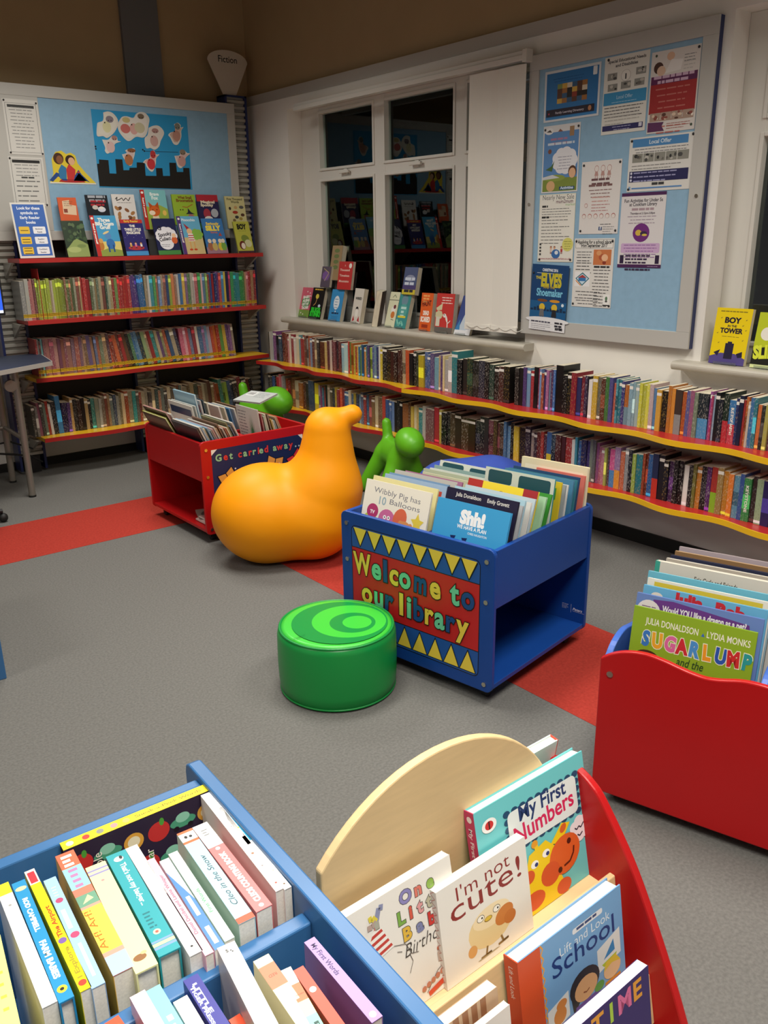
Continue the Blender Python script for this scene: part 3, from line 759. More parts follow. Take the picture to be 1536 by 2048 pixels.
MB().tube((0, 0, .09), (0, 0, .44), .025).build('column', M_BLACK, ch)
for k in range(5):
    a_ = 2*PI*k/5; l = MB().tube((0, 0, .10), (.26*math.cos(a_), .26*math.sin(a_), .065), .02, .014).build('leg', M_BLACK, ch)
    MB().sphere((.26*math.cos(a_), .26*math.sin(a_), .027), .027, 8).build('castor', M_RUBBER, l)
# corner of a small blue table at the left edge
tp = onZ(14, 1357, 0)
tb = empty('low_table', (tp[0], tp[1], 0), R(-3), 'blue legged low table just cut off by the left edge', 'table')
for x, y in ((-.022, .022), (-.022, .53), (-.66, .022), (-.66, .53)):
    MB().prism([(x-.022-.0, y-.022), (x+.022, y-.022), (x+.022, y+.022), (x-.022, y+.022)], 'z', 0, .42).build('leg', M_BINBLUE, tb, bevel=.003)
MB().box((-.70, -.02, .42), (-.0, .57, .445)).build('table_top', M_BINBLUE, tb, bevel=.005)

# ------------------------------------------------------------------ spine-out books on the shelves
PAL = {'black': '1c1a1c', 'dark grey': '3f3d40', 'grey': '84807c', 'white': 'e4e0d8', 'cream': 'd8c8a4', 'tan': 'b0905e', 'brown': '7a5238', 'dark brown': '40281f', 'maroon': '6e2630',
       'red': 'b82c30', 'orange red': 'cc5230', 'orange': 'dd8028', 'yellow': 'dcc430', 'lime green': 'a4b438', 'olive green': '6a7038', 'green': '3a8848', 'dark green': '26402e', 'pale green': '9ab890',
       'teal': '2c8c98', 'pale blue': '90b8cc', 'sky blue': '5a9cc8', 'blue': '3668ac', 'navy': '26305a', 'purple': '563a80', 'mauve': '8e6076', 'pink': 'c4587c', 'pale pink': 'd0a0a4', 'grey blue': '5a7090'}
def cname(h):
    c = [int(h[i:i+2], 16) for i in (0, 2, 4)]
    return min(PAL, key=lambda k: sum((a-b)**2*w for a, b, w in zip(c, [int(PAL[k][i:i+2], 16) for i in (0, 2, 4)], (.9, 1.2, .7))))
def ordn(n): return '%d%s' % (n, 'th' if 10 <= n % 100 <= 20 else {1: 'st', 2: 'nd', 3: 'rd'}.get(n % 10, 'th'))
def shade(h, k):
    return '%02x%02x%02x' % tuple(max(0, min(255, int(int(h[i:i+2], 16)*k))) for i in (0, 2, 4))
_rb = random.Random(11)
def shelf_book(name, t, d, h, col, mt4, label, cat, group, segs=(), title=None, pages=None):
    c = .0009; C3 = srgb(col); CA = C3[:3]+(0.25,)
    b = MB()
    b.box((0, c, 0), (c, d, h), C3); b.box((t-c, c, 0), (t, d, h), C3)
    z = [0]+[v for s_ in segs for v in s_[:2]]+[h]
    # spine: coloured bands as their own quads
    cuts = sorted(set([0, h]+[max(0, min(h, v)) for s_ in segs for v in s_[:2]]))
    for z0, z1 in zip(cuts[:-1], cuts[1:]):
        cc = CA
        for s_ in segs:
            if s_[0]-1e-6 <= z0 and z1 <= s_[1]+1e-6: cc = srgb(s_[2])[:3]+(s_[3] if len(s_) > 3 else 1.0,)
        b.box((0, 0, z0), (t, c, z1), cc)
    o = b.build(name, M_COVER, None, mt4); tag(o, label, cat, group)
    MB().box((c, c, .0005), (t-c, d-.0005, h+.0003)).build('page_block', pages or M_PAGES, o)
    if title:
        a = Art(); s_, tc = title; a.text(s_, 0, -.33*min(t*.75, .018), min(t*.75, .018), tc, fit=h*.62, bold=.03); a.build('spine_title', o, frame4((t/2, -.0003, h*.52), (0, 0, -1), (1, 0, 0)))
    return o
def pxsolve(px, f, lo, hi):
    """coordinate v in [lo, hi] at which the world point f(v) shows at pixel column px"""
    def pr(v):
        q = RM @ (np.array(f(v))-CAM); return 768+F*q[0]/q[2]
    a, b = lo, hi; up = pr(hi) > pr(lo)
    for _ in range(40):
        m_ = (a+b)/2
        if (pr(m_) < px) == up: a = m_
        else: b = m_
    return (a+b)/2
def expand(spec):
    """'hex hex*3 hex/h0.2' -> list of colour tokens"""
    out = []
    for tk in spec.split():
        n = 1
        if '*' in tk: tk, n = tk.split('*'); n = int(n)
        out += [tk]*n
    return out
def book_row(segs, wall, plane, z, h0, d0, name, cat, group, where, bays, early=False, wobble=.10, lo=None, hi=None):
    """segs: (px0, px1, colours, lean degrees); bays: list of (limit coordinate, phrase)"""
    cnt = {}
    last = None
    for sg in segs:
        p0, p1, spec = sg[:3]; lean = sg[3] if len(sg) > 3 else 0.0
        toks = expand(spec)
        if wall == 'R':
            va = pxsolve(p0, lambda v: (plane, v, z+.1), -2, 6.2); vb = pxsolve(p1, lambda v: (plane, v, z+.1), -2, 6.2)
            A, B = -va, -vb           # running coordinate grows to the right
        else:
            A = pxsolve(p0, lambda v: (v, plane, z+.1), 0, 4); B = pxsolve(p1, lambda v: (v, plane, z+.1), 0, 4)
        wts = []
        for tk in toks: wts.append(_rb.uniform(.75, 1.25)*(float(tk.split('w')[1].split('/')[0]) if 'w' in tk else 1))
        if last is not None and abs(A-last) < .03: A = last
        tot = sum(wts); s_ = A
        for tk, wv in zip(toks, wts):
            w_ = (B-A)*wv/tot; t = max(.004, w_-.0008)
            h = h0*(1+_rb.uniform(-wobble, wobble*.5))
            body = tk.split('w')[0].split('/')[0]; bottom = None; title = None
            for q in tk.split('/')[1:]:
                if q[0] == 'h': h = float(q[1:].split('w')[0])
                elif q[0] == 'b': bottom = q[1:7]
                elif q[0] == 't': title = (q[1:].replace('_', ' '), 'f0ece0')
            jit = _rb.uniform(.82, 1.06); col = shade(body, jit); gm = sum(int(col[i:i+2], 16) for i in (0, 2, 4))//3; col = ''.join('%02x' % int(int(col[i:i+2], 16)*.88+gm*.12) for i in (0, 2, 4))
            d = d0*_rb.uniform(.93, 1.05); off = _rb.uniform(-.006, .006)
            sb = []
            if early:
                sb = [(.018, .040, 'd8b428'), (.024, .0275, '1a1a1a'), (.033, .0365, '1a1a1a')]
                if _rb.random() < .35: sb.append((h*.8, h*.9, shade(body, 1.5)))
            else:
                r_ = _rb.random()
                if bottom: sb.append((0, h*.45, bottom, .6))
                elif r_ < .22: sb.append((h*.86, h*.93, 'e6e2d8'))
                elif r_ < .42: sb.append((h*.03, h*.09, shade(body, 1.9)))
                elif r_ < .58: sb.append((h*.30, h*.62, shade(body, _rb.choice((.6, 1.5))), .3))
            L = R(lean+_rb.uniform(-.6, .6))
            # a leaning book pivots on its lower corner
            dz = t*math.sin(-L) if L < 0 else 0.0
            wd = s_ if L >= 0 else s_
            if wall == 'R':
                base = frame4((plane+off, -s_, z+max(0, dz)), (0, -1, 0), (1, 0, 0))
            else:
                base = frame4((s_, plane+off, z+max(0, dz)), (1, 0, 0), (0, 1, 0))
            mt4 = base @ Matrix.Rotation(L, 4, 'Y')
            bay = next(ph for lim, ph in bays if s_+w_/2 <= lim)
            cnt[bay] = cnt.get(bay, 0)+1
            lab = '%s %s, %s from left %s %s' % (cname(col), {'paperback': 'paperback spine', 'early reader': 'thin reader', 'chapter book': 'chapter book'}[cat], ordn(cnt[bay]), where, bay)
            shelf_book(name, t, d, h, col, mt4, lab, 'book', group, sb, title)
            s_ += w_
        last = B
c5 = lambda x: 500+x/2.954
c6 = lambda x: 980+x/2.763
r2 = lambda x: x/2.743
def S(f, rows): return [(f(a[0]), f(a[1]))+tuple(a[2:]) for a in rows]
BAYR = [(-4.955, 'nearest the corner'), (-4.0, 'under the window books'), (-3.046, 'under the blind'), (-2.089, 'under the tall pinboard'), (99, 'at the far right')]
UP = S(c5, [
    (112, 190, '1c1a1c 86a8bc 7a3f80 1e2230 3a5a78'), (190, 226, '7c3028 8a3a30'), (226, 300, 'c9848c d8cbb8 b03a48 d5cfc8 d0c2a4 6fa0a8'), (300, 345, 'a83038 b04a3a 6a4038 8a8580'),
    (345, 412, 'b5522a 6f86b0 7a3a34 8a7a60 3a3434'), (412, 456, '5a2a22w1.6 c8a860'), (456, 540, '5a2a3a c8b4b0 6a2030 8a4a52 3a2028 6a2a30'), (540, 580, '8ab8c8 a8c8c8'),
    (580, 642, 'c03028 5a8a3a d0702a b0a030 c84a2a d8a038'), (642, 722, '3a7a9a 8aa838 2a5a8a d08a3a 3a8a8a 5a4a8a 9ab838'), (722, 768, '4a5a9a 78a0c0 2a3a7a d0d0c8'), (768, 782, 'd8c030'),
    (782, 832, '1f1c1cw1.3 2a2020'), (832, 904, '4a2420 3a1e1c 502a22 46221e'), (904, 922, 'b09a78'), (922, 944, 'c04a28'), (944, 1000, '1c1a1e 24221e 2a3020'), (1000, 1030, 'e0c828'),
    (1030, 1112, '5a7ab8 48609a 6a5a90 7ab0c0'), (1112, 1150, 'c8a878 5a3a70 e0cc90'), (1150, 1192, 'b8b4b0 c8c0b8'), (1192, 1226, '2f949c/h.248'),
    (1226, 1536, '1a1a1c 2e2824 24382a 28261f 3a3a4a 221d1d 2a4034 2c1f1c 4a2822 231f1d')])
UP += S(c6, [
    (140, 184, '2a2422 1f1b1b'), (184, 222, '5a3a80 7aa8d0'), (222, 262, 'c8323a 1e1c1e'), (262, 360, 'b8506a 6a88b8 c05a3a 4a3a78 a86090 7a98b8 5a3a60 3a68a8'), (360, 400, '17181a/h.248w1'),
    (400, 448, '14181a 1a1c20'), (448, 476, 'a82838'), (476, 500, '2c3060'), (500, 544, '7a2430 3a2a48 1e1c2a'), (544, 564, 'e2ded6'), (564, 590, 'd8b030'), (590, 610, '7a7a70'), (610, 634, '5a3020'),
    (634, 658, '3f7a3a'), (658, 678, '4a4a88'), (678, 694, 'c8604a'), (694, 740, '3a8a98 2a8aa0 3a3a80'), (740, 766, 'd0742a/b6a8a98'), (766, 820, '88b0c0 90b4c0 9ab8b8'), (820, 880, 'c8c838 c4c634 d0cc40'),
    (880, 902, 'c0a8a8'), (902, 918, '5a88b8'), (918, 944, 'd8a038'), (944, 1000, '1c1818w1.4 d8802a'), (1000, 1020, 'd8862e'), (1020, 1056, '4a3a34/b8a8a88'), (1056, 1080, 'c8582a'), (1080, 1124, '5a5a98 8a4a70'),
    (1124, 1146, '7a8a70'), (1146, 1202, '202a30/b4a8ab8'), (1202, 1236, 'a850a0 b03060 9ab8d0'), (1236, 1282, '1a1c22 222630'), (1282, 1312, '24382a/bb03038'), (1312, 1350, '3a80c0/bb83a48/tBUS_STOP_BABYw1'), (1350, 1388, '242e60 1e2848'),
    (1388, 1430, 'c43a34 d8702e d8c8b0'), (1430, 1472, '3f74ac 3a8a98'), (1472, 1536, 'c86a38 3a3430 a8a048'), (1536, 1640, '6a3a50 2a2a30 c8a040 3a5a90')])
book_row(UP, 'R', 3.478, .655, .214, .135, 'paperback', 'paperback', 'paperbacks on the upper wavy shelves', 'on upper wavy shelf', BAYR)
LO = S(c5, [
    (92, 132, '6a6864 3a3a3c 4a4a4a'), (132, 160, '2f5a98 1c1c22'), (160, 186, 'c03a40 c86068'), (186, 212, 'c8a8b0 8a8a88'), (212, 240, 'a84828 b02c2c'), (240, 272, '6a4028 8a5a34'), (272, 292, 'd8c8a4'),
    (292, 332, 'b5682aw1.4 6a3a24'), (332, 348, '2e2824'), (348, 380, '3a4a68w1.3'), (380, 406, 'd8c020'), (406, 500, 'b8a0b0 8a3a78 4a88a8 c84a3a 2a2a30 c8b898 7a6a50 3a3a40'), (500, 560, 'c8a830 a82838 d04a2a 8a2a30'),
    (560, 660, '3a6aa8 5a8ab8 d8c8a8 48688a c0a838 2a3a5a 78a0c0'), (660, 722, '5a6a90 b03838 3a6a9a 8a4a48'), (722, 784, '8a6a48 c0b08a 7a5a3c'), (784, 802, 'b83a34'), (802, 852, '3a5a98 4a6aa8 6a8ac0'),
    (852, 902, '1a1a1c 201e1e 1c1c20'), (902, 952, '9a5a28w1.5 7a4a24'), (952, 1000, 'd8b840 d8c8a0 c0a060'), (1000, 1040, '3a8a90 d8d4cc'), (1040, 1088, '7a4a50w1.4 8a5a5c'), (1088, 1132, 'a82830 d8c048'),
    (1132, 1184, '18181a 1c1a1c'), (1184, 1332, '4a3a28 3a2c22 54402a 42301f'), (1332, 1384, '22222c 26242e'), (1384, 1500, '3a3038 6a3040 4a3828 5a3038 3a2a24'), (1500, 1536, '4a78a8 5a88b0')])
LO += S(c6, [
    (108, 132, '222224'), (132, 160, 'd0b030'), (160, 222, '2a2430w1.5 34283a'), (222, 312, '8a7a78 3a2a38 7a2a28 a83028 5a3048'), (312, 360, '3f66a0/bd0b838 2a3a4a'), (360, 412, '5a2824 48201e'), (412, 446, 'b03028'),
    (446, 470, 'dedad2'), (470, 500, '3a8aa0 3a6aa8'), (500, 550, '2a2a58 3a2a60w1.2'), (550, 582, '8a9480 6a6a64'), (582, 632, '8a4878 b05a70 c87a88'), (632, 660, 'a8b04a 5a3a50'), (660, 690, 'c84a80/b4a80b0'), (690, 720, '8a6a90/bd8902e'),
    (720, 744, 'c06038'), (744, 806, '8a8a88 222426 8aa038'), (806, 840, '2a8a98w1.2'), (840, 870, 'b04828 8a3a24'), (870, 898, '2a68b0'), (898, 930, '26345c/bc03828'), (930, 1064, '1a1c20 20222a 4a2a5a 1c1c1e 18181c'),
    (1064, 1096, 'e4e0d8'), (1096, 1134, '2a2a2a 8a8438'), (1134, 1160, 'd08028'), (1160, 1216, '222024 5a2a6a'), (1216, 1250, 'c03a30/b8ab030'), (1250, 1282, 'b8924e'), (1282, 1340, 'e8942a e07828'), (1340, 1374, '6aa8c8'), (1374, 1398, '3a5aa0'),
    (1398, 1440, '3a8a48/tKEYSTONE'), (1440, 1470, '3a2a28'), (1470, 1506, '98b088'), (1506, 1552, '3a3070'), (1552, 1640, '2a2a30 b03a30 d8b040')])
book_row(LO, 'R', 3.442, .335, .214, .135, 'paperback', 'paperback', 'paperbacks on the lower wavy shelves', 'on lower wavy shelf', BAYR)

BAYB = [(2.575, 'left bay'), (99, 'right bay')]
B1 = S(r2, [
    (120, 165, '8a8a86w1.4 a8a8a0'), (165, 205, '9a5a5a a86a64 8a4a50'), (205, 280, '9aaa38*6'), (280, 300, 'b09a78 c8b8a0'), (300, 362, '9aaa38*3 8a9a34*2'), (362, 450, '8a6048 6a7a48 a07050 5a6a40 8a8a70 985848 b09a70'), (450, 500, 'b03030*2 a82c30'),
    (500, 622, '6a7a58 8a9078 a08a60 5a6a58 b0a080 7a4a40 4a6a58 98a088 c0a878'), (622, 720, 'b03a34 6a8a48 b83030*4 a83a38'), (720, 800, '5a3a80*3 4a3a88 3a70b0*2 2f7ab8', -3), (800, 962, 'b0a080 d8d4cc 3a8a98 4a9a58 a06a50 6a88b0 c8b090 8a5a50 3a5a90 98b048 c87a50'),
    (962, 1060, 'b88a70 e0dcd4 4a7ab0 d0a848 8a6a90 6a9a68 c8c0b0'), (1060, 1152, 'e0dcd4 c86a70 4a9a58 d8a8a8 5a7a98 88b060 b04a48'), (1152, 1284, '3a68b0 c03038 2a3a78 6a3a88 d04a48 4a88b8 e0c848 2a2a58 b83a60 3a9a58'), (1284, 1332, '2f9a98 3aa0a8 3a9a50w1.2'), (1332, 1406, '4a9048 c8a878 d07a80 b83038 c08a60 a83038')])
book_row(B1, 'B', 5.852, 1.066, .258, .17, 'early_reader', 'early reader', 'early readers on the second shelf', 'on second shelf', [(l, 'of back shelving, '+p) for l, p in BAYB], True, .05)
B2 = S(r2, [
    (205, 245, 'b03a3a 8a8a84 5a3a38 6aa8a8'), (245, 470, '9a5a60 a87068 8a4a58 b08078 7a4a60 a86a58 98586a b07a70 8a6a80 a05a50 7a5a78 b08a70', 0), (470, 612, '8a6a50 6a5a88 a87a58 5a6a90 9a5a4a 7a8a70 b0906a 6a4a58', -3), (612, 722, 'b04a34 8a3a30 c05a3a 7a4038 a83838 6a4a34', -9),
    (722, 826, '2e2a28 4a7a58 3a6a9a 5a8ab0 2a3a48 88a070', -11), (826, 1000, 'b09a78 a83a38 3a8a88 c8b890 6a4a78 8a8a60 b0583a 4a6a98 d0c0a0 3a3a50', -11), (1000, 1100, 'c05a78 d09aa8 b84a5a 7a88b0 a03a48 e0d8d0', -6), (1100, 1292, '4a78b0 8a6a98 6a98c0 b0a0b8 c84a30 d0702e b83828 5a9048 c8a838 6a4a88 8a5a9a c0b0a0', -5)])
book_row(B2, 'B', 5.895, .69, .243, .16, 'early_reader', 'early reader', 'early readers on the third shelf', 'on third shelf', [(l, 'of back shelving, '+p) for l, p in BAYB], True, .05)
B3 = S(r2, [
    (182, 232, '4a4a40 8a8680 8a5060', -1), (232, 262, '3a3a34 6a7a6a', -2), (262, 292, 'b83a28 e0dcd4', -2), (292, 344, '24262a 3a80b8/h.262', -2), (344, 392, '2a2458w1.5 5a3a80', 0), (392, 470, 'b08a50 2a2826 3a2420 1f1c1c'), (470, 560, 'c0a068 2a2a2c 3a8a80 8a9080 b0b0a8'),
    (560, 690, '7a6a5a 8a4a38 b08a60 6a7a78 4a5a78 a0a098 8a7a58 c8b088'), (690, 800, 'b8502a 9a8a6a 2f8a88 6a6a60 a84a38 b0a080'), (800, 1000, '8a7a68 5a4a48 b09a78 3a4a48 a06a50 7a8078 4a3a3a c0a888 6a5a50 98887a 8a4a40 5a6a70'), (1000, 1180, 'b09a80 8a7a6a 6a4a3a a88a6a 4a4a50 8a5a48 c0b098 7a6a5a 5a3a34 98805a', -3),
    (1180, 1290, '8a4a34 b05a34 3a8a78 6a9a48 8ab048 4a6a98 2a3a58', -6), (1290, 1400, '3a3a3a 8a2a34 24242a 6a3034 1f1f24', -8)])
book_row(B3, 'B', 5.90, .283, .228, .14, 'chapter_book', 'chapter book', 'chapter books on the bottom back shelf', 'on bottom shelf', [(l, 'of back shelving, '+p) for l, p in BAYB])
# metal book ends
for (x, y, z, wall, lab) in ((1.815, 5.915, 1.066, 'B', 'red book end at the left of the second back shelf'), (3.66-.10, 5.70, .655, 'R', 'grey metal book end at the left of the upper wavy shelves')):
    e = MB()
    if wall == 'B': e.box((0, -.07, 0), (.003, .07, .325)).box((0, -.07, 0), (.1, .07, .0015))
    else: e.box((-.11, 0, 0), (.06, .003, .22)).box((-.11, -.08, 0), (.06, .003, .0015))
    o = e.build('book_end', M_SHELFRED if wall == 'B' else M_FRAME); o.location = (x, y, z); tag(o, lab, 'book end')

# ------------------------------------------------------------------ books whose covers show
def cover_book(name, label, group, w, h, t, col, mt4, front=None, spine=None, scol=None, pages=None, hard=True, cat='book', back=None):
    """local: cover faces -y, x from -w/2 to w/2, z up from 0 to h, spine at x = -w/2"""
    c = .0022 if hard else .0008; ov = .0035 if hard else 0.0005
    C3 = srgb(col); S3 = srgb(scol or col); B3_ = srgb(back or col)
    b = MB(); x0, x1 = -w/2, w/2
    b.box((x0+c, 0, 0), (x1, c, h), C3); b.box((x0+c, t-c, 0), (x1, t, h), B3_); b.box((x0, 0, 0), (x0+c, t, h), S3)
    o = b.build(name, M_PRINT, None, mt4); tag(o, label, cat, group)
    MB().box((x0+c, c+.0001, ov), (x1-ov, t-c-.0001, h-ov)).build('page_block', pages or M_PAGEW, o)
    if front:
        a = Art(); front(a, w, h); a.build('cover_picture', o, frame4((x0, -.0002, 0), (1, 0, 0), (0, 0, 1)))
    if spine:
        a = Art(); spine(a, t, h); a.build('spine_print', o, frame4((x0-.0002, t, 0), (0, -1, 0), (0, 0, 1)))
    return o
def pose(p, heading, tilt, roll=0.0):
    return Matrix.Translation(Vector(p)) @ Matrix.Rotation(R(heading), 4, 'Z') @ Matrix.Rotation(R(-tilt), 4, 'X') @ Matrix.Rotation(R(roll), 4, 'Y')
def pose_top(p, heading, tilt, h, roll=0.0):
    m_ = Matrix.Rotation(R(heading), 4, 'Z') @ Matrix.Rotation(R(-tilt), 4, 'X') @ Matrix.Rotation(R(roll), 4, 'Y')
    zz = m_ @ Vector((0, 0, 1)); return Matrix.Translation(Vector(p)-zz*h) @ m_
def toph(P, py, heading, tilt):
    """height of a cover standing at P whose top shows at pixel row py"""
    zz = (Matrix.Rotation(R(heading), 4, 'Z') @ Matrix.Rotation(R(-tilt), 4, 'X')) @ Vector((0, 0, 1))
    lo, hi = .05, .6
    for _ in range(40):
        mm = (lo+hi)/2; q = RM @ (np.array(Vector(P)+zz*mm)-CAM)
        if 1024-F*q[1]/q[2] > py: lo = mm
        else: hi = mm
    return lo
def spine_text(s, col, k=.62, flip=False, tk=.62, bold=.03):
    def fn(a, t, h):
        sz = t*tk
        a.text(s, t/2-.34*sz*(1 if not flip else -1), h/2, sz, col, rot=-PI/2 if not flip else PI/2, fit=h*k, bold=bold)
    return fn
def stand(P, heading, tilt, w, h, label, group):
    """clear acrylic easel under one cover"""
    m_ = pose(P, heading, 0)
    tl = R(tilt); e = MB()
    e.prism([(.035, 0), (.038, 0), (.038+h*math.tan(tl)*.62, h*.62), (.035+h*math.tan(tl)*.62, h*.62)], 'x', -w*.32, w*.32)
    e.box((-w*.32, -.012, 0), (w*.32, .12, .0025)); e.box((-w*.32, -.014, 0), (w*.32, -.0115, .012))
    o = e.build('acrylic_stand', M_ACRYL, None, m_); return tag(o, label, 'book stand', group)

# ---- display row on top of the back shelving
def puff(a, cx, cy, r, col, n=7, k=.55):
    for i in range(n): a.ell(cx+r*.8*math.cos(2*PI*i/n), cy+r*.6*math.sin(2*PI*i/n), r*k, r*k*.85, col)
    a.ell(cx, cy, r*.85, r*.7, col)
def figure(a, x, y, s, skin, top, leg, hair):
    a.poly([(x-.3*s, y+.5*s), (x+.3*s, y+.5*s), (x+.36*s, y+1.25*s), (x-.36*s, y+1.25*s)], top); a.rect(x-.24*s, y, x-.05*s, y+.5*s, leg); a.rect(x+.05*s, y, x+.24*s, y+.5*s, leg)
    a.ell(x, y+1.55*s, .33*s, .36*s, skin); a.poly([(x-.35*s, y+1.6*s), (x-.3*s, y+1.9*s), (x, y+2.0*s), (x+.3*s, y+1.9*s), (x+.35*s, y+1.6*s), (x, y+1.78*s)], hair)
    a.dots([(x-.12*s, y+1.55*s), (x+.12*s, y+1.55*s)], .05*s, '1a1a1a')
def f_forest(a, w, h):
    a.rect(0, 0, w, h, '2c3c2c'); rn = random.Random(2)
    for i in range(26): a.ell(rn.uniform(.04, .96)*w, rn.uniform(.45, .96)*h, w*rn.uniform(.05, .12), w*rn.uniform(.05, .10), rn.choice(['3e5238', '24322a', '4a6644', '586a4a']))
    a.poly([(0, 0), (w, 0), (w, .34*h), (.8*w, .42*h), (.55*w, .50*h), (.4*w, .46*h), (.15*w, .30*h), (0, .22*h)], '8a9a5c'); a.ell(.35*w, .2*h, .3*w, .08*h, 'a4b070'); a.ell(.7*w, .3*h, .2*w, .05*h, '748650')
def f_goat(a, w, h):
    a.rect(0, 0, w, h, '4a9cc8'); a.rect(0, 0, w, .36*h, 'd8c878'); a.poly([(0, 0), (w, 0), (w, .14*h), (.5*w, .2*h), (0, .1*h)], '8a9a4a')
    a.text('Three', .52*w, .85*h, .034, 'f4f0e6', bold=.04); a.text('Billy Goats', .52*w, .76*h, .032, 'f4f0e6', bold=.04, fit=.72*w); a.text('Gruff', .52*w, .67*h, .034, 'f4f0e6', bold=.04)
    a.ell(.6*w, .30*h, .17*w, .13*h, '3a70b0'); a.rect(.47*w, .10*h, .53*w, .28*h, '2a5088'); a.rect(.66*w, .10*h, .72*w, .28*h, '2a5088'); a.ell(.55*w, .5*h, .13*w, .08*h, '5a8cc0'); a.ell(.5*w, .58*h, .14*w, .025*h, 'e0c890', .4)
    a.ell(.2*w, .26*h, .13*w, .12*h, 'b87838'); a.ell(.24*w, .38*h, .08*w, .06*h, 'd09a58')
def f_three(a, w, h):
    a.rect(0, 0, w, h, '34306e'); a.rect(0, .90*h, w, h, 'c03a34'); a.text('Early Reader', .5*w, .925*h, .020, 'e8c850', bold=.03); a.rect(0, 0, w, .12*h, '4a90c8')
    a.text('THE', .5*w, .79*h, .022, 'f0ece0', bold=.05); a.text('THREE LITTLE', .5*w, .69*h, .024, 'f0ece0', bold=.05, fit=.74*w); a.text('MAGICIANS', .5*w, .60*h, .024, 'f0ece0', bold=.05, fit=.62*w)
    a.ell(.5*w, .21*h, .36*w, .06*h, 'b03a40')
    for x, c in ((.28, 'c8a050'), (.5, 'd878a0'), (.74, 'e8e4e0')): figure(a, x*w, .2*h, .022, 'e8b890', c, '30304a', '5a3020')
    a.dots([(w*(.08+.13*k), h*(.50+.06*(k % 3))) for k in range(7)], .0015, 'f0f0ff')
def f_spooky(a, w, h):
    a.rect(0, 0, w, h, '262a50'); a.rect(0, 0, w, .12*h, '4a8a48'); puff(a, .5*w, .52*h, .40*w, 'eceaf0', 11, .42); a.ell(.45*w, .3*h, .3*w, .16*h, 'eceaf0')
    a.text('Spooky', .45*w, .52*h, .036, '2a2430', bold=.03, rot=.15, fit=.6*w); a.text('Collect', .42*w, .39*h, .034, '2a2430', bold=.03, rot=.15, fit=.52*w); a.text('G', .25*w, .68*h, .04, '2a2430', bold=.03)
    a.ell(.82*w, .40*h, .13*w, .10*h, 'd8683a'); a.ell(.82*w, .53*h, .09*w, .06*h, 'f0c8a0'); a.lines(.2*w, .6*w, .27*h, .012, 2, '6a6a78')
def f_puppet(a, w, h):
    a.rect(0, 0, w, h, '6ab0d0'); a.rect(0, 0, w, .44*h, 'd0bc84'); puff(a, .75*w, .52*h, .22*w, '8ab84a'); a.text('Pinocchio', .5*w, .87*h, .026, 'eaf2f6', bold=.03, fit=.6*w)
    a.poly([(.24*w, .82*h), (.52*w, .66*h), (.36*w, .62*h)], 'b03038'); a.ell(.45*w, .6*h, .12*w, .08*h, 'e8c090'); a.poly([(.34*w, .34*h), (.62*w, .34*h), (.58*w, .54*h), (.36*w, .54*h)], 'f0ece4')
    for k in range(3): a.rect(.35*w, (.36+.06*k)*h, .60*w, (.385+.06*k)*h, 'c03a34')
    a.rect(.36*w, .12*h, .42*w, .34*h, 'd8a868'); a.rect(.54*w, .12*h, .60*w, .34*h, 'd8a868'); a.ell(.38*w, .12*h, .08*w, .025*h, 'c8482a'); a.ell(.58*w, .12*h, .08*w, .025*h, 'c8482a')
def f_silly(a, w, h):
    a.rect(0, 0, w, h, '3f78b4'); a.rect(0, 0, w, .18*h, 'a07a8a'); a.text('Seriously', .5*w, .82*h, .026, 'f0d050', bold=.05, fit=.62*w); a.text('SILLY', .5*w, .66*h, .048, 'f4dc50', bold=.07, fit=.74*w); a.text('Stories', .5*w, .58*h, .02, 'c86a50', bold=.03)
    for x, c in ((.2, 'a86a4a'), (.42, 'c8b068'), (.7, 'd8c040'), (.85, '7aa848')): a.ell(x*w, .2*h, .13*w, .12*h, c); a.ell(x*w, .36*h, .09*w, .06*h, 'e8d8c0')
    a.poly([(.68*w, .5*h), (.86*w, .5*h), (.78*w, .6*h)], 'b84a38')
def f_boy(a, w, h):
    a.rect(0, 0, w, h, 'b8b848'); a.text('BOY', .5*w, .76*h, .05, '1c1c14', bold=.07, fit=.6*w); a.lines(.25*w, .75*w, .93*h, .012, 1, '6a6a30', align='C'); a.lines(.25*w, .75*w, .69*h, .012, 1, '8a8a30', align='C')
    a.ell(.58*w, .45*h, .25*w, .12*h, '7a8a38', -.3); a.ell(.72*w, .3*h, .22*w, .12*h, 'd0d0a0', -.7); a.ell(.34*w, .24*h, .2*w, .14*h, '6e2a24'); a.ell(.38*w, .22*h, .13*w, .10*h, 'e8dcc8'); a.rect(0, 0, w, .06*h, '4a2a3a')
def f_orange(a, w, h):
    a.rect(0, 0, w, h, 'd0603a'); a.poly([(.2*w, .35*h), (.9*w, .30*h), (.95*w, .68*h), (.6*w, .72*h), (.62*w, .9*h), (.24*w, .86*h)], 'dcc0a0'); a.rect(.25*w, .4*h, .45*w, .55*h, '8a4a3a'); a.lines(.3*w, .8*w, .82*h, .012, 3, '6a4a3a')
def f_dark(a, w, h):
    a.rect(0, 0, w, h, '23262c'); a.lines(.1*w, .92*w, .88*h, .026, 2, 'a8acb4', h=.62, align='C'); a.lines(.2*w, .92*w, .70*h, .022, 2, 'a83038', h=.6)
    a.ell(.38*w, .5*h, .13*w, .09*h, 'c8c0b8'); a.ell(.66*w, .42*h, .18*w, .11*h, 'd0d4e0'); a.ell(.66*w, .48*h, .1*w, .06*h, 'e8e0d8')
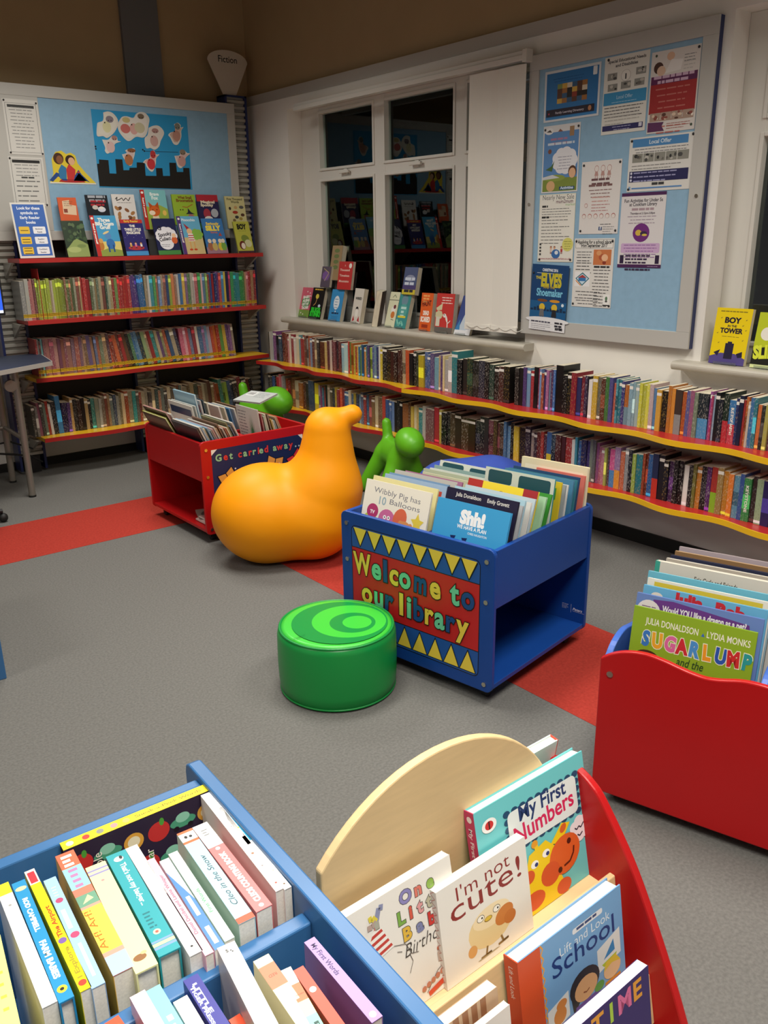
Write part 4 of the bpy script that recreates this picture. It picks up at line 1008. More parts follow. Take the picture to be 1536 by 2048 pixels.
def f_white(a, w, h):
    a.rect(0, 0, w, h, 'dcd8d4'); a.line([(.15*w, .86*h), (.25*w, .92*h), (.2*w, .82*h), (.35*w, .86*h), (.45*w, .9*h), (.5*w, .82*h), (.62*w, .9*h), (.72*w, .82*h), (.82*w, .92*h)], .005, '2a2422')
    a.lines(.2*w, .85*w, .76*h, .011, 1, '5a5450', align='C'); rn = random.Random(5)
    for i in range(9): a.ell(rn.uniform(.15, .85)*w, rn.uniform(.25, .66)*h, w*.11, w*.07, rn.choice(['8a5a3a', 'a8784a', 'c09a6a', '6a4630']), rn.uniform(0, 3))
def f_fox(a, w, h):
    a.rect(0, 0, w, h, '7ec0c4'); a.poly([(0, 0), (w, 0), (w, .52*h), (.7*w, .62*h), (.35*w, .55*h), (0, .62*h)], '9ab04a'); a.text('Brave', .55*w, .86*h, .030, 'eaf4f0', bold=.04); a.text('Fox', .55*w, .76*h, .032, 'eaf4f0', bold=.04)
    a.ell(.48*w, .22*h, .14*w, .2*h, 'e8d8b8'); a.ell(.46*w, .47*h, .22*w, .14*h, 'd0642a'); a.poly([(.28*w, .52*h), (.26*w, .7*h), (.42*w, .6*h)], 'b85020'); a.poly([(.5*w, .6*h), (.64*w, .7*h), (.66*w, .52*h)], 'b85020'); a.ell(.36*w, .42*h, .12*w, .06*h, 'f0dcc0'); a.dots([(.4*w, .5*h), (.56*w, .5*h)], .004, '201810'); a.ell(.85*w, .42*h, .08*w, .07*h, 'e8c060')
def f_witch(a, w, h):
    a.rect(0, 0, w, h, '98b83a'); a.text('What Small', .55*w, .86*h, .026, '7a4a24', bold=.05, fit=.6*w); a.text('Broomstick', .55*w, .76*h, .028, '7a4a24', bold=.05, fit=.76*w)
    a.line([(.4*w, .60*h), (.6*w, .58*h), (.85*w, .68*h)], .006, 'a8622a'); a.poly([(.5*w, .36*h), (.9*w, .36*h), (.74*w, .42*h), (.62*w, .56*h), (.6*w, .42*h)], '2a2a3a'); a.ell(.72*w, .28*h, .13*w, .08*h, 'b06a6a'); a.dots([(.3*w, .5*h), (.4*w, .5*h)], .005, '2a2a20')
def f_party(a, w, h):
    a.rect(0, 0, w, h, '2c2a50'); a.rect(0, .80*h, w, h, 'b02c3a'); a.text('Magical', .5*w, .75*h, .026, 'e8dcc0', bold=.05, fit=.66*w); a.text('Spooky', .45*w, .66*h, .026, 'e8dcc0', bold=.05, fit=.6*w)
    a.ell(.4*w, .44*h, .17*w, .15*h, 'a83a48'); a.ell(.76*w, .46*h, .17*w, .13*h, 'b0b4bc'); a.ell(.45*w, .28*h, .2*w, .09*h, 'e8e0d8'); a.rect(0, 0, w, .16*h, '5a9a48')
def f_words(a, w, h):
    a.rect(0, 0, w, h, 'd0c890'); a.text('First Thousand', .5*w, .88*h, .022, '4a4a30', bold=.03, fit=.8*w); a.text('Words', .5*w, .79*h, .024, '4a4a30', bold=.03)
    for x, y, c, rx_ in ((.2, .62, '3a2a28', .06), (.5, .65, 'c8a068', .09), (.8, .66, '5a5a58', .12), (.45, .5, 'a83a28', .14), (.82, .42, '5a3a28', .1), (.5, .35, '3a3a38', .1), (.7, .3, 'a89040', .09), (.35, .25, '806a40', .08)): a.ell(x*w, y*h, rx_*w, .05*h, c)
def band(txt, col):
    def fn(a, w, h): a.rect(0, 0, .16*w, h, col); a.text(txt, .055*w, .55*h, .016, 'f0ece4', rot=-PI/2, bold=.05, fit=.5*h); a.ell(.08*w, .93*h, .05*w, .03*h, 'f0ece4')
    return fn
def comb(f, g):
    def fn(a, w, h): f(a, w, h); g(a, w, h)
    return fn
TOPB = [ # name words, bottom-left px, bottom-right px, top row px, plane y, z or None, thickness, art, base colour
    ('dark green forest cover picture book at the front left of the top shelf', (137, 512), (181, 510), 441.5, 5.84, 0, .008, f_forest, '3a4a38'),
    ('blue Three Billy Goats Gruff book with red spine band on the top shelf', (196, 510), (247, 507), 431, 5.84, 0, .009, comb(f_goat, band('Read it yourself', 'b8302c')), '4a9cc8'),
    ('purple Three Little Magicians early reader on the top shelf', (254, 507), (298, 505), 439, 5.84, 0, .008, f_three, '34306e'),
    ('navy book with big white ghostly cloud cover on the top shelf', (318, 505), (363, 504), 437, 5.84, 0, .008, f_spooky, '262a50'),
    ('Pinocchio book with purple spine band on the top shelf', (368, 504), (412, 503.6), 432.5, 5.84, 0, .009, comb(f_puppet, band('Read it yourself', '5a3a78')), '6ab0d0'),
    ('blue Seriously Silly Stories book on the top shelf', (416, 503.6), (457, 503), 437, 5.84, 0, .008, f_silly, '3f78b4'),
    ('olive yellow BOY book at the right front of the top shelf', (478, 503), (509, 502), 443, 5.84, 0, .012, f_boy, 'b8b848'),
    ('orange covered book at the back left of the top shelf', (123, 446), (160, 445), 395, 5.95, 1, .010, f_orange, 'd0603a'),
    ('black covered book standing behind the Billy Goats book', (178, 440), (222, 439), 390, 5.95, 1, .010, f_dark, '23262c'),
    ('white covered book with brown animals behind the Magicians book', (234, 460), (279, 459), 388.7, 5.95, 1, .010, f_white, 'dcd8d4'),
    ('pale teal Brave Fox book with red spine band on the top shelf', (292, 459), (342, 458), 380, 5.95, 1, .011, comb(f_fox, band('Read it yourself', 'b8302c')), '7ec0c4'),
    ('lime green Broomstick book behind the Pinocchio book', (352, 450), (398, 450), 389, 5.95, 1, .012, f_witch, '98b83a'),
    ('red and navy Magical Spooky book behind the Silly Stories book', (402, 457), (444, 457), 389.5, 5.95, 1, .010, f_party, '2c2a50'),
    ('cream First Thousand Words book at the back right of the top shelf', (458, 457), (496, 456), 392.7, 5.95, 1, .014, f_words, 'd0c890')]
for lab, bl, br_, pt, yp, up, t, fn, col in TOPB:
    A = onY(*bl, yp); B_ = onY(*br_, yp); w_ = B_[0]-A[0]; z = SH[0]+.003 if not up else (A[2]+B_[2])/2
    P = ((A[0]+B_[0])/2, yp, z); tl = 17 if not up else 10
    hh_ = toph(P, pt, 0, tl)
    cover_book('picture_book', lab, 'books on the top back shelf', w_, hh_, t, col, pose(P, 0, tl), fn, None, hard=False, scol=shade(col, .8))
    if up:
        e = MB(); x = (A[0]+B_[0])/2; q = w_*.4; zb = SH[0]
        e.box((x-q, yp-.012, z-.004), (x+q, yp+.045, z-.001)); e.prism([(yp+.02-0, zb), (yp+.024, zb), (yp+.024, z-.001), (yp+.02, z-.001)], 'x', x-q, x+q); e.box((x-q, yp-.05, zb), (x+q, yp+.09, zb+.003))
        e.prism([(yp+.045, z-.004), (yp+.048, z-.004), (yp+.068, z+.13), (yp+.065, z+.13)], 'x', x-q, x+q)
        o = e.build('display_riser', M_ACRYL); tag(o, 'clear acrylic riser under the '+' '.join(lab.split(' ')[:3])+' book', 'book stand', 'acrylic risers on the top shelf')
# key card sign
A = onY(41, 516, 5.845); B_ = onY(110, 513, 5.845); P = ((A[0]+B_[0])/2, 5.845, SH[0]+.003); hh_ = toph(P, 405.5, 0, 12); w_ = B_[0]-A[0]
sg = MB().box((-w_/2, 0, 0), (w_/2, .004, hh_)).build('reading_key_sign', M_UPVC, None, pose(P, 0, 12)); tag(sg, 'blue sign explaining Early Reader symbols, standing at the left of the top shelf', 'sign')
a = Art(); w, h = w_, hh_
a.rect(.05*w, .04*h, .95*w, .97*h, '3a64b0')
for k, s_ in enumerate(('Look for these', 'symbols on', 'Early Reader', 'books')): a.text(s_, .5*w, (.88-.085*k)*h, .024, 'e8ecf4', bold=.03)
for k, s_ in enumerate((('Beginner', 'Reads'), ('Reading', 'Alone'), ('Confident', 'Reader'))):
    y = (.47-.185*k)*h; a.rr(.12*w, y-.03*h, .42*w, y+.10*h, .006, 'e0b838'); a.rr(.52*w, y-.03*h, .88*w, y+.10*h, .006, 'e6e6ea')
    for q in range(k+1): a.rect(.16*w, y+(.03+.025*(q*2-k))*h-.002, .38*w, y+(.03+.025*(q*2-k))*h+.002, '2a2418')
    a.text(s_[0], .70*w, y+.045*h, .013, '2a3050', bold=.02); a.text(s_[1], .70*w, y-.01*h, .013, '2a3050', bold=.02)
a.build('sign_print', sg, frame4((-w/2, -.0002, 0), (1, 0, 0), (0, 0, 1)), M_POSTER)

# ---- books on the window sills
def f_bugs(a, w, h):
    a.rect(0, 0, w, h, '18181a'); a.lines(.15*w, .85*w, .92*h, .014, 1, 'd8b040', h=.7, align='C'); a.ell(.45*w, .72*h, .13*w, .08*h, 'd8c850'); a.line([(.45*w, .66*h), (.4*w, .5*h), (.25*w, .42*h)], .006, 'd0a060'); a.text('BUGS', .5*w, .22*h, .045, '2fd038', bold=.07, fit=.74*w); a.text('STINK!', .5*w, .08*h, .05, '2fd038', bold=.07, fit=.86*w); a.ell(.72*w, .42*h, .1*w, .05*h, 'c8d8e8')
def f_aliens(a, w, h):
    a.rect(0, 0, w, h, 'c85a70'); a.rect(0, 0, w, .25*h, '7a9a48'); puff(a, .5*w, .5*h, .3*w, '3a8a48')
    for k, s_ in enumerate(('BABY', 'ALIENS', 'GOT MY', 'TEACHER!')): a.text(s_, .5*w, (.64-.12*k)*h, .028, 'f0f0e8', bold=.06, rot=.1, fit=.62*w)
    a.dots([(.5*w, .86*h), (.75*w, .82*h), (.85*w, .72*h), (.2*w, .14*h), (.4*w, .1*h)], .006, 'f0e8e0')
def f_purple(a, w, h): a.rect(0, 0, w, h, '5a5060'); puff(a, .5*w, .55*h, .3*w, '7a5a9a'); a.line([(.2*w, .9*h), (.8*w, .7*h), (.4*w, .3*h)], .006, 'b8a878')
def f_tan(a, w, h): a.rect(0, 0, w, h, '9a8260'); [a.ell(.5*w, (.85-.16*k)*h, .25*w, .06*h, '6a7a4a') for k in range(4)]
def f_mount(a, w, h):
    a.rect(0, 0, w, h, 'bc3434'); a.ell(.82*w, .85*h, .1*w, .09*h, 'ece8e0'); a.text('A', .45*w, .82*h, .02, 'e8c8b8')
    for k, s_ in enumerate(('Thousand', 'Timeless', 'Mountains')): a.text(s_, .45*w, (.66-.2*k)*h, .022, 'ecd0c4', bold=.02, fit=.7*w)
def f_oval(a, w, h): a.rect(0, 0, w, h, '3a8ec8'); a.ell(.5*w, .58*h, .24*w, .22*h, 'dfe6ec'); a.lines(.34*w, .66*w, .68*h, .02, 5, '5a88b0', align='C'); a.dots([(.5*w, .3*h)], .006, 'e8ecf0'); a.lines(.2*w, .8*w, .22*h, .016, 1, '203050', h=.7, align='C'); a.lines(.2*w, .8*w, .14*h, .008, 3, '2a5a88', align='C')
def f_wimp(a, w, h): a.rect(0, 0, w, h, 'd8d2c8'); a.text('WIRED', .5*w, .68*h, .024, '2a2a2a', bold=.05, fit=.7*w); a.ell(.5*w, .42*h, .14*w, .06*h, '1f1a1c'); a.ell(.5*w, .3*h, .16*w, .12*h, 'ece8e0'); a.poly([(.1*w, .04*h), (.35*w, .08*h), (.2*w, .22*h)], 'b03038'); a.poly([(.9*w, .04*h), (.65*w, .08*h), (.8*w, .22*h)], 'b03038')
def f_brown(a, w, h): a.rect(0, 0, w, h, '5a4030'); a.rect(.1*w, .3*h, .9*w, .7*h, '7a5a40')
def f_duck(a, w, h): a.rect(0, 0, w, h, 'd8d8b8'); a.line([(.3*w, .84*h), (.5*w, .92*h), (.7*w, .84*h)], .004, '4a5a38'); a.line([(0, .77*h), (w, .77*h)], .004, '4a4a40'); a.ell(.6*w, .5*h, .22*w, .09*h, 'e8e4dc'); a.ell(.7*w, .58*h, .13*w, .06*h, '6a3038'); a.ell(.62*w, .35*h, .2*w, .1*h, 'c87838'); a.line([(.5*w, .22*h), (.8*w, .2*h)], .004, '5a4a30')
def f_navyy(a, w, h): a.rect(0, 0, w, h, '4a5478'); a.ell(.5*w, .6*h, .35*w, .12*h, '8a90a8'); a.lines(.12*w, .9*w, .52*h, .03, 2, 'c8d0e0', h=.6); a.rect(0, 0, w, .18*h, 'c8b838'); a.lines(.15*w, .85*w, .08*h, .024, 1, '2a2a30', h=.7); a.rect(0, .18*h, w, .34*h, '4a4070')
def f_tealm(a, w, h): a.rect(0, 0, w, h, '3a8a88'); a.ell(.5*w, .8*h, .28*w, .16*h, '6a8a98'); a.ell(.5*w, .5*h, .36*w, .2*h, '52a098'); a.lines(.28*w, .75*w, .55*h, .026, 3, 'b8dcd4', h=.6, align='C'); a.rr(.12*w, .30*h, .82*w, .36*h, .006, 'd8c838'); a.line([(.1*w, .25*h), (.3*w, .08*h), (.5*w, .2*h), (.7*w, .08*h)], .016, '7ac0b0')
def f_haunt(a, w, h):
    a.rect(0, 0, w, h, 'dd6024'); a.lines(.15*w, .7*w, .90*h, .018, 3, 'f0a860', h=.6); a.text('HAUNT', .5*w, .66*h, .045, '5a1a14', bold=.04, rot=.1, fit=.78*w); a.text('DEAD', .5*w, .42*h, .036, 'f6ece0', bold=.06, fit=.5*w); a.text('SCARED', .48*w, .24*h, .044, 'f6ece0', bold=.06, fit=.8*w); a.text('', .5*w, .06*h, .02, '8a2a14'); a.lines(.2*w, .75*w, .08*h, .03, 1, '9a3418', h=.7, align='C')
def f_dog(a, w, h):
    a.rect(0, 0, w, h, 'c83a34'); a.rect(0, 0, w, .14*h, '6a625c'); a.lines(.28*w, .9*w, .88*h, .016, 3, 'f0d8d0', h=.35, align='C'); a.poly([(.02*w, .62*h), (.36*w, .75*h), (.34*w, .58*h), (.06*w, .56*h)], 'd8d0a8')
    puff(a, .2*w, .45*h, .16*w, 'd0c8a0', 7); a.rect(.04*w, .16*h, .26*w, .4*h, 'd8d4c0'); a.ell(.64*w, .36*h, .05*w, .10*h, 'ece8e0', .4); a.ell(.52*w, .44*h, .09*w, .05*h, 'ece8e0'); a.line([(.7*w, .28*h), (.72*w, .14*h)], .008, 'ece8e0'); a.line([(.74*w, .25*h), (.86*w, .32*h)], .005, 'ece8e0'); a.dots([(.5*w, .46*h)], .004, '201a18')
def f_snow(a, w, h): a.rect(0, 0, w, h, '3a4a88'); a.poly([(0, 0), (w, 0), (w, .16*h), (0, .12*h)], 'e4e4e8'); a.poly([(.2*w, .12*h), (.5*w, .7*h), (.7*w, .12*h)], 'c0ccd8'); a.poly([(0, .12*h), (.2*w, .4*h), (.3*w, .12*h)], '3a80b8')
XS = 3.655
SILL = [ # label, BL px, BR px, top px, plane x, thickness, art, colour, heading, tilt
    ('pink and green Aliens paperback at the left end of the window sill', (596, 634.7), (617, 634), 575, XS+.02, .018, f_aliens, 'c85a70', -90, 16),
    ('black BUGS STINK paperback second from the left on the window sill', (616, 636), (640, 638.5), 575.5, XS, .030, f_bugs, '18181a', -90, 16),
    ('blue paperback with a pale oval on the window sill', (655.6, 640.6), (679, 642), 579, XS, .034, f_oval, '3a8ec8', -90, 14),
    ('white WIRED paperback turned edgeways on the window sill', (702.5, 643), (717, 646), 577, XS, .032, f_wimp, 'd8d2c8', -98, 12),
    ('brown paperback turned to show its pages on the window sill', (739, 649), (745, 650), 580, XS, .040, f_brown, '5a4030', -140, 10),
    ('cream paperback with a duck on the window sill', (769, 649), (787, 651), 584, XS, .020, f_duck, 'd8d8b8', -90, 16),
    ('teal paperback with a yellow banner on the window sill', (788, 653), (810, 653.6), 587, XS-.01, .034, f_tealm, '3a8a88', -90, 16),
    ('orange DEAD SCARED paperback on the window sill', (837, 656.7), (860, 658.5), 586, XS, .036, f_haunt, 'dd6024', -90, 8),
    ('red paperback with a white dog on the window sill', (868, 660), (903, 662), 587, XS, .036, f_dog, 'c83a34', -90, 7),
    ('blue and white paperback half behind the blind on the window sill', (907, 663.5), (938, 666), 592, XS+.0, .02, f_snow, '3a4a88', -90, 20)]
for lab, bl, br_, pt, xp, t, fn, col, hd, tl in SILL:
    A = onX(*bl, xp); B_ = onX(*br_, xp); w_ = max(.10, A[1]-B_[1]); z = .978
    yc_ = (A[1]+B_[1])/2; P = (xp, yc_, z); hh_ = toph(P, pt, hd, tl)
    if hd == -140: w_ = .15; P = (xp-.0, yc_-.03, z)
    if hd == -98: w_ = .13
    cover_book('paperback', lab, 'paperbacks on the window sill', w_, hh_, t, col, pose(P, hd, tl), fn, None, hard=False, pages=M_PAGES, scol=shade(col, .7))
    stand(P, hd, tl, w_, hh_, 'clear acrylic stand holding the '+' '.join(lab.split(' ')[:4]), 'acrylic stands on the sill') if 'brown' not in lab else None
UPS = [('purple grey paperback raised behind the BUGS book on the sill', (640, 574), (658, 574), 533, 3.70, .022, f_purple, '5a5060', 12),
       ('thick tan paperback, the tallest at the left of the window sill', (657, 560), (677, 560), 491, 3.73, .040, f_tan, '9a8260', 12),
       ('red Mountains paperback raised behind the blue oval paperback', (673.5, 578), (701, 580), 523, 3.70, .022, f_mount, 'bc3434', 10),
       ('navy paperback with yellow foot raised behind the teal paperback', (803, 588), (829, 590), 534.5, 3.70, .036, f_navyy, '4a5478', 12)]
for lab, bl, br_, pt, xp, t, fn, col, tl in UPS:
    A = onX(*bl, xp); B_ = onX(*br_, xp); w_ = A[1]-B_[1]; z = (A[2]+B_[2])/2; P = (xp, (A[1]+B_[1])/2, z); hh_ = toph(P, pt, -90, tl)
    cover_book('paperback', lab, 'paperbacks on the window sill', w_, hh_, t, col, pose(P, -90, tl), fn, None, hard=False, pages=M_PAGES, scol=shade(col, .7))
    e = MB(); q = w_*.4; yv = P[1]
    e.box((xp-.006, yv-q, z-.004), (xp+.055, yv+q, z-.001)); e.box((xp+.03, yv-q, .976), (xp+.033, yv+q, z-.003)); e.box((xp-.02, yv-q, .976), (xp+.06, yv+q, .979)); e.prism([(xp+.052, z-.004), (xp+.055, z-.004), (xp+.08, z+.12), (xp+.077, z+.12)], 'y', yv-q, yv+q)
    tag(e.build('acrylic_stand', M_ACRYL), 'tall clear acrylic stand under the '+' '.join(lab.split(' ')[:4]), 'book stand', 'acrylic stands on the sill')
def f_tower(a, w, h):
    a.rect(0, 0, w, h, 'e8cc14'); a.text('BOY', .5*w, .74*h, .034, '201a30', bold=.05, fit=.46*w); a.text('IN THE', .5*w, .665*h, .014, '201a30', bold=.04); a.text('TOWER', .5*w, .56*h, .030, '201a30', bold=.05, fit=.64*w); a.lines(.25*w, .75*w, .49*h, .012, 1, '9a8a20', align='C'); a.lines(.1*w, .9*w, .93*h, .010, 1, '8a7a20', h=.5, align='C')
    a.poly([(0, 0), (w, 0), (w, .12*h), (.7*w, .2*h), (.3*w, .2*h), (0, .13*h)], '564a88'); a.rect(.40*w, .1*h, .64*w, .38*h, '28243c'); a.rect(.46*w, .38*h, .58*w, .41*h, '28243c')
    a.poly([(.1*w, .2*h), (.28*w, .26*h), (.22*w, .14*h)], '28243c'); a.poly([(.74*w, .2*h), (.9*w, .25*h), (.92*w, .15*h), (.8*w, .13*h)], '28243c')
    for x, y in ((.15, .82), (.85, .8), (.1, .55), (.88, .62), (.18, .38), (.84, .44), (.78, .7)): a.poly([(x*w, y*h), ((x+.05)*w, (y+.015)*h), ((x+.01)*w, (y-.012)*h)], '28243c')
def f_slime(a, w, h):
    a.rect(0, 0, w, h, 'b8c428'); a.poly([(0, .34*h), (w, .46*h), (w, 0), (0, 0)], '1e1e18'); a.text('SLIME', .5*w, .20*h, .075, 'd8e040', bold=.06, rot=.12, fit=.92*w); a.ell(.35*w, .62*h, .2*w, .12*h, 'e8e4d8'); a.rect(0, 0, w, .06*h, 'd8e0a0')
for lab, bl, br_, pt, t, fn, col, tl in (('bright yellow BOY IN THE TOWER book on the right window sill', (1417, 717), (1487.6, 720), 616.5, .022, f_tower, 'e8cc14', 8), ('lime and black SLIME book cut off at the right edge', (1500, 720), (1565, 723), 626, .022, f_slime, 'b8c428', 10)):
    A = onX(*bl, XS-.02); B_ = onX(*br_, XS-.02); w_ = A[1]-B_[1]; P = (XS-.02, (A[1]+B_[1])/2, .978); hh_ = toph(P, pt, -90, tl)
    cover_book('paperback', lab, 'paperbacks on the right window sill', w_, hh_, t, col, pose(P, -90, tl), fn, None, hard=False, pages=M_PAGES, scol=shade(col, .8))
    stand(P, -90, tl, w_, hh_, 'clear acrylic stand holding the '+' '.join(lab.split(' ')[:4]), 'acrylic stands on the sill')

# ------------------------------------------------------------------ books in the boxes
_rk = random.Random(5)
def f_pig(a, w, h):
    a.rect(0, 0, w, h, 'ece6d6'); a.text('Wibbly Pig has', .50*w, .85*h, .030, '7c7c84', bold=.0, rot=-.03, fit=.72*w); a.text('10', .30*w, .73*h, .042, '9ab0b8', bold=.02); a.text('Balloons', .64*w, .75*h, .028, '7c7c84', rot=-.03, fit=.46*w)
    a.ell(.15*w, 0.51*h, .11*w, .10*h, 'b8c84a'); a.ell(.17*w, 0.63*h, .09*w, .09*h, 'b03a6a'); a.text('TV', .17*w, 0.60*h, .018, 'f0e8e8', bold=.05); a.ell(.40*w, 0.57*h, .125*w, .12*h, 'c86a98'); a.dots([(.37*w, .59*h), (.43*w, .59*h)], .008, 'f4f0f0'); a.dots([(.37*w, .59*h), (.43*w, .59*h)], .003, '2a1a20')
    a.ell(.60*w, 0.61*h, .10*w, .13*h, 'd86a4a', -.3); a.ell(.52*w, 0.47*h, .09*w, .06*h, '7ac8d0'); a.ell(.68*w, 0.50*h, .12*w, .10*h, 'd89058'); a.ell(.62*w, 0.57*h, .03*w, .03*h, 'd89058'); a.ell(.77*w, 0.56*h, .03*w, .03*h, 'd89058')
    a.poly([(.86*w+.10*w*(1 if k % 2 == 0 else .5)*math.sin(2*PI*k/10), .61*h+.12*h*(1 if k % 2 == 0 else .5)*math.cos(2*PI*k/10)) for k in range(10)], 'e0c84a')
def f_shh(a, w, h):
    a.rect(0, 0, w, h, '3f9ed2'); a.text('Shh!', .52*w, .77*h, .062, 'f2f4f4', bold=.07, fit=.34*w); a.text('WE HAVE A PLAN', .53*w, .705*h, .018, 'f2f4f4', bold=.03, fit=.40*w); a.text('CHRIS HAUGHTON', .62*w, .655*h, .011, 'e0ecf2', bold=.02, fit=.26*w)
    for x in (.30, .46): a.poly([(x*w-.018, .50*h), (x*w+.018, .50*h), (x*w+.008, .57*h), (x*w+.012, .61*h), (x*w-.012, .60*h), (x*w-.006, .56*h)], '1c2a5a')
def f_jd(a, w, h): a.rect(0, 0, w, h, '221f38'); a.text('Julia Donaldson', .32*w, .925*h, .020, 'e8e4dc', bold=.01, fit=.36*w); a.text('Emily Gravett', .74*w, .925*h, .020, 'e8e4dc', bold=.01, fit=.30*w); a.rr(.5*w, .3*h, .97*w, .66*h, .01, '3a4448')
def f_face(a, w, h): a.rect(0, 0, w, h, 'd8766a'); a.ell(.5*w, .66*h, .14*w, .06*h, 'e8dcb0'); a.line([(.7*w, .76*h), (.85*w, .80*h)], .002, 'b04a48'); a.ell(.78*w, .92*h, .04*w, .03*h, 'e8c8b8')
def f_pine(a, w, h):
    a.rect(0, 0, w, h, 'c8c6c0'); a.lines(.06*w, .46*w, .90*h, .018, 12, '77757a', h=.3)
    for k in range(9): a.poly([(.62*w, .40*h), (.66*w, .40*h), ((.64+.16*math.sin((k-4)*.33))*w, (.50+.40*math.cos((k-4)*.30))*h)], '3a8a5a' if k % 2 else '2a7048')
    a.ell(.64*w, .22*h, .14*w, .22*h, 'c8a068')
def f_strip(c0, c1, v0=.80, v1=.93):
    def fn(a, w, h): a.rect(0, .0, w, h, c0); a.rect(.06*w, v0*h, .94*w, v1*h, c1)
    return fn
def f_zig(a, w, h): a.rect(0, 0, w, h, 'e0c83a'); a.line([(.1*w, .9*h), (.3*w, .86*h), (.5*w, .92*h), (.7*w, .84*h), (.9*w, .95*h)], .006, '8a6a1a'); a.rect(0, .8*h, .22*w, h, 'a8322c'); a.rect(.8*w, .7*h, w, h, '9a2c30')
def f_pool(a, w, h): a.rect(0, 0, w, h, 'd0d4c8'); a.rr(.05*w, .84*h, .4*w, .98*h, .01, '2a5058'); a.rr(.5*w, .82*h, .95*w, .97*h, .01, '28505a')
def f_plain(c):
    def fn(a, w, h): a.rect(0, 0, w, h, c)
    return fn
MBX = Matrix.Translation((1.874, 1.768, 0)) @ Matrix.Rotation(R(9.6), 4, 'Z')
# order front to back inside each quarter: label, colour, art, w, h, t
def quarter(base, x0, y0, heading, step, tilt, items, group, z0, dtilt=0.0):
    """x0/y0 in box space: where the first cover stands; step = (dx, dy) per book"""
    for k, it in enumerate(items):
        lab, col, fn, w_, h_, t = it[:6]; dy = it[6] if len(it) > 6 else 0.0; sc = it[7] if len(it) > 7 else None
        hd = R(heading); lx, ly = -math.sin(hd), math.cos(hd)      # direction the cover leans towards
        side = (math.cos(hd)*dy, math.sin(hd)*dy)
        p = (x0+step[0]*k+side[0], y0+step[1]*k+side[1], z0)
        cover_book('picture_book', lab, group, w_, h_, t, col, base @ pose(p, heading, tilt+dtilt*k), fn, spine=None, hard=True, scol=sc or shade(col, .8))
G_BLUE = 'picture books in the blue box'
W_, H_ = .312, .30
quarter(MBX, .040, .5185, -90, (.034, 0), 16, [
    ('white Wibbly Pig has 10 Balloons book at the front of the blue box', 'ece6d6', f_pig, .316, .312, .008),
    ('cream edged book directly behind the Wibbly Pig book', 'e4dca8', f_plain('e0d8a0'), .314, .318, .007, -.002),
    ('pale blue book with a red strip, third behind the Wibbly Pig book', '9ab4d0', f_strip('9ab4d0', 'b8483c'), .30, .322, .008, .015),
    ('slate blue book, fourth in the front left of the blue box', '6a8cae', f_strip('7a9aba', '5a80a8'), .29, .318, .008, .0),
    ('white edged grey book, fifth in the front left of the blue box', 'd8d6d0', f_plain('b8b4ac'), .30, .322, .007, .0),
    ('mauve book at the back of the front left quarter', 'a06a8a', f_plain('a06a8a'), .28, .315, .007, .012)], G_BLUE, .377, .8)
quarter(MBX, .040, .180, -90, (.0275, 0), 17, [
    ('bright blue Shh! WE HAVE A PLAN book at the front of the blue box', '3f9ed2', f_shh, .308, .305, .010, 0, '2f86ba'),
    ('navy Julia Donaldson Emily Gravett book behind the Shh! book', '221f38', f_jd, .300, .338, .009, .006),
    ('silver grey book second behind the Shh! book', 'a8acb0', f_plain('b8bcc0'), .300, .318, .007, .008),
    ('pale sky blue book third behind the Shh! book', 'a8cad8', f_strip('a8cad8', 'c0dce4'), .300, .328, .009, -.004),
    ('white book fourth behind the Shh! book', 'dedcd6', f_plain('d4d2cc'), .290, .316, .008, .008),
    ('pale blue grey book fifth behind the Shh! book', 'b4c4cc', f_plain('b4c4cc'), .300, .322, .007, .0),
    ('yellow and red book with a wavy line in the blue box', 'e0c83a', f_zig, .300, .340, .009, -.012),
    ('pale green book at the back of the front right quarter', '9cc4a0', f_plain('9cc4a0'), .296, .318, .009, .010),
    ('dark green book behind the pale green book in the blue box', '3a8a34', f_plain('3a8a34'), .300, .322, .008, .010)], G_BLUE, .377, .6)
quarter(MBX, .372, .5185, -90, (.034, 0), 12, [
    ('cream edged book in the back left quarter, frontmost', 'd8d4b4', f_plain('c8c8a8'), .30, .272, .007, .02),
    ('pale grey green book in the back left quarter, second', 'b8c0a8', f_plain('b0b8a0'), .31, .276, .007, .0),
    ('white book with a small red mark in the back left quarter', 'dcdcd4', f_strip('d0d4cc', 'c8ccc4'), .31, .272, .006, .005),
    ('grey teal book in the back left quarter, fourth', '8aa4a0', f_plain('8aa4a0'), .31, .276, .007, .0),
    ('tallest pale book at the back left of the blue box', 'c8ccc0', f_pool, .31, .290, .006, .0),
    ('white backed book at the very back left of the blue box', 'e0dcd4', f_plain('d8d4cc'), .29, .28, .006, .0)], G_BLUE, .377, .5)
quarter(MBX, .372, .178, -90, (.0245, 0), 10, [
    ('teal and white book in the back right quarter, frontmost', '3a98a0', f_pool, .30, .345, .008, -.012),
    ('yellow and green book in the back right quarter, second', 'd8c030', f_strip('d8c030', '4a9a3a'), .30, .330, .008, .002),
    ('grey book in the back right quarter, third', '9aa4a8', f_plain('9aa4a8'), .30, .316, .007, .006),
    ('white book in the back right quarter, fourth', 'd8d8d4', f_plain('d8d8d4'), .29, .310, .007, .006),
    ('steel blue book in the back right quarter, fifth', '4a80a0', f_plain('4a80a0'), .30, .322, .009, .008),
    ('teal edged book in the back right quarter, sixth', '3a7a88', f_plain('3a7a88'), .30, .318, .007, .008),
    ('dark blue book in front of the pink faced book', '2a4a70', f_plain('2a4a70'), .29, .322, .007, .008)], G_BLUE, .377, .3)
cover_book('picture_book', 'salmon pink book with a cream oval face at the back of the blue box', G_BLUE, .21, .318, .009, 'd8766a', MBX @ pose((.572, .125, .377), -90, 8), f_face)
